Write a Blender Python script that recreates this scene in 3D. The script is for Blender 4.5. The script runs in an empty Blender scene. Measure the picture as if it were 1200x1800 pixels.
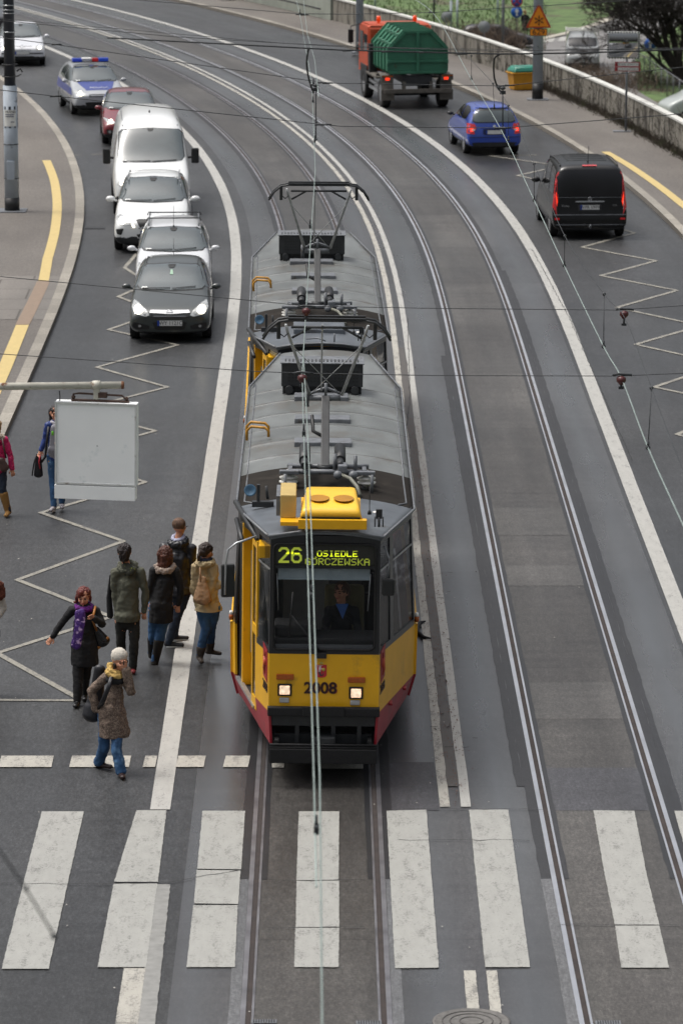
import bpy, bmesh, math, random
from mathutils import Vector, Matrix, noise
from mathutils.bvhtree import BVHTree
from math import sin, cos, pi, radians as rad
sc = bpy.context.scene
col = sc.collection
# ---------------------------------------------------------------- camera, sky, light
FOC = 6750.0; CH = 13.23; TH = math.atan(1429 / 6750); CT = cos(TH); ST = sin(TH)
cd = bpy.data.cameras.new('camera'); cam = bpy.data.objects.new('camera', cd); col.objects.link(cam)
cam.location = (0, 0, CH); cam.rotation_euler = (pi / 2 - TH, 0, 0)
cd.sensor_fit = 'VERTICAL'; cd.sensor_height = 36; cd.sensor_width = 24; cd.lens = 135
cd.clip_start = 0.5; cd.clip_end = 4000
cd.dof.use_dof = True; cd.dof.focus_distance = 54; cd.dof.aperture_fstop = 3.5
sc.camera = cam
sc.view_settings.view_transform = 'Standard'; sc.view_settings.look = 'None'
sc.view_settings.exposure = 0.3; sc.view_settings.gamma = 1
SUN_EL, SUN_AZ = rad(68), rad(285)
w = bpy.data.worlds.new('World'); sc.world = w; w.use_nodes = True
nt = w.node_tree; bg = nt.nodes['Background']
sky = nt.nodes.new('ShaderNodeTexSky'); sky.sky_type = 'NISHITA'; sky.sun_disc = False
sky.sun_elevation = SUN_EL; sky.sun_rotation = SUN_AZ
sky.air_density = 1.0; sky.dust_density = 8.0; sky.ozone_density = 1.0
hs = nt.nodes.new('ShaderNodeHueSaturation'); hs.inputs['Saturation'].default_value = 0.35
nt.links.new(sky.outputs[0], hs.inputs['Color']); # overcast sky: luminance falls to about a third from zenith to horizon
_tc = nt.nodes.new('ShaderNodeTexCoord'); _sx = nt.nodes.new('ShaderNodeSeparateXYZ'); _mr = nt.nodes.new('ShaderNodeMapRange'); _mx = nt.nodes.new('ShaderNodeMix')
_mr.inputs[1].default_value = 0; _mr.inputs[2].default_value = .9; _mr.inputs[3].default_value = .68; _mr.inputs[4].default_value = 1.4; _mx.data_type = 'RGBA'; _mx.blend_type = 'MULTIPLY'; _mx.inputs[0].default_value = 1
nt.links.new(_tc.outputs['Generated'], _sx.inputs[0]); nt.links.new(_sx.outputs[2], _mr.inputs[0]); nt.links.new(hs.outputs[0], _mx.inputs[6]); nt.links.new(_mr.outputs[0], _mx.inputs[7]); nt.links.new(_mx.outputs[2], bg.inputs[0])
bg.inputs[1].default_value = 0.115
sl = bpy.data.lights.new('sun', 'SUN'); sl.energy = 1.1; sl.angle = rad(16); sl.color = (1, .97, .93)
so = bpy.data.objects.new('sun', sl); col.objects.link(so)
# sky sun_rotation: 0 = +Y, clockwise seen from above
sd = Vector((sin(SUN_AZ) * cos(SUN_EL), cos(SUN_AZ) * cos(SUN_EL), sin(SUN_EL)))
so.rotation_euler = sd.to_track_quat('Z', 'Y').to_euler()
sc.cycles.max_bounces = 6; sc.cycles.glossy_bounces = 3; sc.cycles.transmission_bounces = 4
sc.cycles.transparent_max_bounces = 8; sc.cycles.use_denoising = True
random.seed(7)

# ---------------------------------------------------------------- helpers
def G(px, py, h=0.0):
    dz = -ST - (py - 900) / FOC * CT; t = (h - CH) / dz
    return Vector(((px - 600) / FOC * t, (CT - (py - 900) / FOC * ST) * t, h))
def AT(px, py, Y):
    """point on the sight line of a photo pixel at distance Y (used to read heights off the photo)"""
    t = Y / (CT - (py - 900) / FOC * ST)
    return Vector(((px - 600) / FOC * t, Y, CH + (-ST - (py - 900) / FOC * CT) * t))
def lin(c):
    return tuple(((v / 255) / 12.92 if v <= 10 else ((v / 255 + .055) / 1.055) ** 2.4) for v in c) + (1,)
def hexc(s):
    return lin((int(s[0:2], 16), int(s[2:4], 16), int(s[4:6], 16)))
MATS = {}
def mat(name, c, rough=.6, metal=0., var=.12, scale=6., bump=0., spec=.5, coat=0., dirt=None, dscale=2., dthr=.55, coord='Object', stretch=(1, 1, 1), emit=0.):
    if name in MATS: return MATS[name]
    if isinstance(c, str): c = hexc(c)
    if len(c) == 3: c = tuple(c) + (1,)
    m = bpy.data.materials.new(name); m.use_nodes = True; t = m.node_tree; N = t.nodes; L = t.links
    b = N['Principled BSDF']; b.inputs['Roughness'].default_value = rough; b.inputs['Metallic'].default_value = metal
    b.inputs['Specular IOR Level'].default_value = spec; b.inputs['Coat Weight'].default_value = coat
    tc = N.new('ShaderNodeTexCoord'); mp = N.new('ShaderNodeMapping'); mp.inputs['Scale'].default_value = stretch
    L.new(tc.outputs[coord], mp.inputs[0])
    n = N.new('ShaderNodeTexNoise'); n.inputs['Scale'].default_value = scale; n.inputs['Detail'].default_value = 5
    L.new(mp.outputs[0], n.inputs[0])
    r = N.new('ShaderNodeMapRange'); r.inputs['From Min'].default_value = .3; r.inputs['From Max'].default_value = .7
    r.inputs['To Min'].default_value = 1 - var; r.inputs['To Max'].default_value = 1 + var
    L.new(n.outputs[0], r.inputs[0])
    mx = N.new('ShaderNodeMix'); mx.data_type = 'RGBA'; mx.blend_type = 'MULTIPLY'; mx.inputs[0].default_value = 1
    mx.inputs[6].default_value = c; L.new(r.outputs[0], mx.inputs[7])
    out = mx.outputs[2]
    if dirt is not None:
        if isinstance(dirt, str): dirt = hexc(dirt)
        n2 = N.new('ShaderNodeTexNoise'); n2.inputs['Scale'].default_value = dscale; n2.inputs['Detail'].default_value = 8; n2.inputs['Roughness'].default_value = .65
        L.new(mp.outputs[0], n2.inputs[0])
        r2 = N.new('ShaderNodeMapRange'); r2.inputs['From Min'].default_value = dthr; r2.inputs['From Max'].default_value = dthr + .08
        L.new(n2.outputs[0], r2.inputs[0])
        m2 = N.new('ShaderNodeMix'); m2.data_type = 'RGBA'; L.new(r2.outputs[0], m2.inputs[0]); L.new(out, m2.inputs[6]); m2.inputs[7].default_value = dirt
        out = m2.outputs[2]
    L.new(out, b.inputs['Base Color'])
    if bump:
        bp = N.new('ShaderNodeBump'); bp.inputs['Strength'].default_value = bump; bp.inputs['Distance'].default_value = .02
        L.new(n.outputs[0], bp.inputs['Height']); L.new(bp.outputs[0], b.inputs['Normal'])
    if emit:
        L.new(out, b.inputs['Emission Color']); b.inputs['Emission Strength'].default_value = emit
    MATS[name] = m
    return m
def glass(name, c=(.02, .025, .03), rough=.03, alpha=1.):
    if name in MATS: return MATS[name]
    m = bpy.data.materials.new(name); m.use_nodes = True; t = m.node_tree; N = t.nodes; L = t.links
    b = N['Principled BSDF']; b.inputs['Base Color'].default_value = tuple(c) + (1,)
    b.inputs['Roughness'].default_value = rough; b.inputs['Specular IOR Level'].default_value = .9
    if alpha < 1:
        o = N['Material Output']; tr = N.new('ShaderNodeBsdfTransparent'); ms = N.new('ShaderNodeMixShader')
        ms.inputs[0].default_value = alpha; L.new(tr.outputs[0], ms.inputs[1]); L.new(b.outputs[0], ms.inputs[2]); L.new(ms.outputs[0], o.inputs[0])
    MATS[name] = m
    return m
def link(name, me, m=None, parent=None):
    o = bpy.data.objects.new(name, me); col.objects.link(o)
    if m is not None:
        for x in (m if isinstance(m, (list, tuple)) else [m]): me.materials.append(x)
    if parent is not None: o.parent = parent
    return o
def fin(name, bm, m, parent=None, smooth=False, loc=None):
    me = bpy.data.meshes.new(name); bmesh.ops.recalc_face_normals(bm, faces=bm.faces[:]); bm.to_mesh(me); bm.free()
    if smooth:
        for p in me.polygons: p.use_smooth = True
        if smooth != 'all':
            try: me.set_sharp_from_angle(angle=rad(38))
            except Exception: pass
    o = link(name, me, m, parent)
    if loc is not None: o.location = loc
    return o
def tag(o, label, cat, group=None):
    o['label'] = label; o['category'] = cat
    if group: o['group'] = group
    return o
def thing(name, label, cat, loc=(0, 0, 0), rz=0., group=None):
    o = bpy.data.objects.new(name, None); col.objects.link(o); o.location = loc; o.rotation_euler = (0, 0, rz); o.empty_display_size = .2
    return tag(o, label, cat, group)
def struct(o):
    o['kind'] = 'structure'; return o
def box(bm, x0, x1, y0, y1, z0, z1, bev=0., M=None, mi=0):
    vs = [bm.verts.new((x, y, z)) for x in (x0, x1) for y in (y0, y1) for z in (z0, z1)]
    f = [(0, 1, 3, 2), (4, 6, 7, 5), (0, 4, 5, 1), (2, 3, 7, 6), (0, 2, 6, 4), (1, 5, 7, 3)]
    fs = [bm.faces.new([vs[i] for i in q]) for q in f]
    bmesh.ops.recalc_face_normals(bm, faces=fs)
    if bev:
        es = list({e for g in fs for e in g.edges})
        r = bmesh.ops.bevel(bm, geom=es, offset=bev, segments=2, affect='EDGES', profile=.6)
        vs = list({v for g in r['faces'] for v in g.verts} | {v for v in vs if v.is_valid})
        fs = list({g for v in vs for g in v.link_faces})
    for g in fs:
        if g.is_valid: g.material_index = mi
    if M is not None: bmesh.ops.transform(bm, matrix=M, verts=[v for v in vs if v.is_valid])
    return vs
def tube(bm, pts, r, n=8, closed=False, cap=True, mi=0):
    pts = [Vector(p) for p in pts]; rs = r if isinstance(r, (list, tuple)) else [r] * len(pts)
    rings = []; up = Vector((0, 0, 1)); k = len(pts); u = None
    for i, p in enumerate(pts):
        if closed: d = pts[(i + 1) % k] - pts[i - 1]
        else: d = pts[min(i + 1, k - 1)] - pts[max(i - 1, 0)]
        if d.length < 1e-9: d = Vector((0, 0, 1))
        d.normalize()
        if u is None: u = d.orthogonal().normalized()
        else:
            u = u - d * u.dot(d)
            u = u.normalized() if u.length > 1e-6 else d.orthogonal().normalized()
        v = d.cross(u)
        rings.append([bm.verts.new(p + (u * cos(a) + v * sin(a)) * rs[i]) for a in [2 * pi * j / n for j in range(n)]])
    m = k if closed else k - 1
    for i in range(m):
        a, b = rings[i], rings[(i + 1) % k]
        for j in range(n):
            f = bm.faces.new((a[j], a[(j + 1) % n], b[(j + 1) % n], b[j])); f.material_index = mi; f.smooth = True
    if cap and not closed:
        f = bm.faces.new(rings[0][::-1]); f.material_index = mi; f = bm.faces.new(rings[-1]); f.material_index = mi
def cyl(bm, p0, p1, r0, r1=None, n=16, mi=0):
    tube(bm, [p0, p1], [r0, r0 if r1 is None else r1], n, mi=mi)
def lathe(bm, prof, n=24, M=None, mi=0):
    rings = [[bm.verts.new((r * cos(2 * pi * j / n), r * sin(2 * pi * j / n), z)) for j in range(n)] for r, z in prof]
    for a, b in zip(rings, rings[1:]):
        for j in range(n):
            f = bm.faces.new((a[j], a[(j + 1) % n], b[(j + 1) % n], b[j])); f.material_index = mi; f.smooth = True
    for r_, rg in ((prof[0][0], rings[0]), (prof[-1][0], rings[-1])):
        if r_ > 1e-4:
            f = bm.faces.new(rg); f.material_index = mi
    if M is not None: bmesh.ops.transform(bm, matrix=M, verts=[v for rg in rings for v in rg])
def poly(bm, pts, thick=None, mi=0):
    """flat polygon, optionally extruded by vector thick"""
    a = [bm.verts.new(p) for p in pts]; f = bm.faces.new(a); f.material_index = mi
    if thick is not None:
        t = Vector(thick); b = [bm.verts.new(Vector(p) + t) for p in pts]; g = bm.faces.new(b[::-1]); g.material_index = mi
        for i in range(len(a)):
            q = bm.faces.new((a[i], a[(i + 1) % len(a)], b[(i + 1) % len(a)], b[i])); q.material_index = mi
    return f
def sph(bm, c, r, sc3=(1, 1, 1), n=12, mi=0, rot=None):
    M = Matrix.Translation(c) @ (rot.to_matrix().to_4x4() if rot else Matrix()) @ Matrix.Diagonal((r * sc3[0], r * sc3[1], r * sc3[2], 1))
    g = bmesh.ops.create_uvsphere(bm, u_segments=n, v_segments=max(6, n * 2 // 3), radius=1, matrix=M)
    for v in g['verts']:
        for f in v.link_faces: f.material_index = mi; f.smooth = True
def text_mesh(name, s, size, m, parent=None, M=None, depth=.002, align='CENTER', sx=1., bold=0.):
    cu = bpy.data.curves.new(name, 'FONT'); cu.body = s; cu.size = size; cu.align_x = align; cu.align_y = 'CENTER'; cu.extrude = depth; cu.resolution_u = 3; cu.offset = bold
    o = bpy.data.objects.new(name, cu); col.objects.link(o); dg = bpy.context.evaluated_depsgraph_get()
    me = bpy.data.meshes.new_from_object(o.evaluated_get(dg)); bpy.data.objects.remove(o); bpy.data.curves.remove(cu)
    me.materials.clear()
    me.transform(Matrix.Diagonal((sx, 1, 1, 1)))
    if M is not None: me.transform(M)
    return link(name, me, m, parent)
def copy_tree(o, parent=None, skip=()):
    c = o.copy(); col.objects.link(c); c.parent = parent
    for ch in list(o.children):
        if ch.name.split('.')[0] in skip: continue
        copy_tree(ch, c, skip)
    return c
def evaluated(o):
    dg = bpy.context.evaluated_depsgraph_get(); dg.update()
    me = bpy.data.meshes.new_from_object(o.evaluated_get(dg))
    old = o.data; o.modifiers.clear(); o.data = me; bpy.data.meshes.remove(old); return o

# ---------------------------------------------------------------- road alignment (straight, spiral, R = 230 m curve to the left)
PATH = []
def _build():
    x, y, h = 1.45 + .004 * 50, -20.0, .004; ds = .5
    for i in range(900):
        s = i * ds; PATH.append((x, y, h))
        k = 0 if y < 75 and s < 120 else min(1, (s - 95) / 25) / 230
        if s > 330: k = 0
        h += k * ds; x -= sin(h) * ds; y += cos(h) * ds
_build()
def PT(s, off, z=0.):
    f = max(0, min(len(PATH) - 2, s / .5)); i = int(f); f -= i
    a, b = PATH[i], PATH[i + 1]; x = a[0] + (b[0] - a[0]) * f; y = a[1] + (b[1] - a[1]) * f; h = a[2] + (b[2] - a[2]) * f
    return Vector((x + cos(h) * off, y + sin(h) * off, z))
def SO(p):
    i = min(range(len(PATH)), key=lambda i: (PATH[i][0] - p[0]) ** 2 + (PATH[i][1] - p[1]) ** 2)
    x, y, h = PATH[i]; dx, dy = p[0] - x, p[1] - y
    return i * .5 + (-dx * sin(h) + dy * cos(h)), dx * cos(h) + dy * sin(h), h
def strip(name, o0, o1, s0, s1, z, m, step=2., nx=1, z1=None, jag=0., wob=0.):
    """a band of the road surface between two offsets from the alignment; uv = (offset, chainage) in metres"""
    bm = bmesh.new(); uv = bm.loops.layers.uv.new('UVMap'); n = max(1, int((s1 - s0) / step)); rows = []
    for i in range(n + 1):
        s = s0 + (s1 - s0) * i / n; row = []
        for j in range(nx + 1):
            o = o0 + (o1 - o0) * j / nx
            if jag and j in (0, nx): o += (random.random() - .5) * jag
            if wob: o += wob * noise.noise(Vector((s * .4, o0, 3)))
            row.append((bm.verts.new(PT(s, o, z + ((z1 - z) * j / nx if z1 is not None else 0))), o, s))
        rows.append(row)
    for a, b in zip(rows, rows[1:]):
        for j in range(nx):
            q = (a[j], a[j + 1], b[j + 1], b[j]); f = bm.faces.new([v[0] for v in q])
            for l, v in zip(f.loops, q): l[uv].uv = (v[1], v[2])
    me = bpy.data.meshes.new(name); bm.to_mesh(me); bm.free()
    return struct(link(name, me, m))
def surf_mat(name, c1, c2, rough=(.42, .62), speck=.35, streak=0., panel=0., cracks=.0, tint=None, bump=.25, wet_sheen=(), sheen_col='505356'):
    """asphalt / concrete: blotches, fine aggregate, wear along the lane, wet sheen that comes and goes"""
    m = bpy.data.materials.new(name); m.use_nodes = True; t = m.node_tree; N = t.nodes; L = t.links; b = N['Principled BSDF']
    tc = N.new('ShaderNodeTexCoord')
    def noi(scale, stretch=(1, 1, 1), det=4, rg=.5):
        mp = N.new('ShaderNodeMapping'); mp.inputs['Scale'].default_value = stretch; L.new(tc.outputs['UV'], mp.inputs[0])
        n = N.new('ShaderNodeTexNoise'); n.inputs['Scale'].default_value = scale; n.inputs['Detail'].default_value = det; n.inputs['Roughness'].default_value = rg
        L.new(mp.outputs[0], n.inputs[0]); return n.outputs[0]
    def mr(x, a, b_, c, d):
        r = N.new('ShaderNodeMapRange'); r.inputs[1].default_value = a; r.inputs[2].default_value = b_; r.inputs[3].default_value = c; r.inputs[4].default_value = d
        L.new(x, r.inputs[0]); return r.outputs[0]
    def mul(x, y):
        q = N.new('ShaderNodeMix'); q.data_type = 'RGBA'; q.blend_type = 'MULTIPLY'; q.inputs[0].default_value = 1; L.new(x, q.inputs[6]); L.new(y, q.inputs[7]); return q.outputs[2]
    blot = noi(.35, (1, .35, 1), 6, .6)
    mx = N.new('ShaderNodeMix'); mx.data_type = 'RGBA'; mx.inputs[6].default_value = hexc(c1); mx.inputs[7].default_value = hexc(c2)
    L.new(mr(blot, .35, .65, 0, 1), mx.inputs[0]); o = mx.outputs[2]
    sp = noi(28, (1, 1, 1), 3, .8); o = mul(o, mr(sp, .3, .7, 1 - speck, 1 + speck))
    o = mul(o, mr(noi(13, (1, .3, 1), 2, .7), .32, .7, 1 - speck * .42, 1 + speck * .5)); o = mul(o, mr(noi(34, (1, .28, 1), 1, .5), .36, .74, 1 - speck * .35, 1 + speck * .6))
    sp2 = noi(95, (1, .8, 1), 1, .5); o = mul(o, mr(sp2, .35, .75, 1 - speck * .6, 1 + speck * .9))
    if streak:
        o = mul(o, mr(noi(1.6, (1, .05, 1), 5, .6), .3, .7, 1 - streak, 1 + streak))
        o = mul(o, mr(noi(3.0, (.12, 1, 1), 5, .65), .3, .7, 1 - streak * .6, 1 + streak * .6))
    if panel:
        sx = N.new('ShaderNodeSeparateXYZ'); L.new(tc.outputs['UV'], sx.inputs[0])
        pp = N.new('ShaderNodeMath'); pp.operation = 'PINGPONG'; pp.inputs[1].default_value = panel / 2; L.new(sx.outputs[1], pp.inputs[0])
        o = mul(o, mr(pp.outputs[0], .0, .03, .62, 1))
        fl = N.new('ShaderNodeMath'); fl.operation = 'DIVIDE'; fl.inputs[1].default_value = panel; L.new(sx.outputs[1], fl.inputs[0])
        f2 = N.new('ShaderNodeMath'); f2.operation = 'FLOOR'; L.new(fl.outputs[0], f2.inputs[0])
        wn = N.new('ShaderNodeTexWhiteNoise'); wn.noise_dimensions = '1D'; L.new(f2.outputs[0], wn.inputs[1])
        o = mul(o, mr(wn.outputs[0], 0, 1, .82, 1.14))
    if cracks:
        v = N.new('ShaderNodeTexVoronoi'); v.feature = 'DISTANCE_TO_EDGE'; v.inputs['Scale'].default_value = .8
        n3 = noi(2.2, (1, 1, 1), 6, .7)
        ad = N.new('ShaderNodeMix'); ad.data_type = 'RGBA'; ad.blend_type = 'ADD'; ad.inputs[0].default_value = .8; L.new(tc.outputs['UV'], ad.inputs[6]); L.new(n3, ad.inputs[7]); L.new(ad.outputs[2], v.inputs[0])
        gate = mr(noi(.22, (1, 1, 1), 2), .5, .62, 0, 1)
        ck = mr(v.outputs[0], .0, .012, 1 - cracks, 1)
        mg = N.new('ShaderNodeMix'); mg.data_type = 'RGBA'; mg.inputs[6].default_value = (1, 1, 1, 1); L.new(gate, mg.inputs[0]); L.new(ck, mg.inputs[7]); o = mul(o, mg.outputs[2])
    wet = noi(.22, (1, .22, 1), 6, .62); ro = mr(wet, .38, .62, rough[0], rough[1])
    if wet_sheen:                                                      # polished, damp strips along the rails; their bluish sheen is also painted into colour
        sx = N.new('ShaderNodeSeparateXYZ'); L.new(tc.outputs['UV'], sx.inputs[0]); acc = None
        for c_, w_ in wet_sheen:
            d_ = N.new('ShaderNodeMath'); d_.operation = 'SUBTRACT'; d_.inputs[1].default_value = c_; L.new(sx.outputs[0], d_.inputs[0])
            e_ = N.new('ShaderNodeMath'); e_.operation = 'ABSOLUTE'; L.new(d_.outputs[0], e_.inputs[0]); g_ = mr(e_.outputs[0], 0, w_, 1, 0)
            if acc is None: acc = g_
            else: a_ = N.new('ShaderNodeMath'); a_.operation = 'MAXIMUM'; L.new(acc, a_.inputs[0]); L.new(g_, a_.inputs[1]); acc = a_.outputs[0]
        gn = N.new('ShaderNodeMath'); gn.operation = 'MULTIPLY'; L.new(acc, gn.inputs[0]); L.new(mr(noi(.6, (1, .15, 1), 5, .6), .3, .62, .25, .95), gn.inputs[1])
        q = N.new('ShaderNodeMix'); q.data_type = 'RGBA'; L.new(gn.outputs[0], q.inputs[0]); L.new(o, q.inputs[6]); q.inputs[7].default_value = hexc(sheen_col); o = q.outputs[2]
        r2 = N.new('ShaderNodeMath'); r2.operation = 'MULTIPLY'; L.new(mr(gn.outputs[0], 0, 1, 1, .6), r2.inputs[0]); L.new(ro, r2.inputs[1]); ro = r2.outputs[0]
    L.new(o, b.inputs['Base Color']); L.new(ro, b.inputs['Roughness'])
    bp = N.new('ShaderNodeBump'); bp.inputs['Strength'].default_value = bump; bp.inputs['Distance'].default_value = .008
    L.new(sp, bp.inputs['Height']); L.new(bp.outputs[0], b.inputs['Normal'])
    MATS[name] = m; return m
M_asph = surf_mat('asphalt', '292a2b', '393a3b', rough=(.3, .58), speck=.6, streak=.2, cracks=.5)
M_bed = surf_mat('track_concrete', '363536', '484848', rough=(.26, .5), speck=.34, streak=.3, panel=6., bump=.1, wet_sheen=((-1.68 - 1.3, .5), (-1.68 + 1.25, .45), (1.78 - 1.25, .5), (1.78 + 1.3, .55)))
M_mid = surf_mat('rail_zone_concrete', '363432', '474542', rough=(.36, .6), speck=.45, streak=.3, panel=6., bump=.15)
M_walk = surf_mat('pavement_asphalt', '524d48', '635e58', rough=(.55, .8), speck=.35, streak=.05, cracks=.3)
M_p1 = surf_mat('patch_light', '3f3e3c', '504e4b', rough=(.4, .6), speck=.4, streak=.25)
M_p2 = surf_mat('patch_dark', '333336', '414144', rough=(.35, .6), speck=.45, streak=.2)
def paint_mat(name, c, under, wear=.5, uvs=1.):
    m = bpy.data.materials.new(name); m.use_nodes = True; t = m.node_tree; N = t.nodes; L = t.links; b = N['Principled BSDF']
    tc = N.new('ShaderNodeTexCoord')
    def noi(s, d, r, st=(1, 1, 1)):
        mp = N.new('ShaderNodeMapping'); mp.inputs['Scale'].default_value = st; L.new(tc.outputs['Object'], mp.inputs[0])
        n = N.new('ShaderNodeTexNoise'); n.inputs['Scale'].default_value = s; n.inputs['Detail'].default_value = d; n.inputs['Roughness'].default_value = r; L.new(mp.outputs[0], n.inputs[0]); return n.outputs[0]
    a = noi(38, 3, .8); bb = noi(7, 5, .75, (1, .3, 1))
    ad = N.new('ShaderNodeMath'); ad.operation = 'ADD'; L.new(a, ad.inputs[0]); L.new(bb, ad.inputs[1])
    r = N.new('ShaderNodeMapRange'); r.inputs[1].default_value = 1.25 - wear * .5; r.inputs[2].default_value = 1.42 - wear * .5; r.inputs[4].default_value = .8; L.new(ad.outputs[0], r.inputs[0])
    mx = N.new('ShaderNodeMix'); mx.data_type = 'RGBA'; L.new(r.outputs[0], mx.inputs[0]); mx.inputs[6].default_value = hexc(c); mx.inputs[7].default_value = hexc(under)
    r3 = N.new('ShaderNodeMapRange'); r3.inputs[1].default_value = .3; r3.inputs[2].default_value = .7; r3.inputs[3].default_value = .9; r3.inputs[4].default_value = 1.07; L.new(noi(9, 6, .75, (1, .3, 1)), r3.inputs[0])
    m2 = N.new('ShaderNodeMix'); m2.data_type = 'RGBA'; m2.blend_type = 'MULTIPLY'; m2.inputs[0].default_value = 1; L.new(mx.outputs[2], m2.inputs[6]); L.new(r3.outputs[0], m2.inputs[7])
    L.new(m2.outputs[2], b.inputs['Base Color']); b.inputs['Roughness'].default_value = .55
    MATS[name] = m; return m
P_solid = paint_mat('road_paint', '9f9e99', '565554', .34)
P_worn = paint_mat('worn_road_paint', 'a19e95', '62605d', .5)
P_zeb = paint_mat('zebra_paint', '93938e', '5e5d5a', .4)
P_zig = paint_mat('zigzag_paint', '868379', '5a5856', .55)
P_yel = paint_mat('yellow_tactile_paint', 'b9a46c', '8d7c58', .12)
P_brn = paint_mat('brown_tactile', '7f6d5c', '6d6056', .3)
M_bit = surf_mat('bitumen_joint', '1c1d1f', '29292b', rough=(.35, .6), speck=.3)
M_bitl = surf_mat('grout_joint', '4c4d4e', '5c5d5f', rough=(.5, .7), speck=.4)
M_rail = mat('rail_steel', (.74, .75, .78), rough=.36, metal=1, var=.12, scale=1.3)
M_raild = mat('rail_steel_dull', (.30, .295, .31), rough=.45, metal=1, var=.3, scale=2)
M_groove = mat('rail_groove', '2b2320', rough=.8, var=.4, scale=5)
M_kerb = surf_mat('kerb_stone', '7c776e', '8f8a80', rough=(.6, .8), speck=.2, panel=1.0)
M_grass = mat('grass', (.07, .115, .035), rough=.9, var=.45, scale=1.2, bump=.3, dirt=(.07, .06, .035, 1), dscale=.35, dthr=.54)
M_farroad = mat('far_asphalt', '6e6c6a', rough=.55, var=.12, scale=.6)

# ---------------------------------------------------------------- ground, roads
WALL = 10.35; LOW = -8.0
def low_z(d):
    t = max(0., min(1., (d - 1.2) / 13.)); return -.35 + (LOW + .35) * t * t * (3 - 2 * t)
def ground():
    bm = bmesh.new(); xs = [-1500, -500, -200, -100, -60] + [-50 + 2.5 * i for i in range(61)] + [110, 130, 160, 220, 400, 800, 1500]
    ys = [-900, -300, -80, -20] + [2.5 * i for i in range(0, 145)] + [380, 420, 500, 700, 1200, 2500]
    V = {}
    for i, x in enumerate(xs):
        for j, y in enumerate(ys):
            s, o, h = SO((x, y)); d = o - WALL
            if y > 330 and x > -60: d = max(d, 30) if o > WALL or x > 20 else d
            V[i, j] = bm.verts.new((x, y, low_z(d) if d > 0 else -.35))
    for i in range(len(xs) - 1):
        for j in range(len(ys) - 1): bm.faces.new((V[i, j], V[i + 1, j], V[i + 1, j + 1], V[i, j + 1]))
    o = fin('ground', bm, M_grass); struct(o)
ground()
S0, S1 = 0, 330
strip('road', -7.5, -3.2, S0, S1, 0, M_asph); strip('road', 3.45, 7.65, S0, S1, 0, M_asph)
sJ = SO(G(500, 1546))[0]
tl, tr = -1.68, 1.78   # centre lines of the two tracks
for a, b_, m_ in ((-3.2, tl - .98, M_bed), (tl - .98, tl - .81, M_bed), (tl - .81, tl + .81, M_mid), (tl + .81, tr - .81, M_bed), (tr - .81, tr + .81, M_mid), (tr + .81, 3.45, M_bed)):
    strip('track_bed', a, b_, S0, S1, 0, m_)
for tc_, mm in ((tl, M_raild), (tr, M_rail)):
    for sgn in (-1, 1):
        r = tc_ + sgn * .75
        for lo, hi, dz, mt, jg, nm in ((.028, .15, .004, M_bit, .02, 'joint_band'), (-.175, -.11, .004, M_bit, .015, 'joint_band'),
                                    (-.085, -.026, .005, M_groove, 0, 'rail_groove'), (-.112, -.086, .009, mm, 0, 'tram_rail'), (-.026, .028, .012, mm, 0, 'tram_rail')):
            a, b_ = r + sgn * lo, r + sgn * hi
            strip(nm, min(a, b_), max(a, b_), sJ if jg else S0, S1, dz, mt, step=.4 if jg else 2., jag=jg)
            if jg and lo > 0: strip('joint_band', min(a, b_), max(a, b_), S0, sJ, dz, M_bitl, step=1., jag=.01)
# patched strips of fresh bitumen beside the right track
for s0_, s1_, o0_, o1_ in ((66, 98, tr - 1.0, tr - .9), (62, 110, tr + .9, tr + .98)):
    strip('bitumen_patch', o0_, o1_, s0_, s1_, .006, M_bit, step=.3, jag=.018)
sT, _, _ = SO(G(300, 1424)); 
strip('lane_line', -3.72, -3.47, sT, S1, .010, P_solid, step=1.5, jag=.008)
strip('lane_line', 3.52, 3.77, sT, S1, .010, P_solid, step=1.5, jag=.008)
for o in (-.13, .13):
    strip('centre_line', o - .06, o + .06, sT + .1, S1, .010, P_worn if o < 0 else P_solid, step=1.5, jag=.01)
M_kt = M_kerb
def kerb(o_in, o_out, s0_, s1_):
    strip('kerb', o_in, o_out, s0_, s1_, .12, M_kerb); 
    bm = bmesh.new(); n = int((s1_ - s0_) / 1.0)
    for i in range(n):
        a, b_ = PT(s0_ + i, o_in), PT(s0_ + i + 1, o_in)
        bm.faces.new([bm.verts.new(v) for v in (a, b_, b_ + Vector((0, 0, .12)), a + Vector((0, 0, .12)))])
    struct(fin('kerb', bm, mat('kerb_face', '6a655d', rough=.8)))
kerb(-7.43, -7.66, S0, S1); kerb(7.58, 7.80, S0, S1)
strip('pavement', -30, -7.66, S0, S1, .115, M_walk, nx=3); strip('pavement', 7.80, WALL + .1, S0, S1, .115, M_walk)
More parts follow.
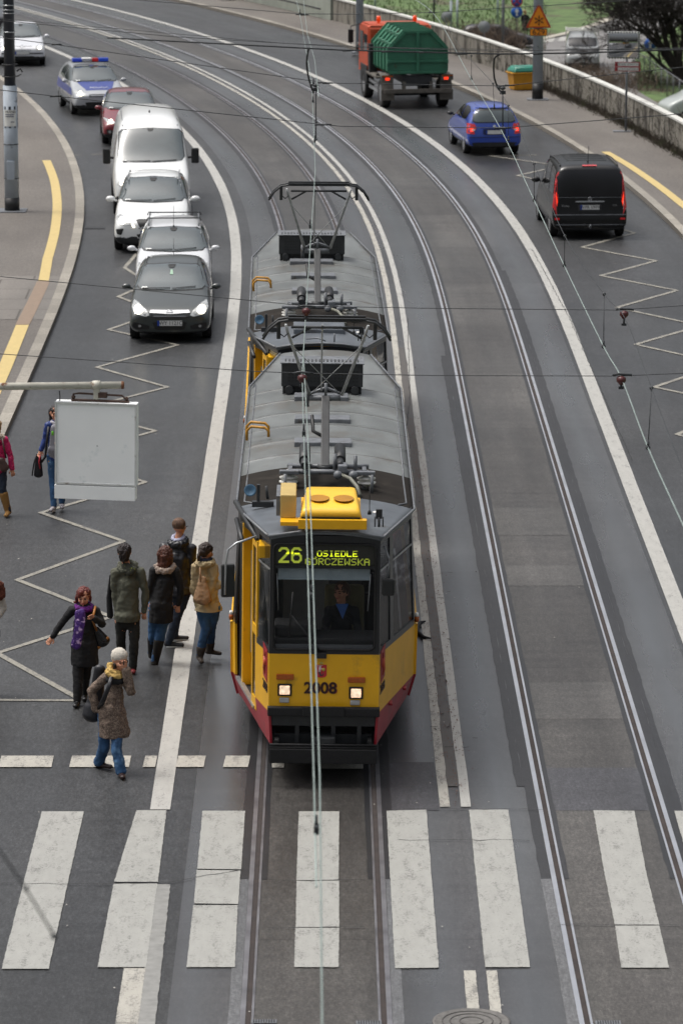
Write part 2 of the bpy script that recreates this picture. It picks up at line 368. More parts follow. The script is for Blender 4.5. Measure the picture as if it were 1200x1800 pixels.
# paved slabs on the left pavement
def slab_mat():
    m = surf_mat('paving_slab', '625e59', '75706a', rough=(.6, .8), speck=.15); t = m.node_tree; N = t.nodes; L = t.links; b = N['Principled BSDF']
    br = N.new('ShaderNodeTexBrick'); br.offset = .5; br.inputs['Scale'].default_value = 1; br.inputs['Brick Width'].default_value = 1.5; br.inputs['Row Height'].default_value = 1.5; br.inputs['Mortar Size'].default_value = .025
    br.inputs['Color1'].default_value = (1, 1, 1, 1); br.inputs['Color2'].default_value = (.9, .9, .9, 1); br.inputs['Mortar'].default_value = (.45, .43, .4, 1)
    tc = N.new('ShaderNodeTexCoord'); L.new(tc.outputs['UV'], br.inputs[0]); src = b.inputs['Base Color'].links[0].from_socket
    q = N.new('ShaderNodeMix'); q.data_type = 'RGBA'; q.blend_type = 'MULTIPLY'; q.inputs[0].default_value = 1; L.new(src, q.inputs[6]); L.new(br.outputs[0], q.inputs[7]); L.new(q.outputs[2], b.inputs['Base Color'])
    return m
M_slab = slab_mat()
sa, _, _ = SO(G(34, 571)); sb, _, _ = SO(G(69, 494))
strip('paving_slabs', -16, -7.66, sa, sb, .121, M_slab)
def band(name, pix, wid, z, m, h=.12):
    pts = [SO(G(x, y, h)) for x, y in pix]; pts = sorted((p[0], p[1]) for p in pts); fine = []
    for (s0_, o0_), (s1_, o1_) in zip(pts, pts[1:]):
        for k in range(6): t = k / 6; fine.append((s0_ + (s1_ - s0_) * t, o0_ + (o1_ - o0_) * t))
    fine.append(pts[-1]); bm = bmesh.new(); prev = None
    for s_, o_ in fine:
        cur = (bm.verts.new(PT(s_, o_ - wid / 2, z)), bm.verts.new(PT(s_, o_ + wid / 2, z)))
        if prev: bm.faces.new((prev[0], prev[1], cur[1], cur[0]))
        prev = cur
    return struct(fin(name, bm, m))
band('tactile_strip', [(82, 282), (96, 318), (101, 359), (96, 411), (84, 455), (77, 494)], .24, .127, P_yel)
band('tactile_strip', [(77, 494.5), (40, 571)], .3, .127, P_brn)
band('tactile_strip', [(40, 571.5), (9, 647), (-60, 800)], .28, .127, P_yel)
band('tactile_strip', [(1063, 267), (1103, 290), (1150, 322), (1200, 361), (1260, 410)], .25, .127, P_yel)
def quad_mark(name, px, m, z=.014, rows=16, rag=.007):
    """painted marking from its four ground corners, edges slightly ragged"""
    a, b_, c, d = [G(*p) for p in px]; bm = bmesh.new(); prev = None
    for i in range(rows * 4 + 1):
        t = i / (rows * 4); l = a.lerp(d, t); r = b_.lerp(c, t)
        l.x += (random.random() - .5) * rag; r.x += (random.random() - .5) * rag; l.z = r.z = z
        cur = (bm.verts.new(l), bm.verts.new(r))
        if prev: bm.faces.new((prev[0], prev[1], cur[1], cur[0]))
        prev = cur
    return struct(fin(name, bm, m))
Z = 'zebra_stripe'
for q in (((74, 1428), (148, 1428), (86, 1705), (3, 1705)), ((240, 1426), (293, 1426), (278, 1552), (201, 1552)), ((200, 1555), (277, 1555), (257, 1702), (172, 1702)),
          ((356, 1427), (431, 1427), (424, 1530), (347, 1529)), ((346, 1531), (423, 1532), (419, 1591), (341, 1590)), ((340, 1593), (418, 1593), (413, 1702), (328, 1702)),
          ((525, 1428), (596, 1428), (595, 1549), (521, 1549)), ((521, 1550), (596, 1550), (596, 1632), (520, 1632)), ((519, 1633), (596, 1633), (595, 1702), (517, 1702)),
          ((679, 1427), (749, 1425), (771, 1703), (694, 1704)), ((824, 1425), (893, 1425), (931, 1702), (852, 1702)), ((1042, 1426), (1114, 1427), (1136, 1540), (1062, 1540)), ((1062, 1540), (1136, 1540), (1158, 1628), (1080, 1628)), ((1080, 1629), (1158, 1629), (1175, 1703), (1091, 1703)),
          ((1184, 1427), (1254, 1427), (1340, 1703), (1262, 1703)), ((-75, 1428), (1, 1428), (-70, 1705), (-160, 1705))):
    quad_mark(Z, q, P_zeb)
quad_mark('lane_line', ((218, 1704), (256, 1704), (243, 1800), (203, 1800)), P_worn); quad_mark('lane_line', ((203, 1801), (243, 1801), (220, 1980), (172, 1980)), P_worn)
quad_mark('concrete_edge', ((276, 1556), (300, 1556), (262, 1900), (226, 1900)), mat('light_concrete', '7c7c79', rough=.7, var=.15, scale=9), z=.012, rag=.012)
for a, b_ in ((814, 835), (854, 873)): quad_mark('centre_line', ((a, 1708), (b_, 1708), (b_ + 20, 1900), (a + 18, 1900)), P_worn)
for a, b_ in ((-60, -40), (0, 93), (124, 229), (253, 275), (311, 360), (394, 438)): quad_mark('give_way_dash', ((a + 3, 1330), (b_ + 2, 1330), (b_ - 2, 1350), (a - 2, 1350)), P_worn)
quad_mark('give_way_dash', ((478, 1341), (500, 1341), (499, 1351), (478, 1351)), P_worn); quad_mark('give_way_dash', ((560, 1342), (638, 1342), (638, 1353), (560, 1353)), P_worn)
def zig(pts, wid, tag_='zigzag_line'):
    P = [G(*p) for p in pts]; bm = bmesh.new()
    for k, (a, b_) in enumerate(zip(P, P[1:])):
        d = (b_ - a).normalized(); n = Vector((-d.y, d.x, 0)) * wid / 2; e = d * wid * .12; z = .009 + .002 * (k % 2)
        a2, b2 = a - e, b_ + e
        bm.faces.new([bm.verts.new((v.x, v.y, z)) for v in (a2 - n, b2 - n, b2 + n, a2 + n)])
    struct(fin(tag_, bm, P_zig))
zig([(260, 425), (219, 471), (262, 498), (208, 522), (280, 549), (191, 580), (312, 607), (170, 646), (294, 681), (132, 722), (273, 758), (103, 805), (256, 848), (72, 902), (217, 952), (31, 1020), (196, 1085), (-5, 1149), (137, 1228)], .1)
zig([(-40, 1231), (140, 1232)], .1); zig([(122, 273), (142, 273)], .1); zig([(162, 272), (201, 271)], .1)
zig([(942, 273), (859, 274), (985, 292), (908, 309), (1060, 340), (960, 365), (1114, 410), (1022, 435), (1152, 459), (1055, 485), (1189, 511), (1083, 541), (1230, 573), (1116, 606), (1270, 640), (1149, 681), (1310, 715), (1189, 764), (1350, 810)], .11)
def patch_px(y0, y1, o0, o1, m, z=.003):
    s0_ = SO(G(900, y1))[0]; s1_ = SO(G(900, y0))[0]; strip('road_patch', o0, o1, s0_, s1_, z, m, step=1, jag=.02)
patch_px(893, 941, tr - .6, tr + .6, M_p1); patch_px(1200, 1264, tr - .6, tr + .6, M_p1); patch_px(995, 1030, tr - .6, tr + .6, M_p1); patch_px(1350, 1425, tr - .6, tr + .6, M_p2)
patch_px(1430, 1560, tr + 1.0, 3.4, M_p2, .0034); patch_px(700, 770, -.78, -.3, M_p2, .0034); patch_px(1340, 1425, -.78, -.2, M_p2, .0034)

def crack(pts, w_=.012):
    P = [G(*p) for p in pts]; Q = []
    for a, b_ in zip(P, P[1:]):
        k = max(2, int((b_ - a).length / .12)); Q += [a.lerp(b_, i / k) + Vector((random.gauss(0, .008), random.gauss(0, .012), 0)) for i in range(k)]
    Q.append(P[-1]); bm = bmesh.new(); prev = None
    for k, p in enumerate(Q):
        d = (Q[min(k + 1, len(Q) - 1)] - Q[max(k - 1, 0)]).normalized(); h_ = w_ * random.uniform(.5, 1.4) * .5; n = Vector((-d.y, d.x, 0)) * h_; cur = [bm.verts.new((v.x, v.y, .0185)) for v in (p - n, p + n)]
        if prev: bm.faces.new((prev[0], prev[1], cur[1], cur[0]))
        prev = cur
    struct(fin('road_joint', bm, mat('joint_dark', '303031', rough=.8)))
for c_ in ([(-20, 1556), (200, 1556), (300, 1553), (430, 1530)], [(470, 1550), (640, 1549)], [(470, 1633), (640, 1632)], [(690, 1424), (960, 1425)], [(700, 1479), (900, 1478), (930, 1480)], [(980, 1627), (1200, 1629)], [(700, 893), (720, 700), (716, 560)], [(1110, 811), (1000, 560), (935, 440)],
           [(20, 640), (60, 560), (75, 470), (105, 420)]): crack(c_)
# rust coloured dust between the centre lines
def dust():
    m = mat('rust_dust', '6b5148', rough=.9, var=.3, scale=4); bm = bmesh.new()
    for i in range(1500):
        s_ = sT + random.random() ** .8 * 26; o_ = random.gauss(.02, .09); p = PT(s_, o_ * 1.1, .018); r = random.uniform(.003, .012)
        a0 = random.random() * 6; bm.faces.new([bm.verts.new(p + Vector((cos(a0 + a) * r, sin(a0 + a) * r * 2.2, 0))) for a in (0, 1.6, 3.1, 4.7)])
    o = fin('rust_dust', bm, m); o['kind'] = 'stuff'
strip('dust_stain', -.068, .068, sT + 1, sT + 34, .0105, paint_mat('dust_stain', '4b4743', '434140', .5, .4), step=.5, jag=.03)
dust()
def litter():
    bm = bmesh.new()
    for i in range(420):
        p = PT(random.uniform(55, 150), random.choice((random.uniform(-7, 7), random.uniform(-1, .5))), .02); r = random.uniform(.006, .018)
        a0 = random.random() * 6; bm.faces.new([bm.verts.new(p + Vector((cos(a0 + a) * r, sin(a0 + a) * r * 1.6, 0))) for a in (0, 2, 4)])
    o = fin('grit', bm, mat('pale_grit', 'a5a29b', rough=.8)); o['kind'] = 'stuff'
    bm = bmesh.new()
    for i in range(60):
        p = PT(sT + random.random() * 45, random.gauss(.0, .25), .022); a0 = random.random() * 6; L_ = random.uniform(.02, .06); d = Vector((cos(a0), sin(a0), 0)); n = Vector((-d.y, d.x, 0)) * .008
        bm.faces.new([bm.verts.new(v) for v in (p - d * L_ - n, p + d * L_ - n, p + d * L_ + n, p - d * L_ + n)])
    o = fin('dead_leaves', bm, mat('dead_leaf', '2d2523', rough=.9)); o['kind'] = 'stuff'
litter()
# ---------------------------------------------------------------- tram
TY = 46.1; TX = -.235
M_ty = mat('tram_yellow', 'd8a20a', rough=.42, var=.06, scale=3, coat=0, dirt='b58a20', dscale=1.6, dthr=.58)
M_tr = mat('tram_red', '8f1a28', rough=.45, var=.1, scale=3, coat=0, dirt='6a3030', dscale=2.2, dthr=.55)
M_tb = mat('tram_black', '1b1d20', rough=.32, var=.2, scale=4)
M_rub = mat('rubber', '101011', rough=.75, var=.3, scale=20)
M_rooL = mat('roof_grey', '646766', rough=.36, var=.3, scale=2.2, dirt='5b5a56', dscale=1.3, dthr=.52, stretch=(1, .5, 1))
M_rooF = mat('roof_front_grey', '5b6066', rough=.32, var=.2, scale=3, dirt='494a4a', dscale=2, dthr=.6)
M_rooD = mat('roof_dark', '282522', rough=.9, var=.2, scale=5, spec=.1, dirt='332f2b', dscale=1.5, dthr=.58)
M_dk = mat('dark_metal', '26282a', rough=.5, var=.3, scale=8)
M_gm = mat('grey_metal', '63666a', rough=.45, var=.25, scale=9, dirt='45403c', dscale=6, dthr=.58)
M_blk = mat('black_plastic', '141516', rough=.5, var=.2, scale=10)
M_alu = mat('aluminium', 'a9acae', rough=.3, metal=.7, var=.12, scale=8)
M_int = mat('tram_interior', 'b4b6b7', rough=.8, var=.2, scale=3)
M_intd = mat('dark_interior', '17181a', rough=.8, var=.2, scale=3)
G_cab = glass('cab_glass', (.02, .024, .026), .03, .1)
G_side = glass('side_glass', (.02, .024, .026), .04, .38)
M_wht = mat('white_ceramic', 'dedcd6', rough=.3, var=.1, scale=20)
M_lamp = mat('lamp_lit', 'ffe3c4', rough=.3, var=.35, scale=25, emit=.5)
M_led = mat('led_yellow', (.42, .50, .05), rough=.4, var=.02, emit=.32)
M_ledb = mat('led_bright', (.80, .92, .02), rough=.4, var=.02, emit=.9)
M_amb = mat('amber_lens', '9a4c10', rough=.25, var=.15, scale=30)
def FX(px): return (px - 567) / 141.5
def FZ(py): return AT(567, py, TY).z
TL = 13.4; SH = 2.95; RS = 11.9
def hw(y, a, b):
    if y < SH: return a + (b - a) * y / SH
    if y > RS: return b + (a - b) * (y - RS) / (TL - RS)
    return b
def frac(y): return min(1, y / SH) if y < 6 else min(1, (TL - y) / (TL - RS))
LV = {'bot': lambda y: (hw(y, .66, 1.11), .52 - .13 * frac(y)), 'red': lambda y: (hw(y, .682, 1.19), .93 - .25 * frac(y)),
      'belt': lambda y: (hw(y, .68, 1.2), FZ(1150) - .31 * frac(y)), 'top': lambda y: (hw(y, .665, 1.13), 3.17 - .27 * frac(y))}
def NP(side, y, lv):
    a, z = LV[lv](y); return Vector((side * a, y, z))
def roof_z(x, y=5.):
    c = 3.235 - .185 * frac(y); e = LV['top'](y)[1]; return c - (c - e) * min(1.1, abs(x) / hw(y, .665, 1.13)) ** 2.2
def make_tram(label, loc):
    t = thing('tram', label, 'tram', loc, 0, 'coupled yellow and red tram cars')
    t.rotation_euler = (0, rad(.75), rad(.25))
    # lower body
    bm = bmesh.new()
    def q(a, b, c, d, mi): f = bm.faces.new([bm.verts.new(v) for v in (a, b, c, d)]); f.material_index = mi
    def wall(side, y0, y1):
        for l0, l1, mi in (('bot', 'red', 1), ('red', 'belt', 0)):
            q(NP(side, y0, l0), NP(side, y1, l0), NP(side, y1, l1), NP(side, y0, l1), mi)
    dA, dB = SH * .46, SH * .93                                   # front door opening on the left taper
    for side in (-1, 1):
        if side == 1: wall(1, 0, SH)
        else:
            wall(-1, 0, SH * .36); wall(-1, dB, SH)
            for a_, b_ in ((SH * .36, dB),):
                def pt(y, z):
                    p0, p1 = NP(-1, y, 'bot'), NP(-1, y, 'red'); k = (z - p0.z) / (p1.z - p0.z); return p0.lerp(p1, k)
                q(pt(a_, .48), pt(b_, .42), pt(b_, .62), pt(a_, .66), 1)
        for a_, b_ in ((SH, RS), (RS, TL)): wall(side, a_, b_)
    # front and rear lower faces
    for y in (0, TL):
        q(NP(-1, y, 'red'), NP(1, y, 'red'), NP(1, y, 'belt'), NP(-1, y, 'belt'), 0)
    body = fin('body', bm, [M_ty, M_tr], t)
    sol = body.modifiers.new('s', 'SOLIDIFY'); sol.thickness = .03; sol.offset = -1; evaluated(body)
    # window band
    def patch(b_, side, y0, y1, v0, v1, thick=.03, out=.0, mi=0):
        def P_(y, v): return NP(side, y, 'belt').lerp(NP(side, y, 'top'), v) + Vector((side * out, 0, 0))
        a, b2, c, d = P_(y0, v0), P_(y1, v0), P_(y1, v1), P_(y0, v1)
        n = (b2 - a).cross(d - a).normalized(); n = n if n.x * side < 0 else -n
        poly(b_, [a, b2, c, d], n * thick, mi)
    bm = bmesh.new()
    segs = {1: [(0.0, .30 * SH), (.36 * SH, .96 * SH)], -1: [(0.02, .34 * SH)]}
    for side in (-1, 1):
        ws = list(segs[side]); y = SH + .15
        while y < RS - .3: ws.append((y, min(y + 1.32, RS - .05))); y += 1.44
        ws.append((RS + .12, TL - .12))
        last = 0
        for (a, b_) in ws:
            a2, b2 = a + .05, b_ - .02
            patch(bm, side, last, a2, 0, 1) if a2 > last + .001 and not (side == -1 and last > .3 * SH and last < SH) else None
            patch(bm, side, a2, b2, 0, .05); patch(bm, side, a2, b2, .93, 1)
            gl = bmesh.new(); patch(gl, side, a2, b2, .05, .93, .008, -.012); gw = fin('side_window', gl, G_side, t); fr = bmesh.new()
            patch(fr, side, a2, b2, .70, .715, .012, .004); fin('window_bar', fr, M_alu, gw)
            last = b2
        patch(bm, side, last, TL, 0, 1)
        if side == -1:
            patch(bm, side, SH * .93, SH + .16, 0, 1); patch(bm, side, SH * .34, SH * .93, .88, 1)
        fin('window_frame', bm, M_tb, t); bm = bmesh.new()
    pass
    # front door: fixed leaf, open doorway with the folded yellow leaves inside, step, opening bars
    d = bpy.data.objects.new('front_door', None); col.objects.link(d); d.parent = t
    def LP(y, z, inn=0.):
        w_ = hw(y, .675, 1.17); n = Vector((SH, (1.2 - .68), 0)).normalized(); return Vector((-w_, y, z)) + n * inn
    bm = bmesh.new()
    def leafstrip(y0, y1, z0, z1, inn=0., th=.03, mi=0, b_=None):
        n = Vector((SH, .52, 0)).normalized()
        poly(b_ or bm, [LP(y0, z0, inn), LP(y1, z0, inn), LP(y1, z1, inn), LP(y0, z1, inn)], n * th, mi)
    yL0, yL1 = SH * .36, SH * .50
    leafstrip(yL0, yL0 + .07, .66, 2.85); leafstrip(yL1 - .07, yL1, .60, 2.85); leafstrip(yL0 + .07, yL1 - .07, .66, .8); leafstrip(yL0 + .07, yL1 - .07, 1.62, 1.74); leafstrip(yL0 + .07, yL1 - .07, 2.75, 2.85)
    leafstrip(SH * .56, SH * .80, .68, 2.78, .16, .03); leafstrip(SH * .80, SH * .83, .66, 2.8, .02, .28)
    fin('door_leaf', bm, M_ty, d)
    bm = bmesh.new(); leafstrip(yL0 + .07, yL1 - .07, .8, 1.62, .012, .006); leafstrip(yL0 + .07, yL1 - .07, 1.74, 2.75, .012, .006); leafstrip(SH * .60, SH * .68, 1.75, 2.65, .15, .006)
    fin('door_glass', bm, G_side, d)
    bm = bmesh.new(); leafstrip(SH * .5, SH * .56, .6, 2.85, .1, .3); leafstrip(SH * .83, SH * .93, .6, 2.85, .03, .05); fin('door_edge', bm, M_blk, d)
    bm = bmesh.new(); leafstrip(SH * .40, SH * .92, .655, .69, -.02, .06); fin('step_edge', bm, M_alu, d)
    bm = bmesh.new(); leafstrip(SH * .36, SH * .93, .60, .65, .02, .8); fin('door_step', bm, M_intd, d)
    bm = bmesh.new(); cyl(bm, LP(SH * .95, 3.0, -.02), LP(SH * .38, 2.86, .02), .035); cyl(bm, LP(SH * .9, 2.8, -.03), LP(SH * .62, 2.7, -.08), .03); fin('door_arm', bm, M_dk, d)
    bm = bmesh.new(); box(bm, -.83, -.66, .62, .98, 2.74, 2.90, .01); fin('door_motor_box', bm, M_ty, d)
    # front window zone
    zb, zt = FZ(1150), 3.17; wsx0, wsx1, wz0, wz1 = FX(478), FX(654), FZ(1142), FZ(999); dz0, dz1 = FZ(997), FZ(958)
    bm = bmesh.new()
    box(bm, -.675, wsx0, 0, .05, zb, zt); box(bm, wsx1, .675, 0, .05, zb, zt); box(bm, wsx0, wsx1, 0, .05, zb, wz0); box(bm, wsx0, wsx1, 0, .05, dz1, zt); box(bm, wsx0, wsx1, 0, .05, wz1 - .005, dz0 + .012)
    fin('front_frame', bm, M_tb, t)
    bm = bmesh.new()                                              # rounded rubber surround
    def rr(x0, x1, z0, z1, r):
        pts = []
        for cx, cz, a0 in ((x1 - r, z1 - r, 0), (x0 + r, z1 - r, 90), (x0 + r, z0 + r, 180), (x1 - r, z0 + r, 270)):
            for k in range(5): a = rad(a0 + 22.5 * k); pts.append((cx + r * cos(a), -.005, cz + r * sin(a)))
        return pts
    tube(bm, rr(wsx0 - .005, wsx1 + .005, wz0, dz1 + .01, .07), .018, 6, closed=True); fin('windscreen_seal', bm, M_rub, t)
    bm = bmesh.new(); box(bm, wsx0, wsx1, .012, .02, wz0, wz1 - .005); ws = fin('windscreen', bm, G_cab, t)
    bm = bmesh.new(); box(bm, wsx0 + .02, wsx1 - .02, .02, .03, wz0 + .005, wz0 + .06); fin('windscreen_band', bm, mat('grey_band', '55585c', rough=.6), ws)
    # destination display
    bm = bmesh.new(); box(bm, wsx0, wsx1, .03, .05, dz0 + .01, dz1); disp = fin('destination_display', bm, mat('display_panel', '23241f', rough=.5, var=.1), t)
    FONT = {'O': '0e11111111110e', 'S': '0f10100e01011e', 'I': '0e04040404040e', 'E': '1f10101e10101f', 'D': '1e11111111111e', 'L': '1010101010101f', 'G': '0e11101713110f',
            'R': '1e11111e141211', 'C': '0e11101010110e', 'Z': '1f01020408101f', 'W': '11111115151b11', 'K': '11121418141211', 'A': '0e11111f111111'}
    def led(bm, s, x0, x1, z0, z1, hi=None):
        n = len(s); cw = (x1 - x0) / (n * 6 - 1); ch_ = (z1 - z0) / 7
        for k, c in enumerate(s):
            rows = FONT[c]
            for r in range(7):
                bits = int(rows[2 * r:2 * r + 2], 16)
                for b_ in range(5):
                    if bits >> (4 - b_) & 1:
                        x = x0 + (k * 6 + b_) * cw; z = z1 - (r + 1) * ch_
                        box(bm, x, x + cw * .93, .024, .03, z, z + ch_ * .9, mi=1 if hi and r in hi else 0)
    bm = bmesh.new(); led(bm, 'OSIEDLE', FX(552.5), FX(623), FZ(979), FZ(968.5), (3, 4, 5, 6)); gx0, gx1, gz0, gz1 = FX(532), FX(644), FZ(994), FZ(982)
    led(bm, 'GORCZEWSKA', gx0, gx1, gz0, gz1); cw = (gx1 - gx0) / 59; x = gx0 + 9 * cw; box(bm, x, x + cw * 1.6, .024, .03, gz1 + .005, gz1 + .018); fin('destination_text', bm, [M_led, M_ledb], disp)
    bm = bmesh.new()
    big = {'2': ['0011111100', '0111111110', '1110000111', '1100000011', '0000000011', '0000000111', '0000001110', '0000011100', '0000111000', '0001110000', '0011100000', '0111000000', '1111111111', '1111111111'],
           '6': ['0011111100', '0111111110', '1110000111', '1100000000', '1100000000', '1101111100', '1111111110', '1110000111', '1100000011', '1100000011', '1100000011', '1110000111', '0111111110', '0011111100']}
    for c, x0, x1 in (('2', FX(485.5), FX(504)), ('6', FX(507.5), FX(526))):
        z0, z1 = FZ(991), FZ(963.5); cw = (x1 - x0) / 10; ch_ = (z1 - z0) / 14
        for r, row in enumerate(big[c]):
            for k, b_ in enumerate(row):
                if b_ == '1': x = x0 + k * cw; z = z1 - (r + 1) * ch_; box(bm, x, x + cw * .98, .024, .03, z, z + ch_ * .96, mi=1 if r in (4, 5) else 0)
    fin('route_number', bm, [M_led, M_ledb], disp)
    # cab interior
    bm = bmesh.new(); z0, z1 = FZ(1021), FZ(1001); box(bm, FX(485), FX(645), .07, .08, z0, z1); cyl(bm, (FX(483), .075, z0), (FX(646), .075, z0), .008); fin('sun_blind', bm, mat('blind', '8f9ea6', rough=.6), t)
    bm = bmesh.new(); box(bm, -.62, .62, .08, .55, 1.2, 1.86, .03); box(bm, -.62, -.1, .1, .5, 1.86, 2.02, .04); fin('dashboard', bm, M_intd, t)
    bm = bmesh.new(); box(bm, -.62, .62, .3, TL - .3, .6, .66); box(bm, -1.05, 1.05, SH, RS, .66, .70); box(bm, -.75, .75, 2.2, 2.25, .66, 1.3); fin('floor', bm, M_intd, t)
    bm = bmesh.new(); box(bm, -.95, .05, 2.35, 2.39, 1.1, 2.45); box(bm, -.45, -.2, 2.33, 2.345, 2.2, 2.7); fin('partition', bm, M_int, t)
    bm = bmesh.new(); box(bm, .0, .5, 1.3, 1.42, 1.35, 2.25, .05); box(bm, .0, .5, .95, 1.42, 1.2, 1.35, .04); fin('driver_seat', bm, mat('seat_cloth', '6f6a4c', rough=.9), t)
    for k in range(7):
        for sx in (-.75, .75):
            bm = bmesh.new(); box(bm, sx - .22, sx + .22, 3.2 + k * 1.2, 3.3 + k * 1.2, .9, 1.7, .04); box(bm, sx - .22, sx + .22, 3.2 + k * 1.2, 3.65 + k * 1.2, 1.0, 1.1, .04); fin('seat', bm, M_intd, t)
    for xx in (FX(483), FX(646)):
        bm = bmesh.new(); cyl(bm, (xx, .05, FZ(1010)), (xx + (.02 if xx < 0 else -.03), .05, FZ(1075)), .006); fin('blind_rod', bm, M_alu, t)
    bm = bmesh.new(); a = Vector((FX(563), -.03, FZ(1148))); cyl(bm, a, (FX(507), -.04, FZ(1078)), .011); cyl(bm, (FX(505), -.045, FZ(1118)), (FX(511), -.045, FZ(1040)), .010); box(bm, FX(552), FX(571), -.06, 0, FZ(1156), FZ(1146), .008); fin('wiper', bm, M_blk, t)
    # bumper, underside, front board
    bm = bmesh.new(); z0, z1 = FZ(1258), FZ(1243); box(bm, -.695, .695, -.07, .06, z0, z1 + .01, .02); box(bm, -.26, .26, -.105, -.08, z0 + .01, z1 + .03, .012); fin('bumper', bm, M_rub, t)
    bm = bmesh.new(); box(bm, -.64, .64, .02, .35, .75, .93); box(bm, -.5, .5, .5, TL - .5, .22, .60); box(bm, -.62, -.5, .3, 3.2, .25, .6); box(bm, .5, .62, .3, 3.2, .25, .6); box(bm, -.15, .15, -.12, .5, .52, .64, .02); box(bm, -.6, .6, .12, .18, .5, .62)
    for k in (-.35, .1, .42): box(bm, k, k + .05, .02, .1, .45, .75)
    fin('underframe', bm, M_dk, t)
    for y in (2.7, 4.6, 8.8, 10.7):
        for sx in (-.75, .75):
            bm = bmesh.new(); M_ = Matrix.Translation((sx, y, .33)) @ Matrix.Rotation(pi / 2, 4, 'Y'); lathe(bm, [(.05, -.07), (.3, -.07), (.33, -.05), (.33, .05), (.3, .07), (.05, .07)], 20, M_); fin('wheel', bm, M_dk, t)
    bm = bmesh.new(); z0, z1 = AT(567, 1342, TY - .15).z, AT(567, 1310, TY - .15).z
    box(bm, -.665, .665, -.17, -.12, z0 + .0, z1 - .05, .01); cyl(bm, (-.665, -.14, z1 - .035), (.665, -.14, z1 - .035), .016); cyl(bm, (-.665, -.14, z1), (.665, -.14, z1), .014); box(bm, -.6, -.55, -.13, .3, .4, .6); box(bm, .55, .6, -.13, .3, .4, .6)
    fin('lifeguard_board', bm, M_rub, t)
    # lamps
    for cx, cy in ((498.5, 1213), (623.5, 1217)):
        x, z = FX(cx), FZ(cy) - .0; bm = bmesh.new(); box(bm, x - .088, x + .088, -.02, 0, z - .078, z + .078, .012); h = fin('headlight', bm, M_blk, t)
        bm = bmesh.new(); box(bm, x - .062, x + .062, -.03, -.018, z - .055, z + .055, .01); fin('lens', bm, M_lamp, h)
    for cx, cy in ((499, 1190), (624, 1194)):
        x, z = FX(cx), FZ(cy); bm = bmesh.new(); box(bm, x - .108, x + .108, -.03, 0, z - .036, z + .036, .01); fin('indicator', bm, M_amb, t)
    for cx, cy in ((498, 1231), (622, 1234)):
        x, z = FX(cx), FZ(cy); bm = bmesh.new(); M_ = Matrix.Translation((x, -.012, z)) @ Matrix.Rotation(pi / 2, 4, 'X'); box(bm, -.06, .06, -.032, .032, -.012, .012, .01, M_); fin('vent_cap', bm, M_alu, t)
    # fleet numbers and crest
    R90 = Matrix.Rotation(pi / 2, 4, 'X')
    zz = FZ(1210)
    text_mesh('fleet_number', '2008', .205, mat('number_red', 'a01c10', rough=.4), t, Matrix.Translation((FX(561) + .008, -.004, zz - .006)) @ R90, .002, sx=1.02)
    text_mesh('fleet_number', '2008', .2, bold=.006, m=mat('number_black', '2c0a08', rough=.4), parent=t, M=Matrix.Translation((FX(561), -.007, zz)) @ R90, depth=.002, sx=1.02)
    cx, z0, z1 = FX(562), FZ(1190), FZ(1168.5); bm = bmesh.new(); w2 = .068
    poly(bm, [(cx - w2, -.004, z1), (cx + w2, -.004, z1), (cx + w2, -.004, z0 + .02), (cx + w2 - .02, -.004, z0), (cx + .01, -.004, z0 - .008), (cx - .01, -.004, z0 - .008), (cx - w2 + .02, -.004, z0), (cx - w2, -.004, z0 + .02)], (0, .004, 0)); crest = fin('crest', bm, mat('crest_red', 'b3202a', rough=.4), t)
    bm = bmesh.new(); sph(bm, (cx - .012, -.006, z1 - .025), .014, (1, .3, 1.1)); tube(bm, [(cx - .015, -.006, z1 - .035), (cx - .022, -.006, z1 - .09)], [.014, .017], 8); tube(bm, [(cx - .01, -.006, z1 - .045), (cx + .03, -.006, z1 - .06)], .006, 6); tube(bm, [(cx - .022, -.006, z1 - .045), (cx - .04, -.006, z1 - .01), (cx + .02, -.006, z1 - .008)], .004, 6)
    for v in bm.verts: v.co.y = -.006 + (v.co.y + .006) * .15
    fin('crest_figure', bm, mat('crest_pale', 'c7aeb0', rough=.5), crest)
    bm = bmesh.new(); lathe(bm, [(.0, .004), (.022, .003), (.022, 0)], 16, Matrix.Translation((cx + .028, -.0055, z1 - .06)) @ R90); sph(bm, (cx, -.006, z1 + .022), .02, (1.3, .2, .8)); fin('crest_shield', bm, mat('crest_gold', 'b7a24a', rough=.5), crest)
    bm = bmesh.new(); tube(bm, [(cx - .022, -.007, z1 - .09), (cx - .006, -.007, z1 - .14), (cx + .022, -.007, z1 - .13), (cx + .028, -.007, z1 - .1)], [.014, .012, .008, .004], 6)
    for v in bm.verts: v.co.y = -.006 + (v.co.y + .007) * .15
    fin('crest_tail', bm, mat('crest_dark', '3a2a34', rough=.5), crest)
    for side in (-1, 1):                                        # red banner with number on the tapered sides
        y0, y1 = .10, .42; out = Vector((side * .004, -.002, 0))
        def SP(y, z):
            a, b_ = NP(side, y, 'red'), NP(side, y, 'belt'); return a.lerp(b_, (z - a.z) / (b_.z - a.z)) + out
        bm = bmesh.new(); poly(bm, [SP(y0, FZ(1205)), SP(y1, FZ(1200)), SP(y1, FZ(1143)), SP(y0, FZ(1148))], Vector((side * .003, 0, 0))); pn = fin('banner', bm, mat('banner_red', '8f1a22', rough=.5, var=.25, scale=14), t)
        bm = bmesh.new(); m_ = (y0 + y1) / 2
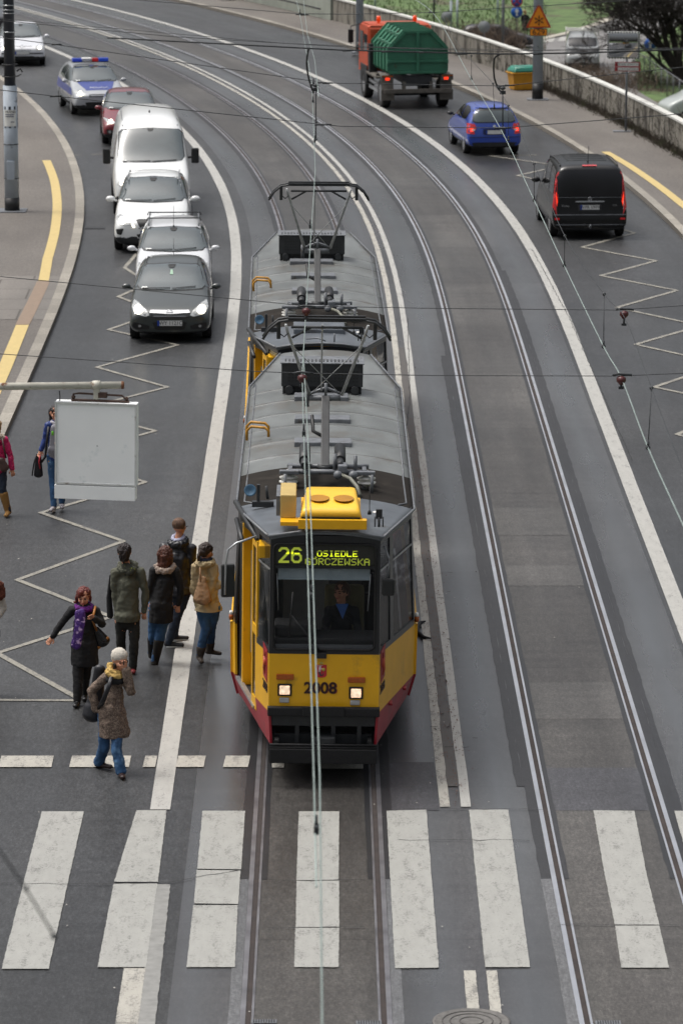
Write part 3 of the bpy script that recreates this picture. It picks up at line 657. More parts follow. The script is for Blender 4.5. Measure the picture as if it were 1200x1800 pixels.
        sph(bm, SP(m_, FZ(1160)) + out * 2, .035, (.1, 1, 1.2)); tube(bm, [SP(m_, FZ(1163)) + out * 2, SP(m_ - .04, FZ(1175)) + out * 2, SP(m_ + .05, FZ(1185)) + out * 2, SP(m_ - .03, FZ(1193)) + out * 2], [.018, .03, .02, .006], 6)
        fin('banner_emblem', bm, mat('banner_gold', 'a5452c', rough=.5), pn)
        a = SP(.08, FZ(1213)); b_ = SP(.5, FZ(1213)); ux = (b_ - a).normalized() * (1 if side == 1 else -1); c0 = SP(.26, FZ(1216)); uz = Vector((0, 0, 1)); un = ux.cross(uz)
        Mx = Matrix(((ux.x, uz.x, un.x, c0.x), (ux.y, uz.y, un.y, c0.y), (ux.z, uz.z, un.z, c0.z), (0, 0, 0, 1)))
        text_mesh('fleet_number', '2008', .17, MATS['number_black'], t, Mx, .003, sx=1.1)
        bm = bmesh.new(); p = NP(side, SH - .02, 'belt') + Vector((side * .02, 0, .03)); cyl(bm, p + Vector((0, 0, .0)), p + Vector((0, 0, .07)), .03); mk = fin('marker_lamp', bm, M_amb, t)
        bm = bmesh.new(); cyl(bm, p + Vector((0, 0, .071)), p + Vector((0, 0, .12)), .028, .02); fin('marker_lens', bm, M_wht, mk)
    bm = bmesh.new(); a = NP(1, .5, 'red'); b_ = NP(1, 2.6, 'red'); 
    for k in (.2, .75): p = a.lerp(b_, k); box(bm, p.x - .01, p.x + .03, p.y - .08, p.y + .08, p.z - .05, p.z - .02, .005)
    fin('panel_latch', bm, M_tr, t)
    # mirrors
    bm = bmesh.new(); L0 = Vector((FX(398), -.02, AT(398, 1022, TY).z)); M_ = Matrix.Translation(L0) @ Matrix.Rotation(rad(12), 4, 'Z'); box(bm, -.085, .085, -.03, .05, -.21, .21, .03, M_); mr_ = fin('mirror', bm, M_blk, t)
    bm = bmesh.new(); tube(bm, [(FX(447), .05, AT(447, 945, TY).z), (FX(412), -.05, AT(412, 955, TY).z), (FX(398), -.07, AT(398, 966, TY).z), (FX(394), -.07, AT(394, 990, TY).z), (FX(393), -.07, AT(393, 1045, TY).z)], .014); fin('mirror_arm', bm, M_alu, mr_)
    bm = bmesh.new(); L0 = Vector((FX(677), -.05, AT(677, 1029, TY).z)); box(bm, L0.x - .08, L0.x + .08, -.08, -.02, L0.z - .11, L0.z + .11, .03); mr2 = fin('mirror', bm, M_blk, t)
    bm = bmesh.new(); tube(bm, [(.72, .1, AT(680, 962, TY).z), (L0.x + .01, -.02, L0.z + .35), (L0.x - .01, -.03, L0.z + .1)], .011); fin('mirror_arm', bm, M_gm, mr2)
    # roof
    bm = bmesh.new(); ys = [0, .02, .5, 1, 1.5, 2, 2.5, SH - .01, SH, 3.5, 4, 4.5, 4.99, 5.0] + [5.2 + .25 * k for k in range(27)] + [RS, RS + .5, RS + 1, TL]; rows = []
    ribs = [5.9, 6.95, 8.0, 9.05, 10.1, 11.15]
    ys = sorted(set(ys) | {r + d_ for r in ribs for d_ in (-.012, -.008, .008, .012)})
    for y in ys:
        h_ = hw(y, .70, 1.15); up = .005 if any(abs(y - r) < .0095 for r in ribs) else 0
        rows.append([bm.verts.new((h_ * k / 12, y, roof_z(h_ * k / 12, y) + up)) for k in range(-12, 13)])
    for (a, b_, y) in zip(rows, rows[1:], ys):
        for k in range(24):
            f = bm.faces.new((a[k], a[k + 1], b_[k + 1], b_[k])); f.material_index = 1 if y < SH - .005 else (2 if y < 5.0 - .005 or any(abs(y - r + .008) < .001 for r in ribs) else 0); f.smooth = True
    roof = fin('roof', bm, [M_rooL, M_rooF, M_rooD], t, smooth='all'); s_ = roof.modifiers.new('s', 'SOLIDIFY'); s_.thickness = .05; s_.offset = -1; evaluated(roof)
    bm = bmesh.new()
    for s in (-1, 1): tube(bm, [(s * (hw(y, .70, 1.15) + .012), y, roof_z(hw(y, .70, 1.15), y) + .005) for y in (0, SH, RS, TL)], .016, 8)
    tube(bm, [(-.71, -.01, roof_z(.7, 0)), (-.35, -.015, roof_z(.35, 0)), (0, -.02, roof_z(0, 0)), (.35, -.015, roof_z(.35, 0)), (.71, -.01, roof_z(.7, 0))], .016, 8)
    for s in (-1, 1):                                            # inner trim line around the dark deck
        tube(bm, [(s * 1.05, 5.0, roof_z(1.05)), (s * 1.06, SH + .25, roof_z(1.06)), (s * .95, SH - .02, roof_z(.95, SH) + .01)], .012, 6)
        tube(bm, [(s * 1.06, 5.0, roof_z(1.06) + .004), (s * 1.06, RS, roof_z(1.06) + .004)], .010, 6)
    fin('gutter', bm, M_gm, roof)
    def RP(px, py, h): v = G(px, py, h); return Vector((v.x - loc0.x, v.y - loc0.y, h))
    loc0 = Vector((TX, TY, 0))
    for px, py in ((565, 697), (566, 736), (566, 777)):
        p = RP(px, py, 3.1); bm = bmesh.new(); box(bm, p.x - .40, p.x + .40, p.y - .05, p.y + .30, 3.0, 3.105, .015); fin('roof_vent', bm, M_gm, t)
    # resistor box
    p = RP(566.5, 683, 3.12); bm = bmesh.new(); x0, x1 = p.x - .61, p.x + .61; y0 = p.y + .02; box(bm, x0, x1, y0, y0 + .6, 3.14, 3.49, .01)
    for k in range(2):
        for i in range(9):
            for j in range(4): cx_ = x0 + .1 + k * .58 + i * .055; box(bm, cx_, cx_ + .03, y0 - .005, y0 + .001, 3.22 + j * .05, 3.24 + j * .05, mi=1)
    for k in range(20): box(bm, x0 + .05 + k * .057, x0 + .07 + k * .057, y0 + .1, y0 + .3, 3.505, 3.512, mi=1)
    rb = fin('resistor_box', bm, [M_dk, M_blk], t); bm = bmesh.new(); box(bm, x0 - .02, x1 + .02, y0 - .02, y0 + .62, 3.49, 3.505, .004); fin('lid', bm, M_gm, rb)
    bm = bmesh.new()
    for sx in (x0 + .12, x1 - .12): cyl(bm, (sx, y0 + .05, 3.0), (sx, y0 + .05, 3.14), .05); cyl(bm, (sx, y0 - .06, 3.1), (sx, y0 + .02, 3.1), .06)
    box(bm, x0 + .02, x1 - .02, y0 + .1, y0 + .55, 3.0, 3.14); fin('box_foot', bm, M_dk, rb)
    # yellow grab handles
    for py_ in (768, 776):
        a = RP(433, py_ , 2.95); b_ = RP(471, py_ - 7, 3.02); dx = (0, .0, .17); bm = bmesh.new()
        tube(bm, [a, a + Vector((0, .01, .14)), a + Vector((.06, .02, .2)), b_ + Vector((-.05, 0, .13)), b_ + Vector((0, 0, .08)), b_], .02); fin('grab_handle', bm, mat('old_yellow', 'a8771c', rough=.5, var=.2, scale=20), t)
    # horn
    bm = bmesh.new(); p = RP(436, 878, 3.05); M_ = Matrix.Translation(p + Vector((0, -.05, .12))) @ Matrix.Rotation(rad(75), 4, 'X'); lathe(bm, [(.03, -.16), (.035, -.10), (.05, -.04), (.075, .0), (.08, .02), (.06, .01), (.0, -.01)], 20, M_); fin('horn', bm, mat('horn_blue', '4a6b84', rough=.35, var=.2), t)
    bm = bmesh.new(); p = RP(450, 885, 3.08); box(bm, p.x - .02, p.x + .02, p.y - .03, p.y + .03, 3.04, 3.32); box(bm, p.x - .08, p.x + .2, p.y - .05, p.y + .05, 3.03, 3.1); cyl(bm, p + Vector((.12, 0, .05)), p + Vector((.1, 0, .22)), .018); fin('roof_bracket', bm, M_dk, t)
    # air conditioner
    ac0 = RP(521, 913, 3.4); ac1 = RP(629, 913, 3.4); yb = RP(575, 858, 3.5).y; xc = (ac0.x + ac1.x) / 2
    bm = bmesh.new(); n = 20; y0 = ac0.y + .03; prof = [(0, .39, 3.42), (.02, .385, 3.5), (.12, .38, 3.535), (.5, .365, 3.56), (1.0, .35, 3.56), (yb - y0 - .12, .335, 3.54), (yb - y0, .31, 3.42)]; rows = []
    for y, hw_, z in prof:
        row = []
        for k in range(n + 1):
            u = -1 + 2 * k / n; ed = max(0, abs(u) - .86) / .14; row.append(bm.verts.new((xc + hw_ * u, y0 + y, z - ed ** 2 * (z - 3.40))))
        rows.append(row)
    for a, b_ in zip(rows, rows[1:]):
        for k in range(n): f = bm.faces.new((a[k], a[k + 1], b_[k + 1], b_[k])); f.smooth = True
    ac = fin('air_conditioner', bm, mat('unit_yellow', 'e9b730', rough=.35, var=.05), t, smooth='all'); s_ = ac.modifiers.new('s', 'SOLIDIFY'); s_.thickness = .02; s_.offset = -1; evaluated(ac)
    bm = bmesh.new()
    for cx_ in (554.5, 597.5):
        p = RP(cx_, 877, 3.56); lathe(bm, [(.125, .012), (.118, .014), (.112, .004)], 28, Matrix.Translation((p.x, p.y, 3.56)) @ Matrix.Diagonal((1, 1.6, 1, 1)))
    fin('fan_ring', bm, mat('ac_dark_yellow', 'a87305', rough=.4), ac)
    bm = bmesh.new()
    for cx_ in (554.5, 597.5):
        p = RP(cx_, 877, 3.56); lathe(bm, [(0, .0), (.112, .0), (.113, .004)], 28, Matrix.Translation((p.x, p.y, 3.565)) @ Matrix.Diagonal((1, 1.6, 1, 1)))
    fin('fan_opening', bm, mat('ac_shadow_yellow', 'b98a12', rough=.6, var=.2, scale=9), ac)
    bm = bmesh.new(); box(bm, xc - .40, xc + .44, y0 - .06, y0 + .06, 3.28, 3.40, .008); box(bm, xc - .37, xc - .3, y0, yb, 3.28, 3.38); box(bm, xc + .3, xc + .37, y0, yb, 3.28, 3.38); box(bm, xc - .62, xc - .35, y0 + .12, y0 + .4, 3.28, 3.33, .004); fin('mounting_frame', bm, M_ty, ac)
    bm = bmesh.new(); box(bm, xc - .36, xc + .36, y0 - .01, y0 + .03, 3.395, 3.425); fin('grille', bm, M_blk, ac)
    bm = bmesh.new(); p0 = RP(482, 912, 3.33); p1 = RP(514, 912, 3.33); box(bm, p0.x + .03, p1.x, p0.y + .02, p0.y + .8, 3.33, 3.62, .015); fin('side_unit', bm, mat('beige_panel', 'b29a5e', rough=.45, var=.08), ac)
    bm = bmesh.new(); box(bm, p0.x - .02, p0.x + .03, p0.y + .05, p0.y + .75, 3.35, 3.6, .004); fin('side_grille', bm, M_gm, ac)
    # small fittings
    bm = bmesh.new(); p = RP(660, 925, 3.2); box(bm, p.x - .04, p.x + .04, p.y, p.y + .04, 3.3, 3.42, .005)
    for sx in (-.05, .05): cyl(bm, p + Vector((sx, 0, 0)), p + Vector((sx, 0, .13)), .008)
    cyl(bm, p, p + Vector((0, 0, .12)), .014); fin('antenna_box', bm, M_dk, t)
    bm = bmesh.new(); p = RP(644, 903, 3.2); cyl(bm, p, p + Vector((0, 0, .05)), .03, .015); cyl(bm, p + Vector((0, 0, .05)), p + Vector((0, .02, .36)), .005); fin('aerial', bm, M_blk, t)
    bm = bmesh.new(); p = RP(656, 899, 3.19); sph(bm, p, .05, (1, 1, .25)); fin('sensor_cap', bm, M_wht, t)
    bm = bmesh.new(); tube(bm, [RP(535, 922, 3.26), RP(560, 921, 3.30), RP(578, 928, 3.26)], .012); cyl(bm, RP(598, 930, 3.24), RP(598, 930, 3.24) + Vector((0, 0, .14)), .012); fin('roof_pipe', bm, M_gm, t)
    pantograph(t, Vector((-.01, 3.7, 0)))
    return t
def pantograph(t, b):
    p = bpy.data.objects.new('pantograph', None); col.objects.link(p); p.parent = t; p.location = b
    zb = 3.25
    for sx in (-.48, .55):
        for dy in (.0, .28):
            bm = bmesh.new(); lathe(bm, [(.05, 0), (.055, .02), (.12, .035), (.125, .05), (.06, .075), (.065, .09), (.115, .1), (.05, .13), (.03, .15)], 18, Matrix.Translation((sx, -.1 + dy, 3.07))); fin('insulator', bm, M_wht, p)
    bm = bmesh.new(); box(bm, -.6, -.34, -.22, -.12, zb - .02, zb + .03, .01); box(bm, .4, .66, -.22, -.12, zb - .02, zb + .03, .01); cyl(bm, (-.48, -.1, zb), (.55, -.1, zb), .035); cyl(bm, (-.5, .18, zb + .02), (.58, .18, zb + .02), .03)
    for sx in (-.46, .52): box(bm, sx - .03, sx + .03, -.15, .35, zb - .03, zb + .03, .01); cyl(bm, (sx, -.1, 3.0), (sx, -.1, 3.1), .03); cyl(bm, (sx, .18, 3.0), (sx, .18, 3.1), .03); cyl(bm, (sx + (-.06 if sx < 0 else .1), -.3, 3.0), (sx + (-.06 if sx < 0 else .1), -.28, zb), .02)
    fin('base_frame', bm, M_gm, p)
    for sx, y0 in ((-.27, -.02), (.2, .0)):
        bm = bmesh.new(); cyl(bm, (sx, y0 + .15, zb + .10), (sx, y0 + .9, zb + .13), .075); cyl(bm, (sx, y0 - .15, zb + .09), (sx, y0 + .15, zb + .1), .05); fin('spring_cylinder', bm, M_dk, p)
    bm = bmesh.new(); box(bm, .17, .29, -.28, -.02, zb + .02, zb + .12, .02); sph(bm, (.17, -.3, zb), .06); sph(bm, (.37, -.3, zb), .06); cyl(bm, (.13, -.1, zb), (.13, -.08, zb + .24), .025); cyl(bm, (.40, -.1, zb), (.40, -.08, zb + .22), .025); fin('actuator', bm, M_gm, p)
    bm = bmesh.new(); tube(bm, [(.22, -.3, zb + .0), (.33, -.42, zb - .02), (.42, -.55, zb - .1), (.46, -.7, 3.06)], .025); fin('cable', bm, mat('cable_grey', '77776c', rough=.6), p)
    K = Vector((.0, .9, 4.06)); B0 = Vector((.0, .0, 3.28)); TOPZ = 5.42; BY = -.95
    bm = bmesh.new(); d = K - B0; M_ = Matrix.Translation(B0) @ d.to_track_quat('Z', 'Y').to_matrix().to_4x4(); box(bm, -.055, .055, -.055, .055, 0, d.length, .01, M_); cyl(bm, (-.1, 0, 3.28), (.1, 0, 3.28), .05); fin('lower_arm', bm, M_dk, p)
    bm = bmesh.new(); tube(bm, [(-.05, .4, 3.64), (-.16, .5, 3.68), (-.18, .6, 3.88)], .025); fin('damper', bm, M_blk, p)
    bm = bmesh.new(); cyl(bm, K + Vector((-.22, 0, 0)), K + Vector((.2, 0, 0)), .04); cyl(bm, K + Vector((-.25, 0, -.12)), K + Vector((-.25, 0, .1)), .03); tube(bm, [K + Vector((-.2, 0, .06)), K + Vector((-.1, .02, .1)), K + Vector((0, 0, .14)), K + Vector((.1, .02, .1)), K + Vector((.2, 0, .06))], .02); cyl(bm, K, K + Vector((0, 0, .2)), .02); fin('knee', bm, M_gm, p)
    bm = bmesh.new()
    for s in (-1, 1): tube(bm, [K + Vector((s * .22, 0, .05)), Vector((s * .50, .1 + BY, TOPZ - .2)), Vector((s * .53, .06 + BY, TOPZ - .08))], [.024, .02, .017]); tube(bm, [K + Vector((s * .2, 0, .05)), Vector((-s * .46, .12 + BY, TOPZ - .35))], .006, 5)
    cyl(bm, K + Vector((-.06, 0, .1)), (-.06, .08 + BY, TOPZ - .08), .011); fin('upper_arm', bm, mat('arm_grey', 'a6a9aa', rough=.4, var=.15, scale=10), p)
    bm = bmesh.new(); cyl(bm, (-.46, .1 + BY, TOPZ - .12), (.46, .1 + BY, TOPZ - .12), .018); tube(bm, [(-.45, .1 + BY, TOPZ - .26), (-.2, .1 + BY, TOPZ - .12)], .016); tube(bm, [(.45, .1 + BY, TOPZ - .26), (.2, .1 + BY, TOPZ - .12)], .016)
    for s in (-1, 1): box(bm, s * .62 - .025, s * .62 + .025, -.02 + BY, .12 + BY, TOPZ - .26, TOPZ - .04, .008); tube(bm, [(s * .60, .05 + BY, TOPZ - .2), (s * .55, .05 + BY, TOPZ - .24), (s * .5, .08 + BY, TOPZ - .2)], .008, 5)
    fin('cross_tube', bm, M_dk, p)
    for dy in (-.1 + BY, .12 + BY):
        bm = bmesh.new(); tube(bm, [(-.82, dy, TOPZ - .25), (-.74, dy, TOPZ - .12), (-.62, dy, TOPZ - .02), (-.5, dy, TOPZ), (.5, dy, TOPZ), (.62, dy, TOPZ - .02), (.74, dy, TOPZ - .12), (.82, dy, TOPZ - .25)], .017); box(bm, -.5, .5, dy - .02, dy + .02, TOPZ + .015, TOPZ + .035, .004); fin('collector_bow', bm, M_dk, p)
tram1 = make_tram('leading yellow and red tram showing 26 with yellow roof unit and lit headlights', (TX, TY, 0))
tram2 = copy_tree(tram1, None, ('air_conditioner', 'mirror'))
bm = bmesh.new(); box(bm, -.42, .42, 1.6, 2.5, 3.05, 3.20, .02); fin('roof_hatch', bm, M_rooF, tram2)
tram2.location = (TX - .12, TY + 14.05, 0); tram2.rotation_euler = (0, rad(.4), rad(.9))
tag(tram2, 'second tram car coupled behind the leading one, grey roof with its own raised pantograph', 'tram')
# ---------------------------------------------------------------- cars
HATCH = [(0, .60, .58, .57, .48, .72, .76, .28), (.04, .68, .64, .66, .57, .79, .83, .2), (.22, .77, .68, .75, .67, .83, .865, .18), (.75, .90, .66, .87, .80, .83, .87, .17), (1.15, .985, .71, .955, .88, .83, .875, .17),
         (1.55, 1.21, .68, 1.165, .91, .825, .875, .17), (1.95, 1.40, .64, 1.345, .92, .82, .875, .17), (2.25, 1.455, .635, 1.395, .93, .82, .875, .17), (2.9, 1.46, .63, 1.41, .94, .82, .875, .17), (3.5, 1.42, .61, 1.36, .95, .81, .87, .18), (3.85, 1.28, .58, 1.23, .96, .79, .86, .2), (4.08, 1.05, .60, 1.02, .94, .77, .84, .22), (4.2, .86, .62, .82, .72, .74, .80, .25), (4.25, .55, .6, .5, .45, .66, .7, .32)]
WAGON = HATCH[:9] + [(3.6, 1.46, .585, 1.40, .95, .81, .87, .18), (4.15, 1.43, .58, 1.37, .96, .79, .86, .2), (4.35, 1.15, .6, 1.1, .94, .77, .84, .22), (4.48, .86, .62, .82, .72, .74, .80, .25), (4.52, .55, .6, .5, .45, .66, .7, .32)]
SMALL = HATCH[:8] + [(2.8, 1.47, .59, 1.41, .95, .82, .875, .17), (3.45, 1.46, .585, 1.40, .97, .81, .87, .18), (3.78, 1.42, .575, 1.36, .98, .80, .865, .2), (3.92, 1.2, .60, 1.15, .97, .80, .86, .22), (4.02, .95, .66, .9, .82, .80, .86, .24), (4.07, .72, .70, .66, .6, .78, .84, .25), (4.1, .5, .68, .46, .42, .74, .8, .28)]
VAN = [(0, .78, .68, .74, .6, .78, .84, .32), (.08, .98, .84, .95, .8, .94, .97, .26), (.45, 1.18, .88, 1.14, 1.0, .98, 1.0, .24), (.9, 1.36, .88, 1.32, 1.15, .99, 1.02, .24), (1.25, 1.72, .87, 1.66, 1.3, .99, 1.02, .24), (1.65, 2.14, .85, 2.06, 1.35, .98, 1.02, .24), (2.0, 2.38, .82, 2.26, 1.4, .98, 1.02, .24), (2.5, 2.5, .80, 2.38, 1.4, .98, 1.02, .24), (5.2, 2.5, .80, 2.38, 1.4, .98, 1.02, .25), (5.36, 2.44, .78, 2.3, 1.4, .97, 1.0, .26), (5.42, 1.2, .8, 1.15, 1.0, .95, .98, .3)]
MPV = [(0, .7, .6, .67, .55, .7, .75, .28), (.1, .9, .72, .86, .7, .82, .86, .2), (.5, 1.02, .76, .98, .85, .88, .93, .18), (.95, 1.15, .76, 1.1, 1.0, .89, .95, .18), (1.4, 1.5, .75, 1.45, 1.02, .89, .95, .18), (1.9, 1.82, .78, 1.77, 1.04, .89, .95, .18), (2.3, 1.9, .79, 1.85, 1.05, .89, .95, .18), (4.25, 1.89, .80, 1.85, 1.05, .89, .95, .2), (4.62, 1.87, .80, 1.83, 1.05, .89, .95, .22), (4.70, 1.6, .82, 1.56, 1.03, .89, .95, .22), (4.76, 1.08, .84, 1.03, .9, .89, .94, .22), (4.80, .72, .86, .68, .6, .88, .93, .24), (4.84, .5, .8, .46, .42, .85, .9, .3)]
M_glass = mat('car_glass', (.045, .06, .062, 1), rough=.04, var=.25, scale=1.6, spec=1.0, coat=.6)
M_glassd = mat('dark_car_glass', (.008, .008, .009, 1), rough=.06, var=.3, scale=1.5, spec=.45)
M_chrome = mat('chrome', 'c8cacc', rough=.18, metal=.9, var=.05)
M_tyre = mat('tyre', '151516', rough=.85, var=.3, scale=20)
M_rim = mat('alloy_rim', '8b8d8f', rough=.35, metal=.6, var=.15)
M_clad = mat('dark_cladding', '1e2022', rough=.6, var=.2)
M_head = mat('headlight_lit', 'fff4dc', rough=.1, var=.05, emit=4)
M_headh = mat('headlight_housing', 'b9bbb8', rough=.12, metal=.3, var=.35, scale=14, coat=1)
M_tailr = mat('tail_lens', 'a80d12', rough=.15, var=.15, scale=12, coat=1, emit=.12)
M_taill = mat('tail_lit', 'ff3a1c', rough=.2, var=.1, emit=1.1)
M_tailw = mat('clear_lens', 'b8b3ac', rough=.15, var=.2, scale=20, coat=1)
M_plate = mat('plate_white', 'c9cac8', rough=.4, var=.05)
M_pblue = mat('plate_blue', '123a94', rough=.4)
M_ink = mat('ink_black', '0c0c0d', rough=.5)
M_paper = mat('paper', 'd2d3d0', rough=.7)
M_fog = mat('fog_lens', '9a9c9a', rough=.1, metal=.3, var=.3, scale=30)
def chaikin(p, k=2):
    for _ in range(k):
        q = []
        for a, b in zip(p, p[1:] + p[:1]): q += [(a[0] * .9 + b[0] * .1, a[1] * .9 + b[1] * .1), (a[0] * .1 + b[0] * .9, a[1] * .1 + b[1] * .9)]
        p = q
    return p
def decal(name, T, pts, ax, m, parent, off=.006, cut=.07, rnd=1):
    """a panel that follows the car body: outline projected on the bodywork, standing slightly proud"""
    if rnd: pts = chaikin(list(pts), rnd)
    bm = bmesh.new(); bm.faces.new([bm.verts.new((p[0], p[1], 0)) for p in pts])
    for axis in (0, 1):
        lo = min(p[axis] for p in pts); hi = max(p[axis] for p in pts); k = max(1, int((hi - lo) / cut))
        for i in range(1, k):
            c = lo + (hi - lo) * i / k; co = [0, 0, 0]; co[axis] = c; no = [0, 0, 0]; no[axis] = 1
            bmesh.ops.bisect_plane(bm, geom=bm.verts[:] + bm.edges[:] + bm.faces[:], plane_co=co, plane_no=no)
    D_ = {'F': (lambda u, v: Vector((u, -2, v)), Vector((0, 1, 0))), 'R': (lambda u, v: Vector((u, 9, v)), Vector((0, -1, 0))), 'T': (lambda u, v: Vector((u, v, 5)), Vector((0, 0, -1))),
          'l': (lambda u, v: Vector((-3, u, v)), Vector((1, 0, 0))), 'r': (lambda u, v: Vector((3, u, v)), Vector((-1, 0, 0)))}
    f, d = D_[ax]
    for v in bm.verts:
        h = T.ray_cast(f(v.co.x, v.co.y), d)
        if h[0] is None: nn = T.find_nearest(f(v.co.x, v.co.y) + d * 2.2); v.co = nn[0]
        else: n = h[1] if h[1].dot(d) < 0 else -h[1]; v.co = h[0] + n * off
    bmesh.ops.triangulate(bm, faces=[g for g in bm.faces if len(g.verts) > 4])
    r = bmesh.ops.extrude_face_region(bm, geom=bm.faces[:])
    vs = [e for e in r['geom'] if isinstance(e, bmesh.types.BMVert)]
    bmesh.ops.translate(bm, verts=vs, vec=d * -.004)
    return fin(name, bm, m, parent, smooth=True)
def car_body(st, m, parent, wheels, wr, name='body', lower=None, zc=.36):
    bm = bmesh.new(); rings = []
    for (y, zt, wt, ze, zb_, wb, wm, z0) in st:
        h = [(0, z0), (wm * .84, z0), (wm * .97, z0 + .12), (wm, z0 + (zb_ - z0) * .55), (wb, zb_), ((wb + wt) / 2 + .012, (zb_ + ze) / 2), (wt, ze), (wt * .62, zt - .012), (0, zt)]
        ring = [(x, z) for x, z in h] + [(-x, z) for x, z in h[-2:0:-1]]
        rings.append([bm.verts.new((x, y, z)) for x, z in ring])
    n = len(rings[0])
    for a, b in zip(rings, rings[1:]):
        for k in range(n): bm.faces.new((a[k], a[(k + 1) % n], b[(k + 1) % n], b[k]))
    bm.faces.new(rings[0]); bm.faces.new(rings[-1][::-1])
    o = fin(name, bm, [m, lower or M_clad], parent, smooth='all')
    s = o.modifiers.new('s', 'SUBSURF'); s.levels = s.render_levels = 2
    bm = bmesh.new(); W = max(q[6] for q in st)
    for y in wheels:
        for sx in (-1, 1): cyl(bm, (sx * (W + .1), y, wr + .01), (sx * (W - .22), y, wr + .01), wr + .055, n=28, mi=0)
    c = fin('cutter', bm, M_blk); bo = o.modifiers.new('b', 'BOOLEAN'); bo.object = c; bo.solver = 'EXACT'; bo.operation = 'DIFFERENCE'
    try: bo.material_mode = 'TRANSFER'
    except Exception: pass
    evaluated(o); bpy.data.objects.remove(c)
    for p in o.data.polygons:
        p.use_smooth = True
        if p.center.z < zc and p.material_index == 0: p.material_index = 1
    o.data.set_sharp_from_angle(angle=rad(40))
    T = BVHTree.FromPolygons([v.co for v in o.data.vertices], [tuple(p.vertices) for p in o.data.polygons])
    return o, T
def wheel(parent, x, y, r, side, rimr=.66, spokes=5, wd=.2):
    M_ = Matrix.Translation((x, y, r)) @ Matrix.Rotation(side * pi / 2, 4, 'Y')
    bm = bmesh.new(); lathe(bm, [(r * .6, -wd / 2), (r * .93, -wd / 2), (r, -wd / 2 + .03), (r, wd / 2 - .03), (r * .93, wd / 2), (r * rimr, wd / 2 - .01), (r * rimr, wd / 2 - .05)], 28, M_); w_ = fin('wheel', bm, M_tyre, parent, smooth=True)
    bm = bmesh.new(); lathe(bm, [(0, wd / 2 - .06), (r * rimr, wd / 2 - .05)], 24, M_, 1); lathe(bm, [(r * rimr * .9, wd / 2 - .02), (r * rimr, wd / 2 - .01), (r * rimr, wd / 2 - .05)], 24, M_); lathe(bm, [(0, wd / 2 - .015), (r * .14, wd / 2 - .02), (r * .15, wd / 2 - .05)], 12, M_)
    for k in range(spokes):
        a = 2 * pi * k / spokes; box(bm, -.025, .025, r * .1, r * rimr * .95, wd / 2 - .045, wd / 2 - .018, M=M_ @ Matrix.Rotation(a, 4, 'Z'))
    fin('rim', bm, [M_rim, M_blk], w_)
def mirror_part(parent, x, y, z, side, m, sz=1.):
    bm = bmesh.new(); sph(bm, (x + side * .11 * sz, y, z), .1 * sz, (1.0, .55, .62), 14); cyl(bm, (x - side * .02, y + .02, z - .05), (x + side * .06, y, z - .02), .025); fin('wing_mirror', bm, m, parent, smooth=True)
def plate(parent, T, x, z, ax, text, yawn=0, w_=.52, gap=.03):
    h = T.ray_cast(Vector((x, -2 if ax == 'F' else 9, z)), Vector((0, 1 if ax == 'F' else -1, 0))); y = h[0].y; s = -1 if ax == 'F' else 1
    y += s * gap; bm = bmesh.new(); box(bm, x - w_ / 2 - .008, x + w_ / 2 + .008, y - .006, y + .006, z - .062, z + .062); p = fin('licence_plate', bm, M_blk, parent)
    bm = bmesh.new(); box(bm, x - w_ / 2, x + w_ / 2, y + s * .006, y + s * .009, z - .055, z + .055); fin('plate_face', bm, M_plate, p)
    bx = x - w_ / 2 if ax == 'F' else x + w_ / 2 - .045
    bm = bmesh.new(); box(bm, bx, bx + .045, y + s * .009, y + s * .011, z - .055, z + .055); fin('country_band', bm, M_pblue, p)
    if text:
        R_ = Matrix.Rotation(pi / 2, 4, 'X') if ax == 'F' else Matrix.Rotation(pi, 4, 'Z') @ Matrix.Rotation(pi / 2, 4, 'X')
        text_mesh('plate_number', text, .115, M_ink, p, Matrix.Translation((x + (.02 if ax == 'F' else -.02), y + s * .012, z)) @ R_, .001, sx=.92)
def make_car(name, label, loc, rz, st, colr, front=None, rear=None, wheels=(.82, 3.42), wr=.315, plate_t=None, sx=1, sy=1, sz=1, rough=.3, spokes=5, glass_m=None, group=None, zc=.36, ptext_rear=None, mirror_m=None, lit=True, kind='hatch', shield=True, coat=.9):
    t = thing(name, label, name.replace('_', ' ').replace('parked ', ''), loc, rz, group)
    st = [(y * sy, zt * sz, wt * sx, ze * sz, zb * sz, wb * sx, wm * sx, z0) for (y, zt, wt, ze, zb, wb, wm, z0) in st]
    wheels = [y * sy for y in wheels]
    m = mat(name + '_paint_' + str(colr), colr, rough=rough, var=.05, scale=2, coat=coat, dirt=None)
    o, T = car_body(st, m, t, wheels, wr, zc=zc)
    W = max(q[6] for q in st); H = max(q[1] for q in st); L_ = st[-1][0]
    for k, y in enumerate(wheels):
        for s in (-1, 1): wheel(t, s * (W - .115), y, wr, s, spokes=spokes)
    gm = glass_m or M_glass
    def S(pts, a=1, b=1): return [(x * a, z * b) for x, z in pts]
    sd = lambda pts: [(y * sy, z * sz) for y, z in pts]
    return t, o, T, m, gm, (lambda pts: [(x * sx, z * sz) for x, z in pts]), sd, W, H, L_
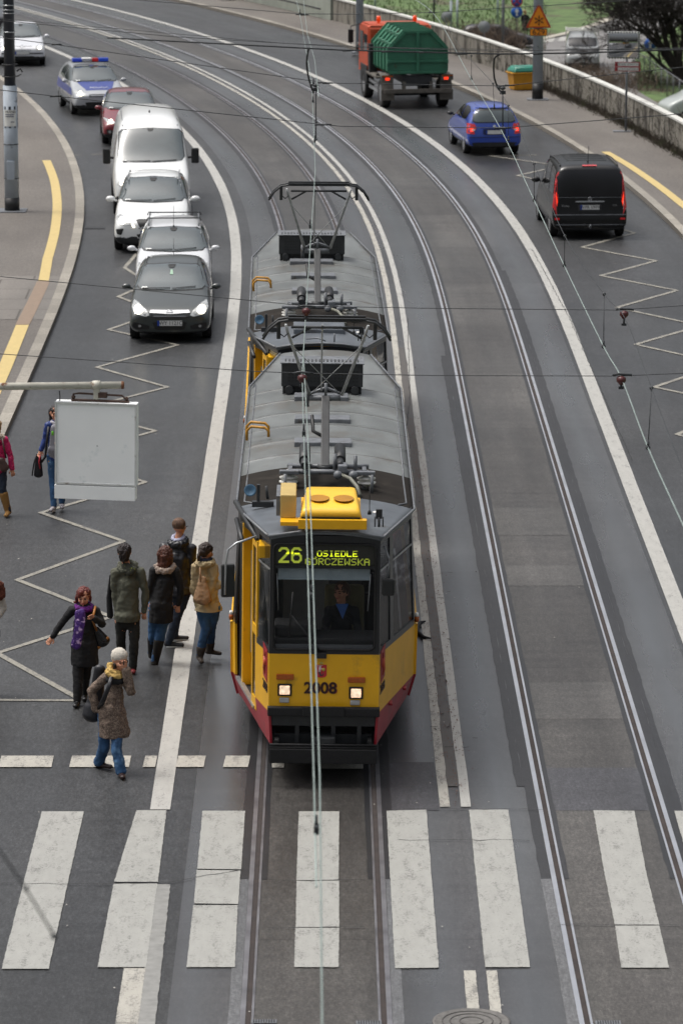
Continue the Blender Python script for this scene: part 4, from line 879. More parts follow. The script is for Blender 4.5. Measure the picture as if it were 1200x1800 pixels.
def front_glass(t, T, F, gm, pts, y_w=None, wip=True):
    g = decal('windscreen', T, F([(x * 1.035, z + (.012 if z > 1.2 else -.012)) for x, z in pts]), 'F', M_blk, t, .004, rnd=1); w_ = decal('windscreen_glass', T, F(pts), 'F', gm, g, .010, rnd=1)
    zb_ = min(p[1] for p in pts); xb = max(p[0] for p in pts); zt = max(p[1] for p in pts)
    decal('rear_view_mirror', T, F([(-.09, zt - .02), (.09, zt - .02), (.05, zt - .075), (-.05, zt - .075)]), 'F', M_blk, g, .018, rnd=1)
    decal('sticker', T, F([(-xb + .1, zb_ + .045), (-xb + .22, zb_ + .045), (-xb + .22, zb_ + .015), (-xb + .1, zb_ + .015)]), 'F', M_paper, g, .016, rnd=0)
    if wip:
        for x0, x1, dz in ((-xb + .12, -.02, .01), (0.02, xb - .2, .03)):
            P_ = []
            for k in range(5):
                u = F([(x0 + (x1 - x0) * k / 4, zb_ + .012 + dz * (k / 4))])[0]; h = T.ray_cast(Vector((u[0], -2, u[1])), Vector((0, 1, 0)))
                if h[0]: P_.append(h[0] + h[1] * .03)
            if len(P_) > 1: bm = bmesh.new(); tube(bm, P_, .009, 6); fin('wiper', bm, M_blk, t)
    return g
def side_glass(t, T, sd, gm, groups, sides=(-1, 1)):
    for s in sides:
        for pts in groups: decal('side_window', T, sd(pts), 'l' if s < 0 else 'r', gm, t, .006, rnd=1)
def lamps(t, T, F, pts, lit_c, lit_r=.055, ax='F', house=None, lens=None, two=None):
    for s in (-1, 1):
        h = decal('headlight', T, F([(s * x, z) for x, z in pts]), ax, house or M_headh, t, .010, cut=.05)
        c = F([(s * lit_c[0], lit_c[1])])[0]; q = [(c[0] + cos(a) * lit_r * 1.15, c[1] + sin(a) * lit_r) for a in [2 * pi * k / 12 for k in range(12)]]
        decal('lamp', T, q, ax, lens or M_head, h, .018, cut=.04, rnd=0)
        if two: c = F([(s * two[0], two[1])])[0]; q = [(c[0] + cos(a) * .032, c[1] + sin(a) * .03) for a in [2 * pi * k / 10 for k in range(10)]]; decal('indicator_lamp', T, q, ax, M_fog, h, .018, cut=.04, rnd=0)
HW = [(1.25, .99), (2.02, 1.34), (2.55, 1.37), (2.5, .985)]; HR = [(2.62, .985), (2.66, 1.37), (3.2, 1.36), (3.62, 1.24), (3.66, 1.02)]
WSH = [(-.72, .99), (-.575, 1.37), (0, 1.405), (.575, 1.37), (.72, .99), (0, .97)]
def pl(px, py, h=None):
    p = G(px, py); s, o, hh = SO(p); return p, hh
def body_line(t, T, sd, zs, m):
    for s in (-1, 1):
        for (y0, y1, z0, z1) in zs: decal('door_seam', T, sd([(y0, z0), (y1, z0), (y1, z1), (y0, z1)]), 'l' if s < 0 else 'r', m, t, .002, rnd=0)
def common(t, T, F, sd, gm, m, W, mz=1.0, my=1.42, mm=None, wsh=WSH, door=True, msz=1.):
    front_glass(t, T, F, gm, wsh); side_glass(t, T, sd, gm, [HW, HR])
    y, z = sd([(my, mz)])[0]
    for s in (-1, 1): mirror_part(t, s * (W - .03), y, z, s, mm or m, msz)
    if door: body_line(t, T, sd, [(1.28, 1.29, .3, .95), (2.58, 2.59, .3, .95), (3.3, 3.31, .45, .95)], M_blk)
# -- dark green hatchback at the head of the queue
p, hh = pl(299, 604)
t, o, T, m, gm, F, sd, W, H, L_ = make_car('hatchback', 'dark green grey hatchback with plate WY 1121C at the front of the queue', p, hh + .01, HATCH, '2c3230', rough=.3, coat=.8, zc=.25)
common(t, T, F, sd, gm, m, W)
lamps(t, T, F, [(.42, .60), (.50, .57), (.72, .62), (.80, .72), (.76, .83), (.66, .80), (.50, .70)], (.66, .69), .075, two=(.53, .645))
decal('grille', T, F([(-.40, .60), (-.38, .67), (.38, .67), (.40, .60), (.34, .55), (-.34, .55)]), 'F', M_blk, t, .008); 
decal('grille_bar', T, F([(-.42, .645), (-.40, .69), (.40, .69), (.42, .645), (0, .625)]), 'F', M_chrome, t, .016, rnd=0); decal('grille_slat', T, F([(-.34, .575), (-.34, .587), (.34, .587), (.34, .575)]), 'F', M_chrome, t, .012, rnd=0)
decal('lower_intake', T, F([(-.36, .46), (.36, .46), (.30, .29), (-.30, .29)]), 'F', M_blk, t, .008)
for s in (-1, 1):
    a = decal('fog_recess', T, F([(s * .42, .38), (s * .76, .46), (s * .78, .36), (s * .70, .31), (s * .44, .31)]), 'F', M_blk, t, .008)
    decal('fog_lamp', T, [(s * .63 + cos(k) * .035, .375 + sin(k) * .03) for k in (0, 1, 2, 3, 4, 5)], 'F', M_fog, a, .014)
bm = bmesh.new(); h = T.ray_cast(Vector((0, -2, .655)), Vector((0, 1, 0)))[0]; M_ = Matrix.Translation((0, h.y - .022, .66)) @ Matrix.Rotation(pi / 2, 4, 'X'); tube(bm, [M_ @ Vector((cos(a) * .06, sin(a) * .05, 0)) for a in [2 * pi * k / 20 for k in range(20)]], .008, 6, closed=True); poly(bm, [M_ @ Vector(v) for v in ((-.075, -.008, 0), (-.01, -.012, 0), (-.02, 0, 0), (.075, .008, 0), (.01, .012, 0), (.02, 0, 0))], (0, .006, 0)); fin('badge', bm, M_chrome, t)
plate(t, T, 0, .435, 'F', 'WY 1121C', gap=.012)
for s in (-1, 1):
    bm = bmesh.new(); tube(bm, [T.ray_cast(Vector((s * .55, y, 4)), Vector((0, 0, -1)))[0] + Vector((0, 0, .006)) for y in (1.95, 2.3, 2.8, 3.3)], .010, 6); fin('roof_gutter', bm, M_blk, t)
bm = bmesh.new(); cyl(bm, (0, 3.3, 1.42), (0, 3.45, 1.75), .005); fin('aerial', bm, M_blk, t)
decal('air_freshener', T, F([(-.02, 1.30), (.02, 1.30), (.035, 1.22), (-.035, 1.22)]), 'F', mat('green_card', '8fae96', rough=.6), t, .018)
# -- white estate behind it
p, hh = pl(305, 529)
t, o, T, m, gm, F, sd, W, H, L_ = make_car('estate_car', 'white estate car with roof bars close behind the dark green hatchback', p, hh + .02, WAGON, 'c6c8ca', wheels=(.85, 3.55), rough=.35)
common(t, T, F, sd, gm, m, W); lamps(t, T, F, [(.45, .60), (.72, .62), (.80, .72), (.76, .80), (.50, .72)], (.66, .69), .05)
decal('grille', T, F([(-.38, .60), (-.38, .69), (.38, .69), (.38, .60)]), 'F', M_blk, t); decal('lower_intake', T, F([(-.5, .44), (.5, .44), (.46, .29), (-.46, .29)]), 'F', M_blk, t)
for s in (-1, 1):
    bm = bmesh.new(); tube(bm, [(s * .57, 2.1, 1.42), (s * .57, 2.2, 1.5), (s * .565, 3.9, 1.5), (s * .56, 4.05, 1.42)], .018); fin('roof_rail', bm, M_gm, t)
for y in (2.45, 3.45): bm = bmesh.new(); tube(bm, [(-.62, y, 1.49), (-.6, y, 1.55), (.6, y, 1.55), (.62, y, 1.49)], .016); fin('roof_bar', bm, M_dk, t)
bm = bmesh.new(); cyl(bm, (0, 2.05, 1.41), (0, 2.0, 1.43), .02); cyl(bm, (0, 2.05, 1.43), (0, 2.3, 1.85), .005); fin('aerial', bm, M_blk, t)
# -- white SUV
p, hh = pl(267, 446)
t, o, T, m, gm, F, sd, W, H, L_ = make_car('suv', 'white SUV with black lower bumper and lit headlights in front of the white van', p, hh - .01, HATCH, 'd2d4d3', sx=1.08, sy=1.09, sz=1.15, wr=.36, zc=.40, rough=.35)
common(t, T, F, sd, gm, m, W, msz=1.2); lamps(t, T, F, [(.42, .61), (.60, .60), (.76, .64), (.79, .74), (.70, .79), (.56, .72)], (.66, .68), .07)
decal('grille', T, F([(-.36, .72), (.36, .72), (.24, .53), (-.24, .53)]), 'F', M_blk, t); decal('grille_strip', T, F([(-.30, .545), (-.27, .53), (.33, .70), (.30, .72)]), 'F', M_chrome, t, .014, rnd=0)
decal('lower_intake', T, F([(-.34, .42), (.34, .42), (.30, .34), (-.30, .34)]), 'F', M_blk, t)
for s in (-1, 1):
    decal('side_intake', T, F([(s * .62, .54), (s * .80, .52), (s * .78, .42), (s * .68, .40)]), 'F', M_blk, t); decal('parking_lamp', T, F([(s * .42, .64), (s * .46, .64), (s * .41, .56), (s * .37, .56)]), 'F', M_head, t, .014)
    bm = bmesh.new(); tube(bm, [(s * .635, 2.0, 1.57), (s * .63, 2.3, 1.63), (s * .62, 3.4, 1.64), (s * .61, 3.8, 1.56)], .014); fin('roof_rail', bm, M_gm, t)
plate(t, T, 0, .50, 'F', None, gap=.015)
# -- white delivery van
p, hh = pl(269, 384)
t, o, T, m, gm, F, sd, W, H, L_ = make_car('van', 'tall white delivery van between the white SUV and the red hatchback', p, hh + .02, VAN, 'd6d8d7', wheels=(.95, 4.3), wr=.34, zc=.55, rough=.4)
front_glass(t, T, F, gm, [(-.86, 1.40), (-.80, 2.12), (0, 2.17), (.80, 2.12), (.86, 1.40), (0, 1.36)])
for s in (-1, 1):
    decal('side_window', T, [(1.35, 1.42), (1.75, 1.98), (2.35, 2.0), (2.35, 1.42)], 'l' if s < 0 else 'r', gm, t)
    bm = bmesh.new(); box(bm, s * 1.16 - .10, s * 1.16 + .10, 1.28, 1.38, 1.28, 1.68, .04); cyl(bm, (s * .98, 1.4, 1.42), (s * 1.1, 1.35, 1.45), .03); fin('wing_mirror', bm, M_blk, t)
    decal('headlight', T, [(s * .62, .96), (s * .86, 1.0), (s * .92, .86), (s * .64, .80)], 'F', M_headh, t, .01); decal('lamp', T, [(s * .76 + cos(k) * .08, .90 + sin(k) * .06) for k in (0, 1, 2, 3, 4, 5)], 'F', M_head, t, .016)
    bm = bmesh.new(); tube(bm, [(s * .72, y, T.ray_cast(Vector((s * .72, y, 5)), Vector((0, 0, -1)))[0].z + .004) for y in (1.9, 2.4, 3.2, 4.2, 5.1)], .014, 6); fin('roof_seam', bm, M_gm, t)
decal('grille', T, [(-.5, .82), (.5, .82), (.46, .62), (-.46, .62)], 'F', M_blk, t); decal('lower_bumper', T, [(-.92, .60), (.92, .60), (.88, .38), (-.88, .38)], 'F', M_clad, t, .01, rnd=1)
bm = bmesh.new(); tube(bm, [(0, 2.45, 2.5), (.0, 2.47, 2.56)], .02); fin('aerial', bm, M_blk, t)
body_line(t, T, sd, [(1.3, 1.31, .4, 1.35), (2.42, 2.43, .4, 2.2), (3.9, 3.91, .4, 2.2)], M_gm)
# -- red hatchback, police estate, silver saloon further back
def place2(fpx, rpx, side, W, fy, wheelbase_sign=1):
    """front axle and rear axle wheel contacts on one side -> location of the front, heading (front towards -local y)"""
    a, b = G(*fpx), G(*rpx); d = (b - a).normalized(); hd = math.atan2(-d.x, d.y); R_ = Matrix.Rotation(hd, 4, 'Z')
    return a - R_ @ Vector((side * (W - .1), fy, 0)), hd
loc, hd = place2((180, 252), (161, 237), -1, .88, .84)
t, o, T, m, gm, F, sd, W, H, L_ = make_car('hatchback', 'dark red hatchback between the police car and the white van', loc, SO(loc)[2] - .05, HATCH, '6e1722', sx=1.02, sy=1.02, sz=1.02, rough=.25)
common(t, T, F, sd, gm, m, W); lamps(t, T, F, [(.42, .66), (.70, .66), (.82, .78), (.70, .77)], (.60, .70), .055)
decal('grille', T, F([(-.44, .50), (.44, .50), (.36, .30), (-.36, .30)]), 'F', M_blk, t); decal('upper_grille', T, F([(-.3, .64), (.3, .64), (.28, .59), (-.28, .59)]), 'F', M_blk, t)
for s in (-1, 1): f_ = decal('fog_recess', T, F([(s * .54, .46), (s * .74, .50), (s * .72, .36), (s * .56, .36)]), 'F', M_blk, t); decal('fog_lamp', T, F([(s * .64 + cos(k) * .05, .42 + sin(k) * .05) for k in (0, 1, 2, 3, 4, 5)]), 'F', M_fog, f_, .014)
loc, hd = place2((130, 200), (114, 187), -1, .88, .84)
t, o, T, m, gm, F, sd, W, H, L_ = make_car('police_car', 'silver police estate with blue bonnet and a blue and red light bar', loc, SO(loc)[2] + .04, WAGON, '9b9ea2', sx=1.02, sz=1.03, rough=.3, spokes=7)
common(t, T, F, sd, gm, m, W); lamps(t, T, F, [(.44, .62), (.72, .64), (.80, .76), (.66, .79), (.50, .72)], (.62, .69), .06)
M_pbl = mat('police_blue', '2a3b80', rough=.35, coat=.3)
decal('bonnet_panel', T, [(-.42, .32), (.42, .32), (.60, 1.10), (-.60, 1.10)], 'T', M_pbl, t, .004, rnd=0)
for s in ('l', 'r'): decal('side_stripe', T, sd([(.9, .82), (4.1, .90), (4.1, .62), (.5, .62)]), s, M_pbl, t, .004, rnd=0)
decal('grille', T, F([(-.38, .60), (-.36, .68), (.36, .68), (.38, .60)]), 'F', M_blk, t); decal('grille_bar', T, F([(-.36, .635), (-.36, .65), (.36, .65), (.36, .635)]), 'F', M_chrome, t, .014, rnd=0); decal('lower_intake', T, F([(-.5, .44), (.5, .44), (.46, .32), (-.46, .32)]), 'F', M_blk, t)
bm = bmesh.new(); box(bm, -.60, .60, 2.2, 2.45, 1.53, 1.56, .01); lb = fin('light_bar', bm, M_dk, t)
for x0, x1, mm in ((-.60, -.28, mat('lens_blue', '0f3fb0', rough=.15, coat=1, emit=.2)), (-.27, .05, M_paper), (.06, .26, mat('lens_red', 'a01018', rough=.15, coat=1, emit=.2)), (.27, .60, MATS['lens_blue'])): bm = bmesh.new(); box(bm, x0, x1, 2.19, 2.46, 1.56, 1.68, .03); fin('beacon_lens', bm, mm, lb)
text_mesh('police_text', 'POLICJA', .085, M_pbl, t, Matrix.Translation((-.11, 2.187, 1.62)) @ Matrix.Rotation(pi / 2, 4, 'X'), .002)
zz = T.ray_cast(Vector((0, .52, 5)), Vector((0, 0, -1)))[0].z; text_mesh('police_text', 'POLICJA', .15, mat('reflective_white', 'c9cbd4', rough=.4), t, Matrix.Translation((0.02, .50, zz + .01)) @ Matrix.Rotation(rad(14), 4, 'X'), .003, sx=1.1)
bm = bmesh.new(); zz = T.ray_cast(Vector((0, 2.02, 5)), Vector((0, 0, -1)))[0].z
poly(bm, [(x * .7, 2.02 + y * .9, zz + .012 + y * .15) for x, y in ((-.14, -.02), (-.02, .04), (-.06, .10), (.02, .10), (.03, .04), (.14, .02), (.05, -.02), (.04, -.08), (-.04, -.06))]); fin('roof_mark', bm, M_pbl, t)
body_line(t, T, sd, [(1.28, 1.29, .3, .95), (2.58, 2.59, .3, .95)], M_gm)
loc = G(40, 117); hd = SO(loc)[2]
t, o, T, m, gm, F, sd, W, H, L_ = make_car('saloon_car', 'white saloon car partly behind the tall pole at the upper left', loc, hd - .14, HATCH, 'c8cace', rough=.3)
common(t, T, F, sd, gm, m, W); lamps(t, T, F, [(.48, .60), (.76, .60), (.78, .72), (.50, .73)], (.64, .67), .05)
decal('grille', T, F([(-.36, .73), (-.09, .73), (0, .69), (.09, .73), (.36, .73), (.34, .60), (-.34, .60)]), 'F', M_blk, t, rnd=0); decal('badge', T, [(cos(k) * .05, .72 + sin(k) * .05) for k in (0, 1, 2, 3, 4, 5)], 'F', M_chrome, t, .016)
decal('bumper_strip', T, F([(-.76, .50), (.76, .50), (.76, .46), (-.76, .46)]), 'F', M_blk, t, rnd=0); decal('lower_intake', T, F([(-.42, .38), (.42, .38), (.40, .28), (-.40, .28)]), 'F', M_blk, t)
plate(t, T, -.0, .50, 'F', None, gap=.02)
loc = G(-8, 60); t, o, T, m, gm, F, sd, W, H, L_ = make_car('hatchback', 'dark car just cut by the left edge behind the white saloon', loc, SO(loc)[2], HATCH, '24272b'); common(t, T, F, sd, gm, m, W)
# -- blue small hatchback seen from behind
def place_rear(lr, lf, W, ry, trim=0.):
    """left rear and left front wheel contacts in the photo; car drives away. local front at y=0"""
    a, b = G(*lr), G(*lf); d = (b - a).normalized(); hd = math.atan2(-d.x, d.y) + pi + trim
    R_ = Matrix.Rotation(hd, 4, 'Z'); return a - R_ @ Vector(((W - .12), ry, 0)), hd
loc, hd = place_rear((820, 269), (797, 252), .82, 3.30)
t, o, T, m, gm, F, sd, W, H, L_ = make_car('hatchback', 'blue hatchback driving away behind the truck', loc, hd, SMALL, '1b3c94', sx=.95, sz=1.0, wheels=(.80, 3.30), wr=.30, rough=.3, zc=.3)
R = F
g = decal('rear_window_surround', T, F([(-.60, 1.36), (.60, 1.36), (.70, .97), (-.70, .97)]), 'R', M_blk, t, .004); decal('rear_window', T, F([(-.56, 1.31), (.56, 1.31), (.66, .99), (-.66, .99)]), 'R', M_glass, g, .010)
side_glass(t, T, sd, M_glassd, [[(1.3, 1.0), (2.02, 1.34), (2.5, 1.37), (2.48, .99)], [(2.56, .99), (2.58, 1.37), (3.1, 1.36), (3.5, 1.28), (3.35, 1.02)]])
for s in (-1, 1):
    h = decal('tail_light', T, F([(s * .60, .92), (s * .80, .96), (s * .84, .66), (s * .62, .64), (s * .64, .74), (s * .56, .80)]), 'R', M_tailr, t, .012); decal('brake_lamp', T, F([(s * .66, .82), (s * .76, .82), (s * .76, .72), (s * .66, .72)]), 'R', M_taill, h, .02); decal('reversing_lens', T, F([(s * .60, .80), (s * .72, .78), (s * .72, .74), (s * .62, .74)]), 'R', M_tailw, h, .022, rnd=0)
    decal('tail_light_side', T, sd([(3.78, .95), (4.02, .95), (4.02, .66), (3.85, .68)]), 'l' if s < 0 else 'r', M_tailr, h, .01); mirror_part(t, s * (W - .03), 1.4, 1.0, s, M_dk)
decal('plate_recess', T, F([(-.36, .80), (.36, .80), (.36, .62), (-.36, .62)]), 'R', mat('deep_blue', '0b1a4c', rough=.4), t, .004); plate(t, T, 0, .70, 'R', None, gap=.02)
decal('badge', T, [(cos(k) * .05, .865 + sin(k) * .045) for k in (0, 1, 2, 3, 4, 5)], 'R', M_chrome, t, .014); decal('bumper_seam', T, F([(-.80, .56), (.80, .56), (.80, .545), (-.80, .545)]), 'R', M_blk, t, .006, rnd=0)
decal('roof_spoiler', T, F([(-.56, 1.43), (.56, 1.43), (.60, 1.37), (-.60, 1.37)]), 'R', m, t, .03); decal('lower_valance', T, F([(-.7, .40), (.7, .40), (.7, .28), (-.7, .28)]), 'R', M_clad, t, .006)
bm = bmesh.new(); cyl(bm, (-.05, 3.86, 1.03), (-.40, 3.87, 1.06), .012); fin('rear_wiper', bm, M_blk, t)
# -- black people carrier
loc, hd = place_rear((971, 414), (950, 386), .95, 3.95)
t, o, T, m, gm, F, sd, W, H, L_ = make_car('people_carrier', 'black people carrier with roof rails and plate WPR 59990', loc, hd, MPV, '08090a', wheels=(.9, 3.95), wr=.34, rough=.25, coat=0, zc=.30, spokes=6, glass_m=M_glassd)
g = decal('rear_window', T, [(-.80, 1.74), (.80, 1.74), (.82, 1.08), (-.82, 1.08)], 'R', M_glassd, t, .008)
side_glass(t, T, sd, M_glassd, [[(1.35, 1.12), (1.95, 1.70), (2.35, 1.74), (2.35, 1.10)], [(2.45, 1.10), (2.45, 1.74), (3.4, 1.74), (3.4, 1.10)], [(3.5, 1.10), (3.5, 1.73), (4.45, 1.70), (4.5, 1.12)]])
for s in (-1, 1):
    h = decal('tail_light', T, [(s * .82, 1.72), (s * .88, 1.70), (s * .93, 1.2), (s * .94, .75), (s * .84, .75), (s * .83, 1.1)], 'R', M_tailr, t, .014, cut=.05)
    decal('tail_light_side', T, [(4.60, 1.7), (4.68, 1.7), (4.78, .8), (4.70, .8)], 'l' if s < 0 else 'r', M_tailr, h, .01)
    decal('brake_lamp', T, [(s * .84, 1.20), (s * .91, 1.20), (s * .91, 1.10), (s * .84, 1.10)], 'R', M_taill, h, .022); decal('reversing_lens', T, [(s * .84, 1.08), (s * .92, 1.08), (s * .925, .88), (s * .85, .88)], 'R', M_tailw, h, .024, rnd=0)
    decal('reflector', T, [(s * .76, .56), (s * .88, .56), (s * .88, .51), (s * .76, .51)], 'R', M_tailr, t, .012, rnd=0); mirror_part(t, s * (W - .06), 1.45, 1.12, s, M_blk, 1.2)
    bm = bmesh.new(); rz_ = lambda y: T.ray_cast(Vector((s * .72, y, 5)), Vector((0, 0, -1)))[0].z
    tube(bm, [(s * .72, 2.0, rz_(2.0)), (s * .72, 2.12, rz_(2.1) + .055), (s * .72, 3.2, rz_(3.2) + .06), (s * .72, 4.3, rz_(4.3) + .055), (s * .72, 4.42, rz_(4.4))], .018); fin('roof_rail', bm, M_blk, t)
decal('handle_strip', T, [(-.36, .98), (.36, .98), (.36, .945), (-.36, .945)], 'R', M_chrome, t, .02); decal('plate_recess', T, [(-.30, .90), (.30, .90), (.28, .72), (-.28, .72)], 'R', M_clad, t, .004); plate(t, T, 0, .82, 'R', 'WPR 59990', gap=.025, w_=.48)
decal('brake_strip', T, [(-.18, 1.84), (.18, 1.84), (.18, 1.815), (-.18, 1.815)], 'R', M_tailr, t, .02, rnd=0)
for z_ in (.645, .40): decal('bumper_line', T, [(-.9, z_), (.9, z_), (.9, z_ - .02), (-.9, z_ - .02)], 'R', M_gm, t, .012, rnd=0)
decal('tailgate_seam', T, [(-.8, 1.07), (.8, 1.07), (.8, 1.06), (-.8, 1.06)], 'R', M_gm, t, .012, rnd=0)
y_ = T.ray_cast(Vector((0, 9, 1.03)), Vector((0, -1, 0)))[0].y + .02; bm = bmesh.new(); c0 = Vector((0, y_, 1.025)); tube(bm, [c0 + Vector((cos(a) * .045, 0, sin(a) * .045)) for a in [2 * pi * k / 18 for k in range(18)]], .006, 6, closed=True)
for a in (90, 210, 330): cyl(bm, c0, c0 + Vector((cos(rad(a)) * .045, 0, sin(rad(a)) * .045)), .005, n=6)
fin('badge', bm, M_chrome, t)
RB = Matrix.Rotation(pi, 4, 'Z') @ Matrix.Rotation(pi / 2, 4, 'X')
text_mesh('model_lettering', 'Viano', .085, M_chrome, t, Matrix.Translation((.62, y_ + .035, .86)) @ RB, .003)
text_mesh('model_lettering', 'CDI', .06, M_chrome, t, Matrix.Translation((-.62, y_ + .035, .87)) @ RB, .003)
bm = bmesh.new(); cyl(bm, (0, 4.2, 1.89), (0, 4.22, 1.93), .02); cyl(bm, (0, 4.22, 1.93), (0, 4.35, 2.3), .006); fin('aerial', bm, M_blk, t)
bm = bmesh.new(); cyl(bm, (0, 4.75, .35), (0, 4.95, .33), .025); sph(bm, (0, 4.97, .38), .035); fin('tow_ball', bm, M_gm, t)
for k in range(5):
    y_ = 2.3 + k * .38; bm = bmesh.new(); tube(bm, [(x, y_, T.ray_cast(Vector((x, y_, 5)), Vector((0, 0, -1)))[0].z + .003) for x in (-.5, -.25, 0, .25, .5)], .008, 5); fin('roof_rib', bm, M_blk, t)
# -- lorry carrying a green skip
def lorry():
    a, b = G(674, 188), G(634, 167); d = (b - a).normalized(); hd = math.atan2(-d.x, d.y) - .02; W = 1.12
    R_ = Matrix.Rotation(hd, 4, 'Z'); loc = a - R_ @ Vector((-W + .12, 0, 0)); t = thing('lorry', 'orange lorry carrying a ribbed green skip on the far carriageway', 'lorry', loc, hd)
    org = mat('lorry_orange', 'b04522', rough=.4, var=.08, scale=3, dirt='8a4a2c', dscale=2, dthr=.6); grn = mat('skip_green', '2f6850', rough=.5, var=.12, scale=3, dirt='3f4b36', dscale=2.5, dthr=.6); mud = mat('muddy_grey', '54504a', rough=.8, var=.3, scale=6)
    wb = 3.3   # local: rear axle at y = 0, cab at +y
    bm = bmesh.new(); y0, y1 = wb - .75, wb + 1.15
    prof = [(y0, .95), (y1, .75), (y1 + .04, 1.4), (y1 - .12, 2.38), (y1 - .35, 2.5), (y0 + .08, 2.52), (y0, 2.42)]
    A = [bm.verts.new((-1.08, y, z)) for y, z in prof]; B = [bm.verts.new((1.08, y, z)) for y, z in prof]; bm.faces.new(A); bm.faces.new(B[::-1])
    for k in range(len(prof)): bm.faces.new((A[k], A[(k + 1) % len(prof)], B[(k + 1) % len(prof)], B[k]))
    bmesh.ops.bevel(bm, geom=bm.edges[:], offset=.07, segments=3, affect='EDGES'); cab = fin('cab', bm, org, t, smooth=True)
    for s in (-1, 1):
        bm = bmesh.new(); box(bm, s * 1.085 - .006, s * 1.085 + .006, y1 - .98, y1 - .28, 1.55, 2.22, .004); w_ = fin('side_window', bm, M_glassd, cab)
        bm = bmesh.new(); box(bm, s * 1.085 - .003, s * 1.085 + .003, y0 + .15, y1 - 1.08, 1.6, 2.15); fin('rear_side_window', bm, M_glass, cab)
        bm = bmesh.new(); box(bm, s * 1.35 - .09, s * 1.35 + .09, y1 - .02, y1 + .06, 1.75, 2.2, .02); cyl(bm, (s * 1.05, y1 - .1, 2.4), (s * 1.35, y1 + .05, 2.3), .018); cyl(bm, (s * 1.35, y1 + .03, 2.3), (s * 1.35, y1 + .03, 1.7), .015); fin('wing_mirror', bm, M_blk, t)
        bm = bmesh.new(); cyl(bm, (s * .62, y0 + .6, 2.5), (s * .62, y0 + .6, 2.58), .05); cyl(bm, (s * .62, y0 + .6, 2.58), (s * .62, y0 + .6, 2.75), .085, .06); fin('beacon', bm, mat('beacon_orange', 'd2400c', rough=.2, emit=.25), t)
        bm = bmesh.new(); box(bm, s * 1.09 - .02, s * 1.09 + .02, wb - .62, wb + .62, .55, 1.12, .01); fin('wheel_arch', bm, M_clad, t)
        for y, r in ((wb, .47), (0, .47)): wheel(t, s * (W - .15), y, r, s, .6, 8, .3)
        bm = bmesh.new()
        pts = [(s * .98, -.62, .62), (s * .98, -.5, .98), (s * .98, -.25, 1.1), (s * .98, .25, 1.1), (s * .98, .5, .98)]
        for q0, q1 in zip(pts, pts[1:]): poly(bm, [Vector(q0) + Vector((-.2, 0, 0)), Vector(q0) + Vector((.2, 0, 0)), Vector(q1) + Vector((.2, 0, 0)), Vector(q1) + Vector((-.2, 0, 0))], (0, 0, .02))
        fin('mudguard', bm, mud, t)
        bm = bmesh.new(); box(bm, s * .98 - .22, s * .98 + .22, -.68, -.65, .28, .62); fin('mud_flap', bm, mud, t)
        bm = bmesh.new(); box(bm, s * 1.0 - .2, s * 1.0 + .2, -.72, -.62, .92, 1.12, .01); lb = fin('lamp_box', bm, mud, t)
        bm = bmesh.new(); box(bm, s * .98 - .09, s * .98 + .05, -.73, -.715, .95, 1.03); fin('tail_lamp', bm, M_taill, lb); bm = bmesh.new(); box(bm, s * 1.0 - .18, s * 1.0 + .18, -.73, -.715, 1.06, 1.1); fin('amber_strip', bm, M_amb, lb)
        bm = bmesh.new(); box(bm, s * 1.02 - .03, s * 1.02 + .03, .62, wb - .7, .62, .72, .01); box(bm, s * 1.02 - .03, s * 1.02 + .03, .62, wb - .7, .40, .50, .01); fin('side_guard', bm, M_alu, t)
        bm = bmesh.new(); box(bm, s * .95 - .2, s * .95 + .15, .6, wb - .7, .88, .95, .01); fin('side_deck', bm, mud, t)
    bm = bmesh.new(); box(bm, -.5, -.3, -.6, y1 - .2, .85, 1.1); box(bm, .3, .5, -.6, y1 - .2, .85, 1.1); box(bm, -.5, .5, -.7, -.55, .75, 1.1); cyl(bm, (-.9, 0, .47), (.9, 0, .47), .1); fin('chassis', bm, M_dk, t)
    bm = bmesh.new(); box(bm, -1.12, 1.12, -.82, -.74, .52, .66, .015); box(bm, -.5, -.4, -.8, -.6, .6, .9); box(bm, .4, .5, -.8, -.6, .6, .9); fin('rear_bumper', bm, mud, t)
    bm = bmesh.new(); box(bm, -.45, .45, -.735, -.7, .84, 1.04)
    fin('rear_plate_bracket', bm, M_dk, t)
    bm = bmesh.new(); box(bm, -1.1, -.85, wb - 1.15, wb - .8, .9, 1.9, .03); fin('air_intake', bm, M_blk, t)
    # skip: octagonal closed container, tapering tail, ribs
    sk = thing('skip_container', 'ribbed green steel skip with sloped top on the orange lorry', 'skip', loc, hd)
    ya, yb = -.72, 2.35; zb_, z1, z2, wid, wt = 1.14, 1.96, 2.56, .97, .46
    bm = bmesh.new(); sec = [(-wid + .08, zb_), (wid - .08, zb_), (wid, zb_ + .1), (wid, z1), (wt, z2), (-wt, z2), (-wid, z1), (-wid, zb_ + .1)]
    A = [bm.verts.new((x, ya, z)) for x, z in sec]; B = [bm.verts.new((x, yb, z)) for x, z in sec]; bm.faces.new(A); bm.faces.new(B[::-1])
    for k in range(8): bm.faces.new((A[k], A[(k + 1) % 8], B[(k + 1) % 8], B[k]))
    sh = fin('shell', bm, grn, sk)
